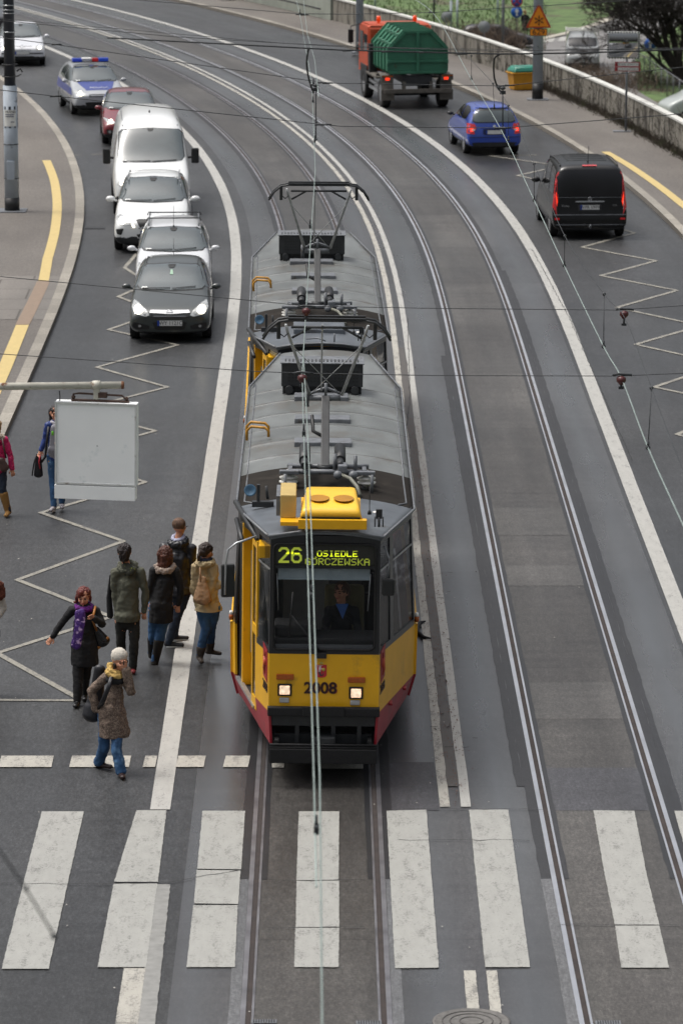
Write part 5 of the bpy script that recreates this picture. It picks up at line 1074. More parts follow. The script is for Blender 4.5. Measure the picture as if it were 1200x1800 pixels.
    def hoop(y, e=.05, w_=.07):
        bm = bmesh.new(); s2 = [(x * (1 + e / wid), z + (e if z > zb_ + .2 else 0)) for x, z in sec]
        for (x0, z0), (x1, z1_) in zip(s2, s2[1:] + s2[:1]):
            if z0 < zb_ + .05 and z1_ < zb_ + .05: continue
            p0, p1 = Vector((x0, y, z0)), Vector((x1, y, z1_)); d_ = p1 - p0; u = d_.normalized(); n = Vector((u.z, 0, -u.x))
            poly(bm, [p0 + Vector((0, -w_ / 2, 0)), p1 + Vector((0, -w_ / 2, 0)), p1 - n * .06 + Vector((0, -w_ / 2, 0)), p0 - n * .06 + Vector((0, -w_ / 2, 0))], (0, w_, 0))
        fin('rib', bm, grn, sk)
    for y in (ya + .02, ya + .62, ya + 1.22, ya + 1.82, ya + 2.42, yb - .03): hoop(y)
    bm = bmesh.new()
    for z in (1.2, 1.56, 1.95): box(bm, -wid, wid, ya - .06, ya - .005, z - .035, z + .035, .008)
    box(bm, -.05, .05, ya - .075, ya - .005, 1.2, 2.5, .008)
    for s in (-1, 1): poly(bm, [(s * (wid - .02), ya - .06, 1.93), (s * wid, ya - .06, 2.0), (s * wt, ya - .06, 2.57), (s * (wt - .08), ya - .06, 2.5)], (0, .055, 0)); box(bm, s * wid - .05, s * wid + .05, ya - .1, ya + .02, 1.5, 1.62, .008)
    box(bm, -wt, wt, ya - .06, ya - .005, 2.48, 2.57, .008); fin('tailgate_frame', bm, grn, sk)
    for y in (ya + .32, ya + .92, ya + 1.52, ya + 2.12):
        for s in (-1, 1):
            for k in (0.25, .75): bm = bmesh.new(); x_ = s * (wid + (wt - wid) * k); z_ = z1 + (z2 - z1) * k; box(bm, x_ - .08, x_ + .08, y - .2, y + .2, z_ - .04, z_ + .05, .01); fin('lid_hinge', bm, grn, sk)
lorry()
# ---------------------------------------------------------------- boundary wall, lower ground, vegetation
M_wall = mat('stained_wall', '77736a', rough=.9, var=.3, scale=1.5, bump=.3, dirt='35312a', dscale=2.4, dthr=.5, stretch=(1.6, 1.6, .35))
M_cap = mat('white_cap', 'b9b9b3', rough=.8, var=.15, scale=3, dirt='8e8d86', dscale=1.5, dthr=.62)
M_pale = mat('pale_concrete', '8d9288', rough=.85, var=.12, scale=1.5)
def run_box(name, s0, s1, o0, o1, z0, z1, m, parent=None, step=1.5, endz=None):
    bm = bmesh.new(); n = max(1, int((s1 - s0) / step)); prev = None
    for i in range(n + 1):
        s = s0 + (s1 - s0) * i / n; cur = [bm.verts.new(PT(s, o, z)) for o, z in ((o0, z0), (o1, z0), (o1, z1), (o0, z1))]
        if prev:
            for k in range(4): bm.faces.new((prev[k], prev[(k + 1) % 4], cur[(k + 1) % 4], cur[k]))
        else: bm.faces.new(cur)
        prev = cur
    bm.faces.new(prev[::-1]); return fin(name, bm, m, parent)
sW = SO(G(572, 41))[0]; sW0 = 92
t = thing('boundary_wall', 'stained concrete wall with a white coping behind the far pavement', 'wall', PT(sW0, WALL), 0)
def reparent(o, t):
    o.parent = t; o.location = -t.location; return o
reparent(run_box('wall', sW0, sW, WALL, WALL + .2, -1.6, 1.0, M_wall), t); reparent(run_box('coping', sW0, sW, WALL - .03, WALL + .2, 1.0, 1.06, M_cap), t)
t = thing('parapet', 'pale grey green concrete parapet continuing beyond the stained wall', 'wall', PT(sW + .3, WALL), 0)
reparent(run_box('wall', sW + .05, S1, WALL - .1, WALL + .4, -1.6, 1.75, M_pale), t); reparent(run_box('handrail', sW + .6, sW + 12, WALL - .4, WALL - .34, .52, .58, M_dk), t)
for k in range(6):
    p = PT(sW + 11.5 + k * 1.25, WALL - .75, .2); bm = bmesh.new(); sph(bm, (0, 0, 0), .34, (1.1, 1, .55), 12)
    for v in bm.verts: v.co += Vector(noise.noise_vector(v.co * 4 + Vector((k * 9, 0, 0)))) * .05
    o = fin('painted_stone', bm, mat('white_stone', 'c9c8c2', rough=.8, var=.1), None, smooth=True); o.location = p; tag(o, 'white painted stone lying at the foot of the pale parapet', 'stone', 'row of white stones by the parapet')
def low_poly(name, pix, m, z):
    bm = bmesh.new(); f = bm.faces.new([bm.verts.new(G(x, y, z)) for x, y in pix]); bmesh.ops.triangulate(bm, faces=[f]); return struct(fin(name, bm, m))
low_poly('lower_road', [(780, 110), (842, 84), (915, 76), (985, 60), (1040, 44), (1092, 24), (1110, -10), (1300, -60), (1220, 30), (1128, 78), (1116, 104), (1120, 160), (1400, 330), (1000, 330)], M_farroad, LOW + .03)
low_poly('lower_grass', [(1118, 96), (1135, 78), (1225, 60), (1400, 140), (1400, 210), (1190, 150), (1122, 118)], M_grass, LOW + .06)
def low_band(name, pix, wd, z, m):
    P = [G(x, y, z) for x, y in pix]; bm = bmesh.new(); prev = None
    for k, p in enumerate(P):
        d = (P[min(k + 1, len(P) - 1)] - P[max(k - 1, 0)]).normalized(); n = Vector((-d.y, d.x, 0)) * wd / 2; cur = (bm.verts.new(p - n), bm.verts.new(p + n))
        if prev: bm.faces.new((prev[0], prev[1], cur[1], cur[0]))
        prev = cur
    return struct(fin(name, bm, m))
low_band('lower_kerb', [(842, 84), (915, 76), (985, 60), (1012, 53), (1040, 44), (1068, 34), (1092, 24), (1104, 5), (1110, -10)], .6, LOW + .1, mat('pale_kerb', '9b968b', rough=.8, var=.15))
for q in ((958, 70), (985, 68), (1010, 68), (1032, 67)): low_poly('zebra_stripe', [(q[0], q[1] - 3), (q[0] + 18, q[1] - 3), (q[0] + 12, q[1] + 4), (q[0] - 6, q[1] + 4)], P_solid, LOW + .05)
M_twig = mat('dry_twig', '6a5c50', rough=.95, var=.4, scale=2); M_twigd = mat('dead_growth', '3e372d', rough=.95, var=.4, scale=2, dirt='3d4326', dscale=1.2, dthr=.55)
def twigs(name, pts, n, h, spread, m, wd=.008, kids=3):
    bm = bmesh.new()
    for _ in range(n):
        p = Vector(pts()); d = Vector((random.gauss(0, .5), random.gauss(0, .5), 1)).normalized(); L_ = h * random.uniform(.35, 1.1)
        for k in range(kids):
            q = p + d * L_ * (k * .25); e = (d + Vector((random.gauss(0, .55), random.gauss(0, .55), random.gauss(0, .3)))).normalized(); a = q + e * L_ * random.uniform(.4, .8)
            s_ = e.orthogonal().normalized() * wd; s2 = e.cross(s_).normalized() * wd
            v = [bm.verts.new(x) for x in (q - s_, q + s_, q + s2, a)]
            bm.faces.new((v[0], v[1], v[3])); bm.faces.new((v[1], v[2], v[3])); bm.faces.new((v[2], v[0], v[3]))
    o = fin(name, bm, m); o['kind'] = 'stuff'; return o
def behind():
    while 1:
        s = random.uniform(96, sW + 10); d = random.uniform(.5, 5.0)
        if noise.noise(Vector((s * .13, d * .2, 0))) > (-.05 if s < 135 else .2) or s < 118: return PT(s, WALL + d, low_z(d) + .1)
twigs('dry_brushwood', behind, 6500, 1.0, .5, M_twig, .010)
twigs('creeper_growth', lambda: PT(random.uniform(96, 152), WALL - abs(random.gauss(0, .16)) - .03, .1), 5200, .34, .3, M_twigd, .009)
twigs('creeper_growth', lambda: PT(random.uniform(96, 160), WALL - .02, random.uniform(.1, .85)), 1500, .22, .3, M_twigd, .008)
def shrub(px, py, r, h, n):
    c = G(px, py, LOW); return twigs('dry_brushwood', lambda: c + Vector((random.gauss(0, r), random.gauss(0, r), 0)), n, h, .5, M_twig, .016, 5)
shrub(856, 88, 1.2, 1.6, 450); shrub(1030, 152, 2.4, 1.0, 900)
# grass tufts to break up the lower slope
def tufts():
    bm = bmesh.new()
    for _ in range(4000):
        p = G(random.uniform(600, 960), random.uniform(-5, 90), LOW) if random.random() < .8 else G(random.uniform(1110, 1200), random.uniform(80, 150), LOW)
        d = Vector((random.gauss(0, .3), random.gauss(0, .3), 1)).normalized(); h_ = random.uniform(.1, .3); a = random.random() * 6; s_ = Vector((cos(a), sin(a), 0)) * .05
        v = [bm.verts.new(x) for x in (p - s_, p + s_, p + d * h_)]; bm.faces.new(v)
    o = fin('grass_tufts', bm, mat('tuft', (.05, .085, .022), rough=.9, var=.3, scale=.5)); o['kind'] = 'stuff'
tufts()
def tree():
    base = G(1196, 150, LOW); t = thing('tree', 'dark leafless tree with spreading branches at the upper right', 'tree', base)
    M_bark = mat('dark_bark', '231e1b', rough=.95, var=.3, scale=6); tr = bmesh.new(); cr = bmesh.new()
    def grow(bm, p, d, L_, r, lv):
        pts = [p]; q = p
        for k in range(4):
            d = (d + Vector((random.gauss(0, .16), random.gauss(0, .16), random.gauss(0.02, .1)))).normalized(); q = q + d * L_ / 4; pts.append(q)
        tube(bm, pts, [r, r * .9, r * .8, r * .68, r * .55], 5 if lv > 1 else 8, cap=False)
        if lv >= 6: return
        for k in range(4 if lv < 4 else 5):
            i = random.choice((2, 3, 4, 4)); e = (d + Vector((random.gauss(0, .6), random.gauss(0, .6), random.gauss(.05, .4)))).normalized()
            grow(cr, pts[i], e, L_ * random.uniform(.52, .78), max(.012, r * .52), lv + 1)
    for d, L_, r in (((-.55, -.1, .8), 3.4, .2), ((.1, .1, 1), 3.5, .24), ((.5, 0, .8), 3, .2), ((-.2, .2, 1), 3.2, .16), ((-.85, 0, .5), 3.0, .13), ((-.35, .3, .9), 3.2, .18), ((.25, -.3, 1), 3.4, .18), ((-.7, .2, .75), 3.6, .16)): grow(tr, Vector((0, 0, .3)), Vector(d).normalized(), L_, r, 1)
    tube(tr, [(0, 0, -.2), (0, 0, .5)], [.4, .3], 10); fin('trunk', tr, M_bark, t); fin('crown', cr, M_bark, t)
tree()
# wire fence on the lower ground
t = thing('fence', 'grey metal fence running down beside the lower road', 'fence', G(1116, 122, LOW)); P0 = G(1112, 128, LOW); P1 = G(1215, 200, LOW)
bm = bmesh.new(); bm2 = bmesh.new(); bm3 = bmesh.new(); o_ = t.location
pass
for k in range(11): p = P0.lerp(P1, k / 10) - o_; bm = bmesh.new(); cyl(bm, p, p + Vector((0, 0, 1.35)), .025); fin('post', bm, M_gm, t)
cyl(bm2, P0 - o_ + Vector((0, 0, 1.35)), P1 - o_ + Vector((0, 0, 1.35)), .025)
for k in range(90): p = P0.lerp(P1, k / 90) - o_; cyl(bm3, p, p + Vector((0, 0, 1.3)), .006, n=4)
fin('rail', bm2, M_gm, t); fin('wire_panel', bm3, M_dk, t)
# ---------------------------------------------------------------- poles, signs, bin
M_pole = mat('pole_grey', '9aa3ac', rough=.55, var=.12, scale=3, dirt='5b5f60', dscale=3, dthr=.6)
M_poled = mat('pole_dark', '262b36', rough=.5, var=.15, scale=4)
def pole(name, label, px, py, r, h=9.5, sleeve=None, blk=.5, split=None):
    p = G(px, py, .115); t = thing(name, label, 'pole', p)
    bm = bmesh.new(); cyl(bm, (0, 0, 0), (0, 0, blk), r * 1.04, n=24); fin('base_band', bm, M_blk, t)
    top = split or h
    bm = bmesh.new(); cyl(bm, (0, 0, blk), (0, 0, top), r, r * (.97 if split else .72), n=24); fin('shaft', bm, M_pole, t)
    if split: bm = bmesh.new(); cyl(bm, (0, 0, split), (0, 0, h), r * .78, r * .68, n=24); fin('upper_shaft', bm, M_poled, t)
    bm = bmesh.new(); cyl(bm, (0, 0, h), (0, 0, h + .08), r * .75, r * .4, n=16); fin('cap', bm, M_gm, t)
    bm = bmesh.new(); box(bm, -r * 2, r * 2, -r * 2, r * 2, -.02, .03, .01); fin('footing', bm, M_gm, t)
    return t, p
tp, pp = pole('utility_pole', 'tall grey pole with black foot and a white notice on the left pavement', 22, 371, .188, 9.5, split=AT(22, 152, G(22, 371).y).z, blk=.36)
bz = lambda py: AT(22, py, pp.y).z - .115
for py, r in ((9, .155), (17, .155), (23, .155), (56, .157), (113, .195), (134, .195), (253, .19), (313, .19)): bm = bmesh.new(); tube(bm, [(cos(a) * r, sin(a) * r, bz(py)) for a in [2 * pi * k / 24 for k in range(24)]], .012, 6, closed=True); fin('strap', bm, M_alu if py < 60 else M_dk, tp)
bm = bmesh.new(); tube(bm, [(.19, -.05, bz(125)), (.28, -.08, bz(120)), (.33, -.05, bz(126))], .02); tube(bm, [(.19, -.05, bz(134)), (.3, -.1, bz(130))], .018); fin('cable_stub', bm, M_dk, tp)
bm = bmesh.new(); box(bm, -.1, .1, -.215, -.18, bz(315), bz(281), .02); fin('inspection_cover', bm, M_pole, tp)
def wrapped(name, r, a0, a1, z0, z1, m, parent):
    bm = bmesh.new(); prev = None
    for k in range(9):
        a = rad(a0 + (a1 - a0) * k / 8); cur = (bm.verts.new((cos(a) * r, sin(a) * r, z0)), bm.verts.new((cos(a) * r, sin(a) * r, z1)))
        if prev: bm.faces.new((prev[0], cur[0], cur[1], prev[1]))
        prev = cur
    return fin(name, bm, m, parent)
wrapped('dark_band', .192, 0, 359, bz(224), bz(186), M_poled, tp)
po = wrapped('notice', .196, 215, 320, bz(221), bz(192), M_paper, tp)
text_mesh('notice_text', 'PRANIE', .085, M_ink, po, Matrix.Translation((0.02, -.205, bz(195.5))) @ Matrix.Rotation(pi / 2, 4, 'X'), .001)
bm = bmesh.new()
for k, (x0, x1, py) in enumerate(((-.12, .12, 200), (-.12, .11, 203.5), (.02, .12, 213))): box(bm, x0, x1, -.203, -.2, bz(py) - .012, bz(py) + .012)
fin('notice_lines', bm, mat('faded_print', '6b6e7c', rough=.7, var=.3, scale=60), po)
tr_, pr = pole('lamp_post', 'grey post carrying the orange snowflake triangle and the 629 plate', 944, 175, .178, 10, blk=.55)
rz_of = lambda py: AT(944, py, pr.y).z - .115
st = thing('road_sign', 'orange warning triangle with black snowflake fixed above the 629 plate', 'sign', pr + Vector((0, -.22, 0)))
zt, zb_ = rz_of(8), rz_of(48); M_or = mat('sign_orange', 'd98310', rough=.45, var=.05); M_rim_r = mat('sign_red', 'a33a18', rough=.4)
bm = bmesh.new(); hw_ = .40; poly(bm, [(-hw_, 0, zb_), (hw_, 0, zb_), (hw_ - .0, 0, zb_ + .06), (.035, 0, zt), (-.035, 0, zt), (-hw_, 0, zb_ + .06)], (0, .02, 0)); fin('plate', bm, M_rim_r, st)
bm = bmesh.new(); poly(bm, [(-hw_ + .07, -.004, zb_ + .045), (hw_ - .07, -.004, zb_ + .045), (0.012, -.004, zt - .06), (-.012, -.004, zt - .06)], (0, .003, 0)); fin('face', bm, M_or, st)
bm = bmesh.new(); c0 = Vector((0.01, -.010, zb_ + .245))
for k in range(6):
    a = rad(30 + 60 * k); d = Vector((cos(a), 0, sin(a))); box(bm, 0, .155, -.002, .002, -.010, .010, M=Matrix.Translation(c0) @ Matrix.Rotation(-a, 4, 'Y')); sph(bm, c0 + d * .15, .02, (1, .2, 1), 8)
    for s in (-1, 1): e = Vector((cos(a + s * .8), 0, sin(a + s * .8))); cyl(bm, c0 + d * .085, c0 + d * .085 + e * .05, .007, n=6)
fin('snowflake', bm, M_ink, st)
st = thing('number_sign', 'orange rectangular plate reading 629 below the snowflake triangle', 'sign', pr + Vector((0, -.22, 0)))
z0, z1 = rz_of(62), rz_of(49.5); bm = bmesh.new(); box(bm, -.29, .29, -.0, .02, z0, z1, .01); fin('plate', bm, M_ink, st); bm = bmesh.new(); box(bm, -.27, .27, -.004, -.001, z0 + .018, z1 - .018); fin('face', bm, M_or, st)
text_mesh('number', '629', .25, M_ink, st, Matrix.Translation((0, -.008, (z0 + z1) / 2)) @ Matrix.Rotation(pi / 2, 4, 'X'), .001, sx=1.15)
pole('lamp_post', 'grey post standing on the pavement behind the orange lorry', 632, 92, .15, 10, blk=.4)
p = G(920, 157, .12); h = SO(p)[2]; t = thing('grit_bin', 'yellow grit bin with green lid beside the post on the pavement', 'bin', p, h + .1)
M_by = mat('bin_yellow', 'bd861c', rough=.5, var=.15, scale=3); bm = bmesh.new(); bmesh.ops.create_cube(bm, size=1)
for v in bm.verts: k = 1 if v.co.z > 0 else .86; v.co = Vector((v.co.x * 1.0 * k, v.co.y * .7 * k, (v.co.z + .5) * .58))
bmesh.ops.bevel(bm, geom=bm.edges[:], offset=.03, segments=2, affect='EDGES'); fin('body', bm, M_by, t, smooth=True)
bm = bmesh.new(); box(bm, -.54, .54, -.39, .39, .56, .61, .015); fin('rim', bm, M_by, t)
bm = bmesh.new(); bmesh.ops.create_cube(bm, size=1)
for v in bm.verts: k = .8 if v.co.z > 0 else 1; v.co = Vector((v.co.x * 1.06 * k, v.co.y * .78 * k, .61 + (v.co.z + .5) * .2))
bmesh.ops.bevel(bm, geom=bm.edges[:], offset=.05, segments=3, affect='EDGES'); fin('lid', bm, mat('lid_green', '2e7a68', rough=.35, var=.1), t, smooth=True)
# mirror and red lettered plates on one thin post
p = G(1099, 231, .12); t = thing('sign_post', 'thin grey post holding the traffic mirror and the red lettered plates', 'post', p); zq = lambda py: AT(1099, py, p.y).z - .12
bm = bmesh.new(); cyl(bm, (0, 0, 0), (0, 0, zq(60)), .035); fin('shaft', bm, M_gm, t); bm = bmesh.new(); box(bm, -.4, .15, -.2, .2, -.01, .02); fin('footing', bm, M_gm, t)
t = thing('traffic_mirror', 'square traffic mirror with black and white chequered frame', 'mirror', p + Vector((-.12, -.08, 0)), rad(-8))
z0, z1 = zq(103), zq(55); hw_ = .50; bm = bmesh.new(); box(bm, -hw_, hw_, 0, .05, z0, z1, .03)
bmf = bm; bm = bmesh.new(); n = 12; g_ = [[bm.verts.new(((-.5 + i / n) * (2 * hw_ - .12), -.008 - .05 * (1 - ((i / n - .5) ** 2 + (j / n - .5) ** 2) * 4 / 2), z0 + .06 + (z1 - z0 - .12) * j / n)) for j in range(n + 1)] for i in range(n + 1)]
for i in range(n):
    for j in range(n): f = bm.faces.new((g_[i][j], g_[i + 1][j], g_[i + 1][j + 1], g_[i][j + 1])); f.smooth = True
mm = mat('mirror_surface', (.55, .56, .58), rough=.06, metal=1, var=.02); fin('mirror_face', bm, mm, t)
bm = bmf
for k in range(11):
    u = -hw_ + .05 + k * (2 * hw_ - .1) / 10 * .98
    for zz in (z0 + .0, z1 - .05): box(bm, u, u + .045, -.006, -.001, zz + .004, zz + .046, mi=1)
    v_ = z0 + .05 + k * (z1 - z0 - .1) / 11
    for xx in (-hw_, hw_ - .05): box(bm, xx + .004, xx + .046, -.006, -.001, v_, v_ + .04, mi=1)
fin('frame', bm, [M_paper, M_ink], t)
for s_, y0, y1, xo in (('CZO\u0141O WAGONU', 108.5, 117, .0), ('CZO\u0141O AUTOBUSU', 117, 125, .02)):
    t = thing('stop_plate', 'red edged plate reading ' + ('CZOLO WAGONU, directly under the traffic mirror' if xo == 0 else 'CZOLO AUTOBUSU, lower of the two red plates'), 'sign', p + Vector((.03, -.06, 0)), rad(-6))
    z1, z0 = zq(y0), zq(y1); bm = bmesh.new(); box(bm, -.40, .38, 0, .015, z0 + .003, z1 - .003); fin('plate', bm, mat('plate_red', '8c1722', rough=.4), t); bm = bmesh.new(); box(bm, -.31, .33, -.004, -.001, z0 + .025, z1 - .025); fin('face', bm, M_paper, t)
    text_mesh('lettering', s_, .085, M_ink, t, Matrix.Translation((.01, -.008, (z0 + z1) / 2)) @ Matrix.Rotation(pi / 2, 4, 'X'), .001, sx=.95 if xo else 1.05)
# signs on the lower ground
M_sb = mat('sign_blue', '1a55a8', rough=.4); M_sg = mat('sign_back', '7d8084', rough=.6)
def low_sign(px, base, label, discs, r=.04, top=None):
    b = G(px, base, LOW); t = thing('sign_post', label, 'sign', b); zz = lambda py: AT(px, py, b.y).z - LOW
    bm = bmesh.new(); cyl(bm, (0, 0, 0), (0, 0, zz(top if top is not None else -40)), r); fin('post', bm, M_gm, t)
    for py, kind in discs:
        R_ = .36; bm = bmesh.new(); Mx = Matrix.Translation((0, -.06, zz(py))) @ Matrix.Rotation(pi / 2, 4, 'X'); lathe(bm, [(0, 0), (R_, 0), (R_, -.02), (0, -.02)], 24, Mx); d = fin('sign_disc', bm, M_sg if kind == 'back' else (mat('sign_red2', 'a8262c', rough=.4) if kind == 'stop' else M_sb), t)
        if kind == 'arrow': bm = bmesh.new(); z_ = zz(py); poly(bm, [(-.05, -.07, z_ - .24), (.05, -.07, z_ - .24), (.05, -.07, z_ + .02), (.15, -.07, z_ + .0), (0, -.07, z_ + .25), (-.15, -.07, z_), (-.05, -.07, z_ + .02)], (0, .004, 0)); fin('arrow', bm, M_paper, d)
        if kind == 'stop':
            bm = bmesh.new(); lathe(bm, [(0, .006), (R_ * .78, .006), (R_ * .78, .002)], 24, Mx); fin('blue_centre', bm, M_sb, d)
            bm = bmesh.new(); z_ = zz(py)
            for a in (45, -45): box(bm, -R_ * .8, R_ * .8, -.073, -.069, -.035, .035, M=Matrix.Translation((0, 0, z_)) @ Matrix.Rotation(rad(a), 4, 'Y'))
            fin('cross', bm, MATS['sign_red2'], d)
low_sign(907, 86, 'grey post with no stopping disc above a blue arrow disc', [(2, 'stop'), (21, 'arrow')])
low_sign(1141, 128, 'blue round arrow sign in front of the leafless tree', [(77, 'arrow')], top=68)
low_sign(850, 96, 'round sign seen from the grey back beside the brown bush', [(47, 'back')], top=38)
low_sign(784, 62, 'small round sign back beside the two pale thin posts', [(30, 'back')], top=22)
for k, (px, b_, tp_, r, lb) in enumerate(((883, 92, -40, .09, 'thick grey pole in front of the dark parked car'), (792, 52, 2, .08, 'short pale post on the grass, left of the pair'), (803, 50, -5, .07, 'taller pale post on the grass, right of the pair'), (659, 18, -30, .07, 'pale post on the grass next to the tall grey post'), (874, 40, -30, .06, 'thin pale post on the grass behind the dark parked car'), (762, 50, -30, .06, 'dark thin post standing on the grass above the wall'))):
    b = G(px, b_, LOW); bm = bmesh.new(); zt = AT(px, tp_, b.y).z - LOW; cyl(bm, (0, 0, 0), (0, 0, zt), r); cyl(bm, (0, 0, zt), (0, 0, zt + .05), r * 1.1, r * .5); o = fin('post', bm, M_dk if k == 5 else (M_gm if k == 0 else M_pole)); o.location = b; tag(o, lb, 'post')
# parked vehicles on the lower ground
b = G(938, 86, LOW); t, o, T, m, gm, F, sd, W, H, L_ = make_car('hatchback', 'dark blue grey car parked beyond the wall beside the bush', b + Vector((0, 1.0, 0)), pi / 2, WAGON, '23272f'); common(t, T, F, sd, M_glassd, m, W)
b = G(1023, 126, LOW); t, o, T, m, gm, F, sd, W, H, L_ = make_car('pickup_van', 'white van with a roof rack behind the brown bushes beyond the wall', b, -.05, [(y, z * (.82 if z > 1.4 else 1), wt, ze * (.82 if ze > 1.4 else 1), zb2, wb, wm, z0) for (y, z, wt, ze, zb2, wb, wm, z0) in VAN], '8f9292', wheels=(.95, 4.3), wr=.34, zc=.5)
g = front_glass(t, T, F, M_glassd, [(-.82, 1.36), (-.78, 1.80), (0, 1.84), (.78, 1.80), (.82, 1.36), (0, 1.34)]); decal('grille', T, [(-.95, 1.30), (.95, 1.30), (.92, 1.0), (-.92, 1.0)], 'F', M_dk, t)
bm = bmesh.new()
for y in (2.1, 2.9, 3.7): tube(bm, [(-.95, y, 1.95), (-.95, y, 2.22), (.95, y, 2.22), (.95, y, 1.95)], .035)
for x in (-.95, 0, .95): cyl(bm, (x, 2.0, 2.22), (x, 4.2, 2.22), .03)
fin('roof_rack', bm, M_cap, t)
b = G(1162, 214, LOW); t, o, T, m, gm, F, sd, W, H, L_ = make_car('parked_van', 'white van half hidden by dry growth at the right edge below the wall', b, -pi / 2 + .25, [(y, z * (.86 if z > 1.4 else 1), wt, ze * (.86 if ze > 1.4 else 1), zb2, wb, wm, z0) for (y, z, wt, ze, zb2, wb, wm, z0) in VAN], '9fa5a1', wheels=(.95, 4.3), wr=.34, zc=.5)
for s in 'lr': decal('side_window', T, [(1.4, 1.35), (1.75, 1.75), (2.3, 1.8), (2.3, 1.35)], s, mat('green_glass', '2b5a4c', rough=.1, coat=1), t)
# ---------------------------------------------------------------- blank sign box on the rusty arm
SY = 42.9; M_rust = mat('rusty_white_paint', 'b5b2a6', rough=.7, var=.12, scale=8, dirt='6b4327', dscale=7, dthr=.57)
zc_ = AT(170, 703, SY); t = thing('rusty_pipe', 'rust spotted cream pipe reaching in from the left edge', 'arm', AT(217, 677, SY)); o_ = t.location
bm = bmesh.new(); cyl(bm, AT(-420, 684, SY) - o_, AT(215, 677, SY) - o_, .042, n=18); fin('pipe', bm, M_rust, t); bm = bmesh.new(); lathe(bm, [(.0, .012), (.038, .010), (.045, 0), (.045, -.02)], 18, Matrix.Translation((.0, 0, 0)) @ Matrix.Rotation(pi / 2, 4, 'Y')); fin('end_cap', bm, mat('rust', '6f4a33', rough=.9, var=.3, scale=20), t)
bm = bmesh.new(); a = AT(170, 677, SY) - o_; cyl(bm, a + Vector((-.045, 0, 0)), a + Vector((.045, 0, 0)), .052, n=18); box(bm, a.x - .035, a.x + .035, -.03, .03, a.z - .16, a.z - .02, .005); fin('clamp', bm, M_rust, t)
bm = bmesh.new(); c = AT(105, 690, SY) - o_; tube(bm, [c + Vector((0, 0, .02)), c + Vector((.005, 0, -.04)), c + Vector((0, 0, -.11))], .006); fin('cable', bm, M_blk, t)
b_ = AT(-420, 684, SY); bm = bmesh.new(); cyl(bm, Vector((b_.x, b_.y, .1)) - o_, Vector((b_.x, b_.y, b_.z + .3)) - o_, .09, .07, n=18); fin('mast', bm, M_pole, t)
t = thing('sign_box', 'blank white weathered sign box hanging from the rusty pipe', 'sign', AT(170, 790, SY)); o_ = t.location; t.rotation_euler = (0, rad(.9), rad(-6))
M_sp = mat('sign_panel', 'f0f2f2', rough=.45, var=.035, scale=2.5, dirt='d9dfe0', dscale=2.2, dthr=.58)
l, r_ = AT(98, 790, SY).x - o_.x, AT(243, 790, SY).x - o_.x; zt = AT(170, 706, SY).z - o_.z; zm = AT(170, 851, SY).z - o_.z; zb_ = AT(170, 876, SY).z - o_.z
bm = bmesh.new(); box(bm, l, r_, -.07, .07, zm, zt, .006); fin('casing', bm, M_sp, t); bm = bmesh.new(); box(bm, l - .004, r_ - .015, -.085, .05, zb_, zm - .008, .004); fin('lower_panel', bm, M_sp, t)
bm = bmesh.new(); e = .022
for q in ((l, l + e, zm, zt), (r_ - e, r_, zm, zt), (l + e, r_ - e, zt - e, zt), (l + e, r_ - e, zm, zm + e)): box(bm, q[0], q[1], -.082, -.071, q[2], q[3], .002)
fin('frame', bm, mat('frame_paint', 'c6c8c6', rough=.5, var=.1, dirt='857f78', dscale=9, dthr=.6), t)
bm = bmesh.new(); cyl(bm, (0.02, -.074, (zt + zm) / 2 - .02), (0.02, -.07, (zt + zm) / 2 - .02), .006); fin('rivet', bm, M_dk, t)
bm = bmesh.new(); box(bm, l + .18, r_ - .1, -.03, .03, zt + .004, zt + .022); fin('top_bracket', bm, mat('rusty_dark', '4d3b33', rough=.9, var=.3, scale=15), t)
bm = bmesh.new(); zr = AT(170, 694, SY).z - o_.z; tube(bm, [(l + .2, 0, zt + .02), (l + .2, 0, zr), (l + .26, 0, zr + .012), (r_ - .18, 0, zr), (r_ - .12, 0, zt + .02)], .012); box(bm, .02, .12, -.03, .03, zr - .03, zr + .03, .004)
for x in (l + .2, r_ - .13): sph(bm, (x, 0, zt + .045), .024)
fin('hanger', bm, MATS['rusty_dark'], t)
# ---------------------------------------------------------------- overhead wires
M_w = mat('wire_dark', '2a2d30', rough=.6, var=.1); M_cu = mat('contact_wire', '8c9995', rough=.4, metal=.3, var=.15, scale=3); M_ins = mat('insulator_red', '4a1f20', rough=.4, var=.2)
HW_ = 5.6; HM = 6.2
def smooth_pts(P, k=6):
    out = []
    for i in range(len(P) - 1):
        p0, p1, p2, p3 = P[max(i - 1, 0)], P[i], P[i + 1], P[min(i + 2, len(P) - 1)]
        for j in range(k): t = j / k; out.append(.5 * ((2 * p1) + (p2 - p0) * t + (2 * p0 - 5 * p1 + 4 * p2 - p3) * t * t + (3 * p1 - p0 - 3 * p2 + p3) * t ** 3))
    return out + [P[-1]]
t = thing('overhead_line', 'pair of pale contact wires above the tram ending in clamps near the viewer', 'overhead wire', G(534, 770, HW_)); o_ = t.location
A = [G(*q, HW_) for q in ((505, -60), (527, 25), (548, 148), (554, 300), (544, 450), (538, 540), (531, 658), (534, 770), (538, 900), (552, 1380), (556, 1560))]; B = [G(*q, HW_ + .05) for q in ((533, 620), (541, 770), (546, 900), (562, 1370), (566, 1790), (568, 2100))]
bm = bmesh.new(); tube(bm, [p - o_ for p in A], .0065, 6); fin('contact_wire', bm, M_cu, t); bm = bmesh.new(); tube(bm, [p - o_ for p in B], .0065, 6); fin('contact_wire', bm, M_cu, t)
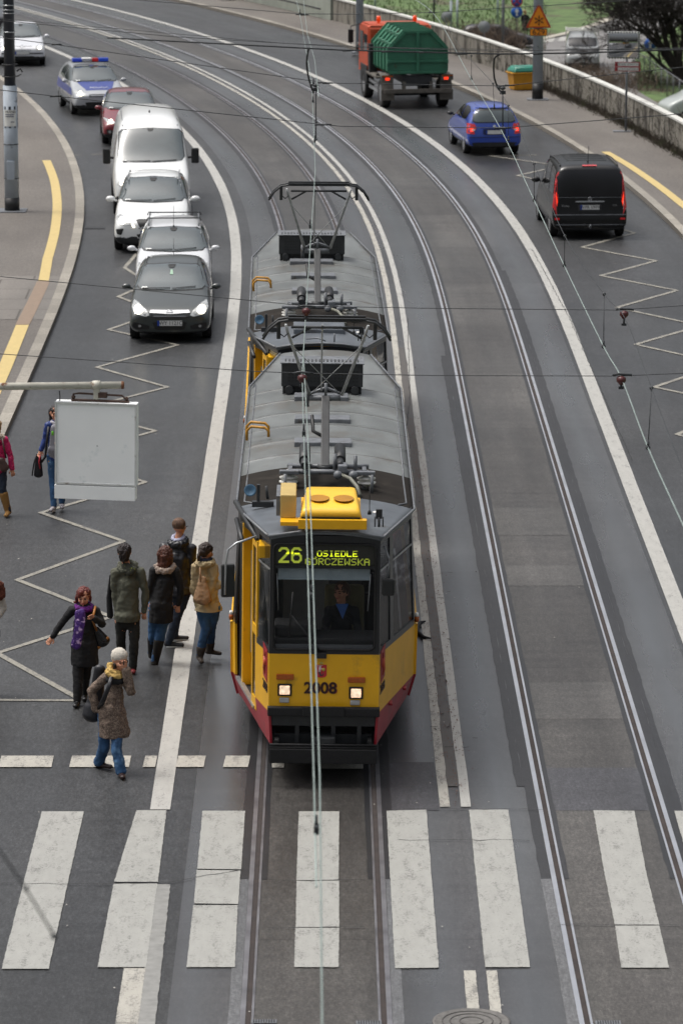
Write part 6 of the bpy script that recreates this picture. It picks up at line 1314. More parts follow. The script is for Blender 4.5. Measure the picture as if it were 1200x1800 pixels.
for q in ((556, 1462), (548, 1052), (534, 765), (527, 25), (551, 148), (556, 218), (550, 180), (553, 250), (545, 400)):
    p = G(*q, HW_) - o_; bm = bmesh.new(); box(bm, p.x - .018, p.x + .018, p.y - .05, p.y + .05, p.z - .01, p.z + .05, .006); cyl(bm, p + Vector((0, 0, .04)), p + Vector((0, 0, .12)), .01); fin('clamp', bm, M_w, t)
Mq = [G(*q, HM) for q in ((530, -30), (540, 60), (553, 105), (560, 170))]; bm = bmesh.new(); tube(bm, [p - o_ for p in Mq], .006, 6); fin('messenger_wire', bm, M_cu, t)
t = thing('overhead_line', 'pale contact wire with hangers above the empty right hand track', 'overhead wire', G(1091, 662, HW_)); o_ = t.location
bm = bmesh.new(); tube(bm, [p - o_ for p in smooth_pts([G(*q, HW_) for q in ((690, -20), (760, 22), (828, 140), (880, 228), (938, 352), (991, 467), (1060, 609), (1091, 664), (1138, 787), (1200, 924), (1290, 1120), (1420, 1400))])], .008, 6); fin('contact_wire', bm, M_cu, t)
bm = bmesh.new(); tube(bm, [p - o_ for p in smooth_pts([G(*q, HM) for q in ((755, -20), (800, 70), (866, 147), (893, 186), (938, 288), (992, 415), (1061, 517), (1098, 560), (1144, 682), (1210, 850), (1330, 1100))])], .0045, 6); fin('messenger_wire', bm, M_w, t)
for a, b_ in (((828, 98), (828, 139)), ((866, 147), (868, 190)), ((893, 186), (893, 246)), ((938, 288), (938, 352)), ((992, 415), (991, 467)), ((1061, 517), (1060, 609)), ((1144, 682), (1138, 787))):
    p, q = G(*a, HM) - o_, G(*b_, HW_) - o_; q = Vector((q.x, q.y, q.z)); bm = bmesh.new(); cyl(bm, p, q, .005, n=6); fin('dropper', bm, M_w, t)
    bm = bmesh.new(); sph(bm, p, .022); sph(bm, q, .026); cyl(bm, q, q + Vector((0, 0, .07)), .013); fin('dropper_clip', bm, M_w, t)
def span(label, Y, pts, r, ins=(), clips=(), ext=5):
    P = [AT(x, y, Y) for x, y in pts]; d0 = (P[0] - P[1]).normalized(); d1 = (P[-1] - P[-2]).normalized(); P = [P[0] + d0 * ext] + P + [P[-1] + d1 * ext]
    t = thing('span_wire', label, 'span wire', P[len(P) // 2]); o_ = t.location; bm = bmesh.new(); tube(bm, [p - o_ for p in P], r, 6); fin('wire', bm, M_w, t)
    for x, y, hang in ins:
        p = AT(x, y, Y) - o_; bm = bmesh.new(); tube(bm, [p + Vector((-.10, 0, .01)), p + Vector((-.04, 0, .025)), p + Vector((.04, 0, .02)), p + Vector((.12, 0, .01))], .014); fin('clevis', bm, M_w, t)
        bm = bmesh.new(); lathe(bm, [(.02, .0), (.055, -.02), (.055, -.06), (.03, -.085), (.025, -.1)], 14, Matrix.Translation(p)); fin('insulator', bm, M_ins, t)
        bm = bmesh.new(); cyl(bm, p + Vector((0, 0, -.1)), p + Vector((0, 0, -.1 - hang)), .012); box(bm, p.x - .03, p.x + .03, -.02 + p.y, .02 + p.y, p.z - .13 - hang, p.z - .1 - hang, .004); fin('hook', bm, M_w, t)
    for x, y in clips: p = AT(x, y, Y) - o_; bm = bmesh.new(); cyl(bm, p + Vector((-.10, 0, 0)), p + Vector((.10, 0, 0)), .022, .012); fin('tension_clip', bm, M_w, t)
YA = G(1098, 570, HW_).y; YB = G(1091, 672, HW_).y; YC = G(880, 228, HW_).y; YD = G(870, 152, HW_).y; YE = 76.5; YF = G(522, 25, HW_).y
span('thin dark cross wire passing in front of the second pantograph', YA, [(0, 486), (450, 529), (538, 538), (760, 542), (1086, 545), (1200, 537)], .005, [(538, 541, .02), (1096, 546, .06)])
span('thin dark cross wire over the roof of the leading tram', YB, [(0, 622), (450, 653), (531, 656), (760, 660), (1086, 661), (1200, 656)], .005, [(531, 658, .02), (1091, 661, .02)])
span('dark cross wire drawn above the red hatchback and the blue hatchback', YC, [(0, 158), (107, 170), (560, 218), (600, 222), (880, 225), (1200, 200)], .008, (), [(98, 169), (563, 219), (573, 219), (878, 225), (888, 225)])
span('dark cross wire passing above the police car and in front of the grit bin', YD, [(0, 66), (35, 70), (110, 80), (575, 146), (885, 151), (1200, 118)], .008, (), [(100, 78), (565, 145), (575, 146), (880, 151), (895, 150)])
span('heavy black feeder cable carrying clips across the lorry', YE, [(543, 85), (600, 88), (750, 92), (877, 95), (1020, 93), (1200, 87)], .016, (), [(611, 89), (679, 91), (744, 92), (812, 95), (945, 95), (1078, 92)], 4)
span('upper thin wire just above the heavy feeder cable', YE, [(0, 36), (300, 64), (600, 82), (877, 90), (1200, 84)], .007)
span('second upper thin wire above the white saloon car', YE + .4, [(0, 33), (200, 50), (500, 76), (700, 84), (940, 88), (1200, 86)], .005)
span('farthest thin cross wire above the lorry cab', YF, [(200, -4), (522, 24), (600, 25), (760, 22), (1050, 4)], .009, (), [(527, 25), (535, 26), (760, 22)])
for pts, lb in ((((543, 85), (541, 92), (539, 110), (541, 130), (546, 150), (551, 164)), 'black loop cable hanging from the feeder cable to the left line'), (((877, 96), (869, 102), (867, 118), (869, 140), (877, 158), (884, 163)), 'black loop cable hanging from the feeder cable to the right line')):
    P = smooth_pts([AT(x, y, YE) for x, y in pts]); bm = bmesh.new(); tube(bm, [p - P[0] for p in P], .018, 8); o = fin('loop_cable', bm, M_blk); o.location = P[0]; tag(o, lb, 'cable')
for px, y0, y1, lb in ((555, 150, 245, 'insulated hanger rod over the left line above the second tram'), (883, 155, 232, 'insulated hanger rod over the right line above the blue hatchback')):
    P0 = AT(px, y0, YD - 1); t = thing('hanger_rod', lb, 'hanger', P0); P1 = AT(px, y1, YD - 1) - P0; bm = bmesh.new(); cyl(bm, (0, 0, 0), P1, .012); fin('rod', bm, M_w, t)
    bm = bmesh.new(); sph(bm, (0, 0, 0), .05, (1.2, 1, .7)); box(bm, -.06, .06, -.03, .03, -.12, -.05, .01); sph(bm, P1, .03); cyl(bm, (-.02, 0, 0), (-.12, 0, .02), .02); fin('fitting', bm, M_w, t)
P0 = AT(96, 1646, 15); t = thing('pull_off_wire', 'blurred dark wire with a knob crossing the lower left corner', 'wire', P0)
bm = bmesh.new(); tube(bm, [AT(-160, 1290, 15) - P0, AT(-10, 1480, 15) - P0, AT(46, 1562, 15) - P0, (0, 0, 0)], .0045, 8); fin('wire', bm, M_w, t); bm = bmesh.new(); sph(bm, (0, 0, 0), .014); sph(bm, AT(46, 1562, 15) - P0, .011); fin('knob', bm, M_w, t)
# ---------------------------------------------------------------- small things on the road
P0 = G(742, 1110, .02); bm = bmesh.new(); tube(bm, [G(x, y, .035) - P0 for x, y in ((747, 1092), (739, 1094), (733, 1102), (735, 1112), (744, 1120), (757, 1122))], [.012, .026, .03, .03, .026, .01], 8); o = fin('rubber_strip', bm, M_rub); o.location = P0; tag(o, 'curved strip of black rubber lying on the road beside the tram', 'debris')
t = thing('manhole_cover', 'round metal manhole cover at the bottom across the lower double line', 'manhole', G(828, 1795, .016)); bm = bmesh.new(); lathe(bm, [(0, .0), (.33, .0), (.34, .004), (.36, .0), (.37, .006), (.40, .0), (.40, -.01)], 36); fin('cover', bm, mat('cast_iron_painted', '5c5a57', rough=.6, var=.3, scale=15), t); bm = bmesh.new()
for r in (.12, .22, .30): tube(bm, [(cos(a) * r, sin(a) * r, .002) for a in [2 * pi * k / 30 for k in range(30)]], .007, 5, closed=True)
fin('ring_pattern', bm, mat('worn_iron', '474543', rough=.6), t)
for px, py, lb in ((464, 1795, 'slotted drain grate just inside the left rail at the bottom'), (648, 1797, 'slotted drain grate just inside the rail right of the tram front'), (1068, 1797, 'slotted drain grate inside the right track at the bottom')):
    t = thing('drain_grate', lb, 'drain', G(px, py, .014)); bm = bmesh.new(); box(bm, -.13, .13, -.055, .055, -.004, .0); fin('frame', bm, M_gm, t); bm = bmesh.new()
    for k in range(9): box(bm, -.11 + k * .026, -.098 + k * .026, -.042, .042, .001, .004)
    fin('slots', bm, M_blk, t)
p = G(168, 400, .012); t = thing('gully_grate', 'dark gully grate in the asphalt beside the left kerb', 'drain', p); bm = bmesh.new(); box(bm, -.25, .25, -.22, .22, -.006, 0); fin('frame', bm, M_dk, t); bm = bmesh.new()
for k in range(7): box(bm, -.22 + k * .066, -.19 + k * .066, -.18, .18, .001, .004)
fin('slots', bm, M_blk, t)
# ---------------------------------------------------------------- people
def capsule(bm, p0, r0, p1, r1, lat=None, sq=1., n=14):
    p0, p1 = Vector(p0), Vector(p1); d = p1 - p0
    if d.length < 1e-5: d = Vector((0, 0, 1e-3))
    z = d.normalized(); x = Vector(lat) if lat is not None else z.orthogonal(); x = (x - z * x.dot(z)).normalized(); y = z.cross(x)
    g = bmesh.ops.create_uvsphere(bm, u_segments=n, v_segments=10, radius=1)['verts']
    for v in g:
        c = v.co.copy(); r = r1 if c.z > 1e-4 else r0; b = p1 if c.z > 1e-4 else p0
        v.co = b + (x * c.x + y * c.y * sq + z * c.z * .8) * r
def blob(name, prims, m, parent, vox=.012, smooth=4, fold=0., ff=9., hem=None, seed=0):
    bm = bmesh.new()
    for q in prims: capsule(bm, *q)
    o = fin(name, bm, m, parent, smooth='all'); r = o.modifiers.new('r', 'REMESH'); r.mode = 'VOXEL'; r.voxel_size = vox; r.use_smooth_shade = True
    s = o.modifiers.new('s', 'SMOOTH'); s.iterations = smooth; s.factor = .5; evaluated(o)
    if fold:
        me = o.data; vn = [v.normal.copy() for v in me.vertices]
        for v, n_ in zip(me.vertices, vn):
            c = v.co; a = noise.noise(Vector((c.x * ff, c.y * ff, c.z * ff * .55)) + Vector((seed, 0, 0))); b = noise.noise(Vector((c.x * ff * 2.2, c.y * ff * 2.2, c.z * ff * 3.2)) + Vector((0, seed, 0))); v.co = c + n_ * (abs(a) * 1.6 - .35 + b * .55) * fold
    for p in o.data.polygons: p.use_smooth = True
    return o
M_skin = mat('skin', 'bb8468', rough=.55, var=.08, scale=12); M_eye = mat('eye_dark', '2a1c18', rough=.3); M_lip = mat('lips', '9c4a44', rough=.4); M_brow = mat('brow', '3d271c', rough=.8)
M_denim = mat('denim', '2c4f74', rough=.85, var=.3, scale=9, dirt='4a6c8c', dscale=5, dthr=.55, stretch=(1, 1, .5)); M_denimd = mat('dark_denim', '1d2736', rough=.85, var=.2, scale=9); M_bk = mat('black_wool', '0e0e11', rough=.85, var=.25, scale=15); M_bkn = mat('black_nylon', '14151b', rough=.45, var=.25, scale=12)
def hand(pr, w_, d, lat, s=1.):
    """palm, four fingers and a thumb as capsules; w_ wrist, d direction of the fingers, lat across the palm (thumb side)"""
    d = Vector(d).normalized(); lat = (Vector(lat) - d * Vector(lat).dot(d)).normalized(); nrm = d.cross(lat)
    pr.append((w_, .026 * s, w_ + d * .07 * s, .036 * s, lat, .5))
    for k, L_ in enumerate((.062, .07, .066, .052)):
        b = w_ + d * .078 * s + lat * (.030 - .020 * k) * s; m_ = b + (d * .6 + nrm * .1) * L_ * s * .6; e = m_ + (d * .7 + nrm * .55) * L_ * s * .5
        pr.append((b, .0098 * s, m_, .009 * s)); pr.append((m_, .009 * s, e, .0075 * s))
    b = w_ + d * .03 * s + lat * .03 * s; m_ = b + (d * .5 + lat * .7) * .04 * s; pr.append((b, .013 * s, m_, .011 * s)); pr.append((m_, .011 * s, m_ + (d * .9 + nrm * .3) * .03 * s, .009 * s))
def person(label, base, J, face=0, facez=0, skin=None, sc_=1., feat=True, loc=None, Y=None, handsL=True, handsR=True, female=False):
    """joints are read off the photo: (px, py, depth offset) at the distance where the feet stand"""
    o0 = loc or G(*base); Yb = Y or o0.y; t = thing('person', label, 'person', o0)
    P = {k: AT(v[0], v[1], Yb + (v[2] if len(v) > 2 else 0)) - o0 for k, v in J.items()}
    lat = (P['shR'] - P['shL']); lat.z = 0; lat.normalize(); fa = rad(face); fd = Vector((sin(fa), -cos(fa), sin(rad(facez)))).normalized(); side = Vector((cos(fa), sin(fa), 0)); up = side.cross(fd) * -1
    up = fd.cross(side); up = up if up.z > 0 else -up
    hd = P['head']; pr = []; HS = 1.1
    pr.append((hd + up * .03, .090, hd + up * .035 - fd * .02, .092, side, 1.1)); pr.append((hd - up * .02 + fd * .02, .074, hd - up * .065 + fd * .035, .05, side, .95))
    pr.append((hd + fd * .085 + up * .01, .012, hd + fd * .108 - up * .022, .017)); pr.append((hd + fd * .088 - up * .05, .018, hd + fd * .088 - up * .052, .018, side, .6)); pr.append((hd + fd * .075 - up * .092, .02, hd + fd * .077 - up * .092, .02))
    pr.append((hd + fd * .076 + up * .032 - side * .03, .014, hd + fd * .076 + up * .032 + side * .03, .014))
    for s in (-1, 1): pr.append((hd + side * s * .088 + up * .012 - fd * .005, .02, hd + side * s * .085 - up * .018, .014, fd, .5)); pr.append((hd + fd * .062 - up * .02 + side * s * .035, .03, hd + fd * .06 - up * .02 + side * s * .036, .03))
    ch = (P['shL'] + P['shR']) / 2; neck = ch + Vector((0, 0, .02)); pr.append((hd - up * .06, .052, neck, .06)); w2 = (P['shR'] - P['shL']).length / 2
    hip = P['hip']; pr.append((ch - Vector((0, 0, .15)), w2 * .66, (ch + hip) / 2, w2 * .62, lat, .6)); pr.append(((ch + hip) / 2, w2 * .68, hip, w2 * .74, lat, .65))
    hl, hr_ = hip - lat * .09, hip + lat * .09
    for s, sh, el, ha, hh in ((-1, 'shL', 'elL', 'haL', handsL), (1, 'shR', 'elR', 'haR', handsR)):
        pr.append((P[sh], .058, P[el], .042)); pr.append((P[el], .042, P[ha], .028))
        if hh: hand(pr, P[ha], J.get('hd' + ('L' if s < 0 else 'R')) or (P[ha] - P[el]), -lat * s + fd * .3)
    for h_, kn, an in ((hl, 'knL', 'anL'), (hr_, 'knR', 'anR')): pr.append((h_, .088, P[kn], .058)); pr.append((P[kn], .058, P[an], .038))
    blob('body', pr, skin or M_skin, t, vox=.0075, smooth=2)
    if feat:
        for s in (-1, 1):
            bm = bmesh.new(); sph(bm, hd + fd * .084 + up * .012 + side * s * .033, .012, (1.2, .6, .6)); fin('eye', bm, M_eye, t); bm = bmesh.new(); tube(bm, [hd + fd * .088 + up * .036 + side * s * .016, hd + fd * .084 + up * .038 + side * s * .05], .005, 5); fin('eyebrow', bm, M_brow, t)
        bm = bmesh.new(); tube(bm, [hd + fd * .092 - up * .052 - side * .024, hd + fd * .104 - up * .050, hd + fd * .092 - up * .052 + side * .024], [.004, .008, .004], 6); fin('mouth', bm, M_lip, t)
    P.update(ch=ch, hl=hl, hr=hr_, lat=lat, fd=fd, side=side, up=up, w2=w2, o=o0, Y=Yb); return t, P
def trousers(t, P, m, r=(.095, .07, .058), end='an', name='trousers', fold=.012, frac=1.):
    pr = [(P['hip'] + Vector((0, 0, .06)), max(P['w2'], .17) * .84, P['hip'] - Vector((0, 0, .02)), max(P['w2'], .17) * .88, P['lat'], .72)]
    for h_, kn, an in ((P['hl'], P['knL'], P['anL']), (P['hr'], P['knR'], P['anR'])): pr.append((h_, r[0], kn, r[1])); pr.append((kn, r[1], kn.lerp(an, frac), r[2]))
    return blob(name, pr, m, t, vox=.014, fold=fold, ff=10, seed=len(t.name) + hash(t.get('label')) % 1 )
def coat(t, P, m, *a, **k):
    k['thick'] = k.get('thick', 1.12) * .95; k['sl'] = k.get('sl', .066) * .92; return coat_(t, P, m, *a, **k)
def coat_(t, P, m, hem=None, flare=1.15, sl=.066, name='coat', fold=.012, thick=1.12, cuff=.043, waist=.86, hemx=0., depth=.84, ff=8., upto=1.0):
    lat = P['lat']; ch = P['ch']; hip = P['hip']; w2 = P['w2']; wd = max(w2, .168); pr = [(ch - Vector((0, 0, .03)), w2 * .55, ch - Vector((0, 0, .16)), w2 * .88 * thick, lat, depth), (ch - Vector((0, 0, .16)), w2 * .88 * thick, (ch + hip) / 2 - Vector((0, 0, .04)), wd * waist * thick, lat, depth), ((ch + hip) / 2 - Vector((0, 0, .04)), wd * waist * thick, hip, wd * 1.02 * thick, lat, depth)]
    pr.append((P['shL'] * .92 + P['shR'] * .08, .062 * thick, P['shR'] * .92 + P['shL'] * .08, .062 * thick))
    for s_ in ('shL', 'shR'): pr.append((P[s_].lerp(ch, .15), .05 * thick, ch + Vector((0, 0, .055)), .07 * thick))
    if hem is not None:
        c = Vector((hip.x + hemx, hip.y, hem + .06)); pr.append((hip, wd * 1.02 * thick, c, wd * flare * thick, lat, depth + .1))
    for sh, el, ha in (('shL', 'elL', 'haL'), ('shR', 'elR', 'haR')):
        pr.append((P[sh], sl * 1.12 * thick, P[el], sl * .9)); pr.append((P[el], sl * .9, P[el].lerp(P[ha], upto), cuff))
    return blob(name, pr, m, t, vox=.014, fold=fold, ff=ff, seed=3.3 * len(pr) + P['hip'].x * 7)
def cutz(o, z, keep_above=True):
    bm = bmesh.new(); bm.from_mesh(o.data); bmesh.ops.bisect_plane(bm, geom=bm.verts[:] + bm.edges[:] + bm.faces[:], plane_co=(0, 0, z), plane_no=(0, 0, 1), clear_inner=keep_above, clear_outer=not keep_above); es = [e for e in bm.edges if e.is_boundary]
    if es: bmesh.ops.holes_fill(bm, edges=es, sides=0)
    bm.to_mesh(o.data); bm.free(); return o
def shoes(t, P, m, dL, dR, L_=.2, high=0., r=.046, sole=None):
    for an, d in ((P['anL'], dL), (P['anR'], dR)):
        d = Vector(d).normalized(); a = an - Vector((0, 0, .035)); toe = a + d * L_ * .8; toe.z = max(.04, toe.z - .02 + (d.z * .1)); pr = [(a - d * .035, r, toe, r * .82, d.cross(Vector((0, 0, 1))), .8), (a - d * .02 + Vector((0, 0, .02)), r * 1.02, a + Vector((0, 0, .08)), r * .98)]
        if high: pr.append((a, r * 1.05, an.lerp(P['knL'] if an is P['anL'] else P['knR'], high), r * 1.62))
        o = blob('boot' if high else 'shoe', pr, m, t, vox=.011, smooth=3)
        if sole: bm = bmesh.new(); zz = max(.02, min(v.co.z for v in o.data.vertices) + .015); cyl(bm, a - d * .03 + Vector((0, 0, zz - a.z - .012)), toe + Vector((0, 0, zz - toe.z)), r * .8, r * .6); fin('sole', bm, sole, o)
def hair(t, P, m, prims, name='hair', fold=.012, ff=22.):
    hd, u, f, s = P['head'], P['up'], P['fd'], P['side']; pr = [(hd + u * a[0] + f * a[1] + s * a[2], a[3], hd + u * b[0] + f * b[1] + s * b[2], b[3]) for a, b in prims]
    return blob(name, pr, m, t, vox=.010, smooth=2, fold=fold, ff=ff)
CAP = [((.045, -.025, 0, .103), (.06, -.01, 0, .097)), ((.0, -.055, 0, .083), (.03, -.05, 0, .088))]
LONG = CAP + [((.02, -.05, -.06, .06), (-.12, -.05, -.06, .045)), ((.02, -.05, .06, .06), (-.12, -.05, .06, .045)), ((.0, -.08, 0, .07), (-.16, -.09, 0, .06))]
def ring(t, P, m, r, th, dz=0., name='scarf', n=8, tilt=0., fold=.01):
    c = P['ch'] + Vector((0, 0, .055 + dz)) * 1.; pts = [c + P['side'] * cos(a) * r + P['fd'] * (sin(a) * r * .85 + .01) + Vector((0, 0, sin(a) * -tilt)) for a in [2 * pi * k / n for k in range(n)]]
    return blob(name, [(pts[k], th, pts[(k + 1) % n], th) for k in range(n)], m, t, vox=.011, fold=fold, ff=16)
# 1 woman with red hair and purple scarf
t, P = person('red haired woman in a black coat with a purple patterned scarf', (140, 1236), dict(head=(147.5, 1050), shL=(128, 1072), shR=(168, 1073), elL=(110, 1094), elR=(181, 1097, -.05), haL=(93, 1119), haR=(166, 1087, -.18), hip=(149, 1132), knL=(138, 1185, -.08), knR=(151, 1181, .08), anL=(136, 1232, -.15), anR=(148, 1222, .2)), face=-4, facez=-14)
w_ = coat(t, P, M_bk, hem=AT(150, 1168, P['Y']).z - P['o'].z, flare=1.12, sl=.062); cutz(w_, AT(150, 1168, P['Y']).z); trousers(t, P, M_bk, (.10, .075, .055), fold=.006); shoes(t, P, mat('black_leather', '111113', rough=.4, var=.2), (-.1, -1, 0), (.15, -1, 0), .19, high=.75)
hair(t, P, mat('hair_red', '5a1c12', rough=.5, var=.5, scale=14, stretch=(5, 5, .6), bump=.8), CAP + [((.0, .0, -.085, .035), (-.07, .0, -.10, .022)), ((-.07, 0, -.10, .022), (-.075, 0, -.14, .010)), ((.0, .0, .085, .03), (-.05, .01, .09, .02)), ((.09, .05, -.03, .045), (.05, .08, -.055, .025))])
M_pur = mat('purple_wool', '521063', rough=.9, var=.25, scale=20); ring(t, P, M_pur, .098, .045, -.01, fold=.018); 
m = mat('purple_pattern', '3c1a66', rough=.7, var=.2, scale=10, dirt='b79ac4', dscale=13, dthr=.545); pz = lambda x, y, d: AT(x, y, P['Y'] + d) - P['o']
blob('scarf_end', [(pz(142, 1078, -.2), .075, pz(140, 1105, -.23), .07, P['lat'], .3), (pz(140, 1105, -.23), .07, pz(134, 1134, -.24), .075, P['lat'], .3)], m, t, vox=.010, fold=.008, ff=18)
b = thing('handbag', 'black and tan shoulder bag on the arm of the red haired woman', 'bag', P['o'] + pz(177, 1122, -.02)); c = b.location
blob('bag_body', [(AT(169, 1106, P['Y'] - .02) - c, .05, AT(180, 1126, P['Y'] - .02) - c, .115, P['lat'], .5)], mat('black_patent', '121215', rough=.25, var=.2), b, vox=.012); blob('bag_base', [(AT(172, 1138, P['Y'] - .02) - c, .035, AT(188, 1122, P['Y'] - .02) - c, .04)], mat('tan_leather', '9c6428', rough=.5, var=.15), b, vox=.012)
bm = bmesh.new(); tube(bm, [AT(168, 1066, P['Y'] - .06) - c, AT(165, 1080, P['Y'] - .16) - c, AT(164, 1092, P['Y'] - .16) - c, AT(170, 1108, P['Y'] - .05) - c], .016); fin('strap', bm, MATS['tan_leather'], b)
# 2 woman in white beanie
t, P = person('woman in a white beanie and brown tweed coat holding a phone to her ear', (196, 1358), dict(head=(211, 1162, -.02), shL=(189, 1189), shR=(219, 1191), elL=(161, 1214), elR=(231, 1217, -.1), haL=(170, 1247, -.02), haR=(221, 1178, -.1), hip=(196, 1247), knL=(184, 1310, .05), knR=(205, 1318, -.15), anL=(175, 1339, .2), anR=(213, 1356, -.2), hdR=Vector((-.15, 0, 1))), face=28, facez=-10, handsL=False)
M_tw = mat('tweed', '594b42', rough=.95, var=.35, scale=45, bump=.3, dirt='7d6e61', dscale=60, dthr=.5); hz = AT(195, 1293, P['Y']).z
w_ = coat(t, P, M_tw, hem=hz, hemx=.035, flare=1.28, sl=.07, thick=1.05, fold=.016, cuff=.058, waist=.80); cutz(w_, hz); trousers(t, P, M_denim, (.092, .072, .072)); M_brn = mat('brown_leather', '2b1b18', rough=.4, var=.2); shoes(t, P, M_brn, (.9, -.45, 0), (.2, -1, .0), .2)
bm = bmesh.new(); cc = P['hip'].lerp(P['ch'], .42); tube(bm, [cc + P['lat'] * cos(a) * P['w2'] * .98 + Vector((0, sin(a) * P['w2'] * .72, 0)) for a in [2 * pi * k / 24 for k in range(24)]], .02, 6, closed=True); fin('belt', bm, M_tw, t)
hair(t, P, mat('beanie_white', 'b9b3a8', rough=.95, var=.08, scale=60, bump=.3), [((.06, -.03, 0, .108), (.075, -.02, 0, .104)), ((.02, -.07, 0, .085), (.05, -.05, 0, .095))], 'beanie', fold=.005); hair(t, P, mat('hair_dark', '21150f', rough=.5, var=.5, scale=14, stretch=(5, 5, .6), bump=.8), [((-.02, .02, -.085, .02), (-.07, .03, -.08, .018)), ((.0, .02, .085, .02), (-.05, .03, .08, .016))])
M_ys = mat('yellow_wool', 'b39557', rough=.95, var=.2, scale=25); ring(t, P, M_ys, .105, .042, .01, tilt=.02, fold=.02); ring(t, P, M_ys, .085, .036, .055, tilt=.03, fold=.02); P2 = dict(P); ring(t, P, M_bk, .10, .05, -.07, 'collar')
b = thing('instrument_case', 'black padded instrument case slung behind the woman in the white beanie', 'case', P['o'] + Vector((-.2, .15, .6))); c = b.location; q = lambda x, y, d: AT(x, y, P['Y'] + d) - c
blob('case_body', [(q(176, 1176, .2), .075, q(172, 1205, .2), .09, P['lat'], .7), (q(172, 1205, .2), .09, q(165, 1252, .16), .135, P['lat'], .6), (q(165, 1245, .16), .13, q(162, 1256, .14), .13, P['lat'], .6)], M_bkn, b, vox=.013); bm = bmesh.new(); tube(bm, [q(196, 1190, -.15), q(190, 1210, -.19), q(182, 1228, -.17), q(174, 1245, -.05)], .024); tube(bm, [q(197, 1190, -.15), q(194, 1205, -.2), q(180, 1240, -.14)], .018); fin('strap', bm, M_bkn, b)
b = thing('phone', 'dark phone held to the ear of the woman in the white beanie', 'phone', P['o'] + P['haR'] + Vector((-.02, -.0, .08))); bm = bmesh.new(); box(bm, -.006, .006, -.03, .03, -.01, .05, .004); fin('phone_body', bm, M_blk, b)
# 3 man in olive jacket, seen from behind
t, P = person('man in an olive hooded jacket seen from behind with a bottle in hand', (228, 1182), dict(head=(219, 972), shL=(203, 1006), shR=(247, 1004), elL=(203, 1046), elR=(256, 1040), haL=(208, 1080, .02), haR=(254, 1074), hip=(224, 1088), knL=(213, 1128, .05), knR=(236, 1132, -.05), anL=(214, 1158, .25), anR=(234, 1174, -.02)), face=184, feat=False)
M_ol = mat('olive_cotton', '4d4e42', rough=.9, var=.2, scale=8); hz = AT(224, 1090, P['Y']).z; w_ = coat(t, P, M_ol, hem=hz - .02, flare=1.12, thick=1.06, sl=.068, fold=.014, waist=.92, name='jacket'); cutz(w_, hz)
trousers(t, P, mat('dark_trousers', '1d1e1c', rough=.9, var=.2), (.09, .07, .06)); shoes(t, P, mat('red_shoe', '6a1d20', rough=.6, var=.2), (0, 1, 0), (.1, -1, 0), .14)
hair(t, P, mat('hair_brown_dark', '1f1514', rough=.55, var=.5, scale=14, stretch=(5, 5, .6), bump=.8), CAP + [((-.03, -.05, 0, .08), (-.07, -.04, 0, .065)), ((.02, .04, 0, .085), (.06, .04, 0, .08))], fold=.016)
ring(t, P, M_ol, .105, .052, .01, 'hood', tilt=-.04, fold=.02); m = mat('plaid_lining', '2c2d24', rough=.9, var=.1, dirt='8a9438', dscale=16, dthr=.56, stretch=(1, 1, .35)); blob('hood_lining', [(P['ch'] + Vector((-.03, -.05, .09)), .07, P['ch'] + Vector((.04, -.09, .03)), .085, P['lat'], .6)], m, t, vox=.012)
blob('jacket_flap', [(AT(196, 1012, P['Y'] + .1) - P['o'], .03, AT(192, 1050, P['Y'] + .15) - P['o'], .04), (AT(192, 1050, P['Y'] + .15) - P['o'], .04, AT(194, 1082, P['Y'] + .15) - P['o'], .05)], M_bk, t, vox=.012)
b = thing('drink_bottle', 'small red labelled dark bottle in the hand of the man in olive', 'bottle', P['o'] + P['haL'] + Vector((.04, -.05, -.06))); b.rotation_euler = (0, rad(-30), 0); bm = bmesh.new(); lathe(bm, [(0, -.1), (.03, -.1), (.032, -.02), (.03, .05), (.014, .08), (.013, .1), (0, .1)], 14); fin('bottle_body', bm, mat('cola_dark', '2a1e26', rough=.2), b, smooth=True); bm = bmesh.new(); cyl(bm, (0, 0, -.02), (0, 0, .05), .034); fin('label_band', bm, mat('label_red', 'c0303a', rough=.4), b)
# 4 woman in long black coat
t, P = person('auburn haired woman in a long black coat with a pale scarf seen from behind', (271, 1168), dict(head=(291, 976, .05), shL=(271, 1002), shR=(309, 1003), elL=(264, 1036), elR=(318, 1034), haL=(268, 1066, .05), haR=(314, 1062), hip=(283, 1062), knL=(269, 1118, .06), knR=(282, 1118, -.02), anL=(267, 1148, .2), anR=(272, 1162, .02)), face=176, feat=False)
hz = AT(283, 1092, P['Y']).z; w_ = coat(t, P, M_bk, hem=hz - .02, flare=1.1, thick=1.05, sl=.064); cutz(w_, hz); trousers(t, P, M_denim, (.092, .072, .058)); shoes(t, P, mat('black_suede', '17130f', rough=.8, var=.2), (0, 1, 0), (.05, .6, 0), .12, high=.78, r=.05)
hair(t, P, mat('hair_auburn', '47200f', rough=.5, var=.5, scale=14, stretch=(5, 5, .6), bump=.8), LONG + [((-.12, -.06, .06, .05), (-.27, -.05, .12, .022)), ((-.15, -.09, 0, .06), (-.24, -.09, .03, .03))], fold=.016); ring(t, P, mat('pale_scarf', '94857a', rough=.95, var=.25, scale=40), .115, .048, -.02, tilt=-.03, fold=.02)
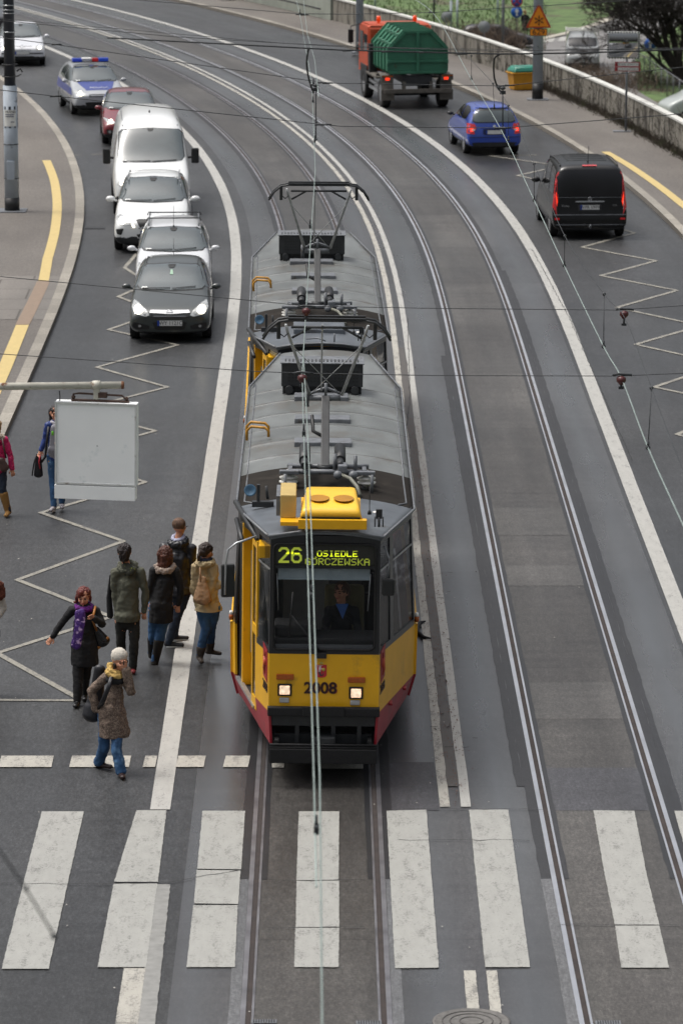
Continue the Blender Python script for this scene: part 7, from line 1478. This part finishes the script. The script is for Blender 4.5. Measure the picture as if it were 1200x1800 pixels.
# 5 tall man in black jacket
t, P = person('tall man with short fair hair and glasses in a black padded jacket', (300, 1138), dict(head=(316, 927, .02), shL=(289, 961), shR=(337, 963), elL=(281, 1000), elR=(338, 1004), haL=(284, 1036), haR=(327, 1036), hip=(314, 1042), knL=(310, 1086, .1), knR=(309, 1090, -.05), anL=(306, 1116, .35), anR=(297, 1128, .0)), face=152, feat=False)
w_ = coat(t, P, M_bkn, hem=AT(315, 1042, P['Y']).z - .02, flare=1.0, thick=1.08, sl=.072, fold=.018, ff=7, name='jacket'); cutz(w_, AT(315, 1044, P['Y']).z); trousers(t, P, M_denimd, (.095, .072, .062)); shoes(t, P, mat('black_trainer', '1c1c20', rough=.5, var=.2), (1, .3, 0), (1, -.1, 0), .24, sole=M_paper)
hair(t, P, mat('hair_fair', '5d4433', rough=.7, var=.5, scale=14, stretch=(5, 5, .6), bump=.8), [((.045, -.03, 0, .10), (.055, -.01, 0, .098))], fold=.002); ring(t, P, M_bkn, .11, .06, .02, 'hood', tilt=-.03, fold=.02); ring(t, P, mat('lilac_lining', '9a9cb0', rough=.8), .085, .03, .085, 'hood_lining', tilt=-.03)
bm = bmesh.new(); hd = P['head']; tube(bm, [hd + P['side'] * .09 + P['up'] * .01, hd + P['side'] * .085 + P['fd'] * .08 + P['up'] * .012, hd + P['fd'] * .105 + P['up'] * .01], .006, 5); tube(bm, [hd - P['side'] * .09 + P['up'] * .01, hd - P['side'] * .085 + P['fd'] * .08 + P['up'] * .012], .006, 5); fin('glasses', bm, M_blk, t)
# 6 woman in beige parka
t, P = person('woman in a beige parka with a ponytail boarding beside the tram door', (353, 1166), dict(head=(363, 971), shL=(345, 996), shR=(375, 998, -.05), elL=(341, 1032), elR=(377, 1032, -.05), haL=(347, 1062), haR=(393, 1024, -.08), hip=(366, 1066), knL=(362, 1106, .0), knR=(371, 1104, .1), anL=(351, 1152, .05), anR=(369, 1141, .25)), face=135, facez=-12, feat=False)
M_be = mat('beige_cotton', '9c8b6a', rough=.85, var=.18, scale=9); hz = AT(364, 1072, P['Y']).z; w_ = coat(t, P, M_be, hem=hz - .02, flare=1.2, thick=1.1, sl=.07, fold=.02, name='parka'); cutz(w_, hz); trousers(t, P, M_denim, (.10, .072, .056)); shoes(t, P, mat('grey_brown_suede', '3a332d', rough=.85, var=.2), (.25, -1, -.3), (1, -.2, 0), .18, high=.25)
hair(t, P, mat('hair_dark_brown', '25160f', rough=.5, var=.5, scale=14, stretch=(5, 5, .6), bump=.8), CAP + [((.01, -.11, 0, .035), (-.05, -.14, 0, .03)), ((-.05, -.14, 0, .03), (-.12, -.13, 0, .015))]); ring(t, P, M_be, .11, .052, .01, 'hood', tilt=-.03, fold=.018); ring(t, P, mat('navy_lining', '12182c', rough=.9), .085, .034, .055, 'hood_lining', tilt=-.02)
b = thing('tote_bag', 'tan canvas bag hanging on the back of the woman in the beige parka', 'bag', P['o'] + Vector((.02, -.2, .75))); c = b.location; q = lambda x, y, d: AT(x, y, P['Y'] + d) - c
blob('bag_body', [(q(356, 1018, -.17), .06, q(356, 1050, -.19), .14, P['lat'], .5), (q(350, 1052, -.17), .05, q(368, 1054, -.17), .05)], mat('tan_canvas', '8d6f52', rough=.85, var=.12), b, vox=.013, fold=.012); bm = bmesh.new(); tube(bm, [q(352, 992, -.1), q(352, 1008, -.17), q(353, 1022, -.19)], .014); fin('strap', bm, MATS['tan_canvas'], b)
# 7 figure in blue jacket behind the hanging sign
t, P = person('long haired person in a blue jacket and grey hoodie behind the white sign box', (101, 898), dict(head=(98, 727), shL=(85, 747), shR=(117, 747), elL=(79, 773), elR=(124, 774, -.05), haL=(73, 791, -.03), haR=(108, 776, -.2), hip=(101, 801), knL=(93, 842, -.03), knR=(109, 841, .03), anL=(95, 888, -.1), anR=(109, 883, .05)), face=5, facez=-8)
M_bl = mat('blue_nylon', '1d3470', rough=.5, var=.25, scale=9); coat(t, P, M_bl, thick=1.1, sl=.06, fold=.014, name='jacket', depth=.66); trousers(t, P, M_denim, (.09, .068, .056)); shoes(t, P, mat('grey_trainer', '8f8c90', rough=.6, var=.5, scale=25, dirt='4a2d33', dscale=20, dthr=.55), (-.25, -1, 0), (.1, -1, 0), .21, sole=M_paper)
hair(t, P, mat('hair_blackish', '1c1212', rough=.5, var=.5, scale=14, stretch=(5, 5, .6), bump=.8), LONG); q = lambda x, y, d: AT(x, y, P['Y'] + d) - P['o']
M_gh = mat('grey_hoodie', '85858c', rough=.9, var=.1); blob('hoodie', [(q(99, 752, -.1), .09, q(98, 790, -.09), .12, P['lat'], .6), (q(98, 790, -.08), .13, q(99, 799, -.04), .14, P['lat'], .65)], M_gh, t, vox=.012); ring(t, P, mat('pale_hood', 'a9a7ae', rough=.9), .085, .03, .0, 'hood'); blob('green_print', [(q(93, 759, -.185), .022, q(93, 764, -.19), .022, P['lat'], .4)], mat('print_green', '5fae28', rough=.7, var=.3, scale=40), t, vox=.008)
b = thing('backpack', 'black and red rucksack carried low by the person in the blue jacket', 'bag', P['o'] + q(69, 820, -.02)); c = b.location; q = lambda x, y, d: AT(x, y, P['Y'] + d) - c
blob('bag_body', [(q(68, 800, 0), .05, q(68, 833, 0), .085, P['lat'], .6)], M_bkn, b, vox=.012); bm = bmesh.new(); tube(bm, [q(71, 800, -.1), q(69, 812, -.12), q(71, 824, -.1)], .012); fin('red_trim', bm, mat('trim_red', 'a0182c', rough=.6), b); bm = bmesh.new(); tube(bm, [q(86, 750, -.13), q(83, 775, -.15), q(80, 803, -.12), q(74, 812, -.05)], .02); tube(bm, [q(64, 800, -.05), q(60, 815, -.05), q(57, 836, -.02)], .012); fin('strap', bm, M_bkn, b)
# 8 woman in pink quilted jacket, cut by the left edge
t, P = person('woman in a pink quilted jacket and tan boots cut by the left edge', (4, 906), dict(head=(-10, 748), shL=(-22, 772), shR=(8, 772), elL=(-30, 800), elR=(18, 798), haL=(-30, 826), haR=(22, 824, -.03), hip=(-6, 822), knL=(-14, 862), knR=(4, 858, -.05), anL=(-10, 896, .1), anR=(15, 897, -.05)), face=0)
coat(t, P, mat('pink_nylon', 'b81a58', rough=.4, var=.25, scale=22, bump=.6), thick=1.12, sl=.064, fold=.014, name='jacket', ff=12); trousers(t, P, M_denimd, (.095, .072, .055)); shoes(t, P, mat('tan_suede', '83602f', rough=.8, var=.15), (-.1, -1, 0), (-.15, -1, 0), .2, high=.72, r=.05)
hair(t, P, mat('hair_blonde', '9d8058', rough=.6, var=.5, scale=14, stretch=(5, 5, .6), bump=.8), LONG); ring(t, P, mat('fur_cream', 'b3a696', rough=.95, var=.2, scale=40), .115, .05, -.02, 'fur_hood', tilt=-.04, fold=.02); q = lambda x, y, d: AT(x, y, P['Y'] + d) - c
b = thing('shoulder_bag', 'brown shoulder bag at the side of the woman in pink', 'bag', P['o'] + Vector((.02, -.15, .85))); c = b.location; blob('bag_body', [(q(2, 810, -.16), .07, q(8, 822, -.16), .09, P['lat'], .5)], mat('brown_bag', '3f2a25', rough=.5, var=.15), b, vox=.013); bm = bmesh.new(); tube(bm, [q(4, 768, -.1), q(7, 785, -.17), q(11, 805, -.15)], .016); fin('strap', bm, MATS['brown_bag'], b)
# 9 figure cut by the left edge, brown fur collar
t, P = person('person in a cream jacket with brown fur cut off by the left edge', (-22, 1222), dict(head=(-20, 1014), shL=(-42, 1040), shR=(-3, 1040), elL=(-48, 1075), elR=(6, 1070), haL=(-46, 1105), haR=(-4, 1085, -.1), hip=(-22, 1110), knL=(-30, 1165), knR=(-14, 1165), anL=(-30, 1210), anR=(-14, 1214)), face=10)
coat(t, P, mat('cream_knit', 'b0aaa0', rough=.9, var=.12, scale=30), thick=1.12, name='jacket'); trousers(t, P, M_denimd); shoes(t, P, M_brn, (0, -1, 0), (0, -1, 0)); hair(t, P, mat('hair_chestnut', '4a2415', rough=.6, var=.5, scale=14, stretch=(5, 5, .6), bump=.8), CAP)
blob('fur_collar', [(AT(-2, 1030, P['Y'] - .05) - P['o'], .08, AT(0, 1046, P['Y'] - .08) - P['o'], .085), (AT(-30, 1034, P['Y'] - .05) - P['o'], .08, AT(-2, 1030, P['Y'] - .08) - P['o'], .08)], mat('fur_brown', '5c2f20', rough=.95, var=.35, scale=50), t, vox=.012, fold=.02, ff=30)
# driver in the cab
t, P = person('tram driver in a dark jacket and blue shirt seated behind the windscreen', None, dict(head=(600, 1042), shL=(579, 1073), shR=(622, 1074), elL=(571, 1104, -.1), elR=(628, 1102, -.1), haL=(585, 1122, -.35), haR=(632, 1112, -.35), hip=(601, 1130, .1), knL=(588, 1132, -.35), knR=(614, 1132, -.35), anL=(588, 1165, -.35), anR=(614, 1165, -.35)), face=-35, loc=Vector((0, TY + 1.05, .66)), Y=TY + .95)
coat(t, P, mat('driver_navy', '15161b', rough=.9, var=.2), thick=1.05, name='jacket', depth=.62); trousers(t, P, M_bk); hair(t, P, mat('hair_light_brown', '4d3322', rough=.6, var=.5, scale=14, stretch=(5, 5, .6), bump=.8), CAP + [((.0, -.06, 0, .08), (-.08, -.07, 0, .06))])
q = lambda x, y, d: AT(x, y, TY + .95 + d) - P['o']; bm = bmesh.new(); poly(bm, [q(590, 1062, -.14), q(612, 1062, -.14), q(602, 1088, -.19)], (0, .02, 0)); fin('shirt', bm, mat('shirt_blue', '3f6ab0', rough=.8), t)
# far pedestrian on the lower ground
b0 = G(922, 54, LOW); t, P = person('distant pedestrian in black walking on the grass beyond the wall', None, dict(head=(922, 21), shL=(917, 28), shR=(927, 28), elL=(916, 34), elR=(928, 34), haL=(917, 39), haR=(927, 39), hip=(922, 38), knL=(920, 46), knR=(924, 46), anL=(919, 53), anR=(926, 53)), face=90, loc=b0, Y=b0.y, feat=False)
w_ = coat(t, P, M_bk, hem=AT(922, 44, b0.y).z - LOW - .4, thick=1.1); trousers(t, P, M_bk); hair(t, P, MATS['hair_blonde'], CAP); shoes(t, P, M_blk, (1, 0, 0), (1, 0, 0))
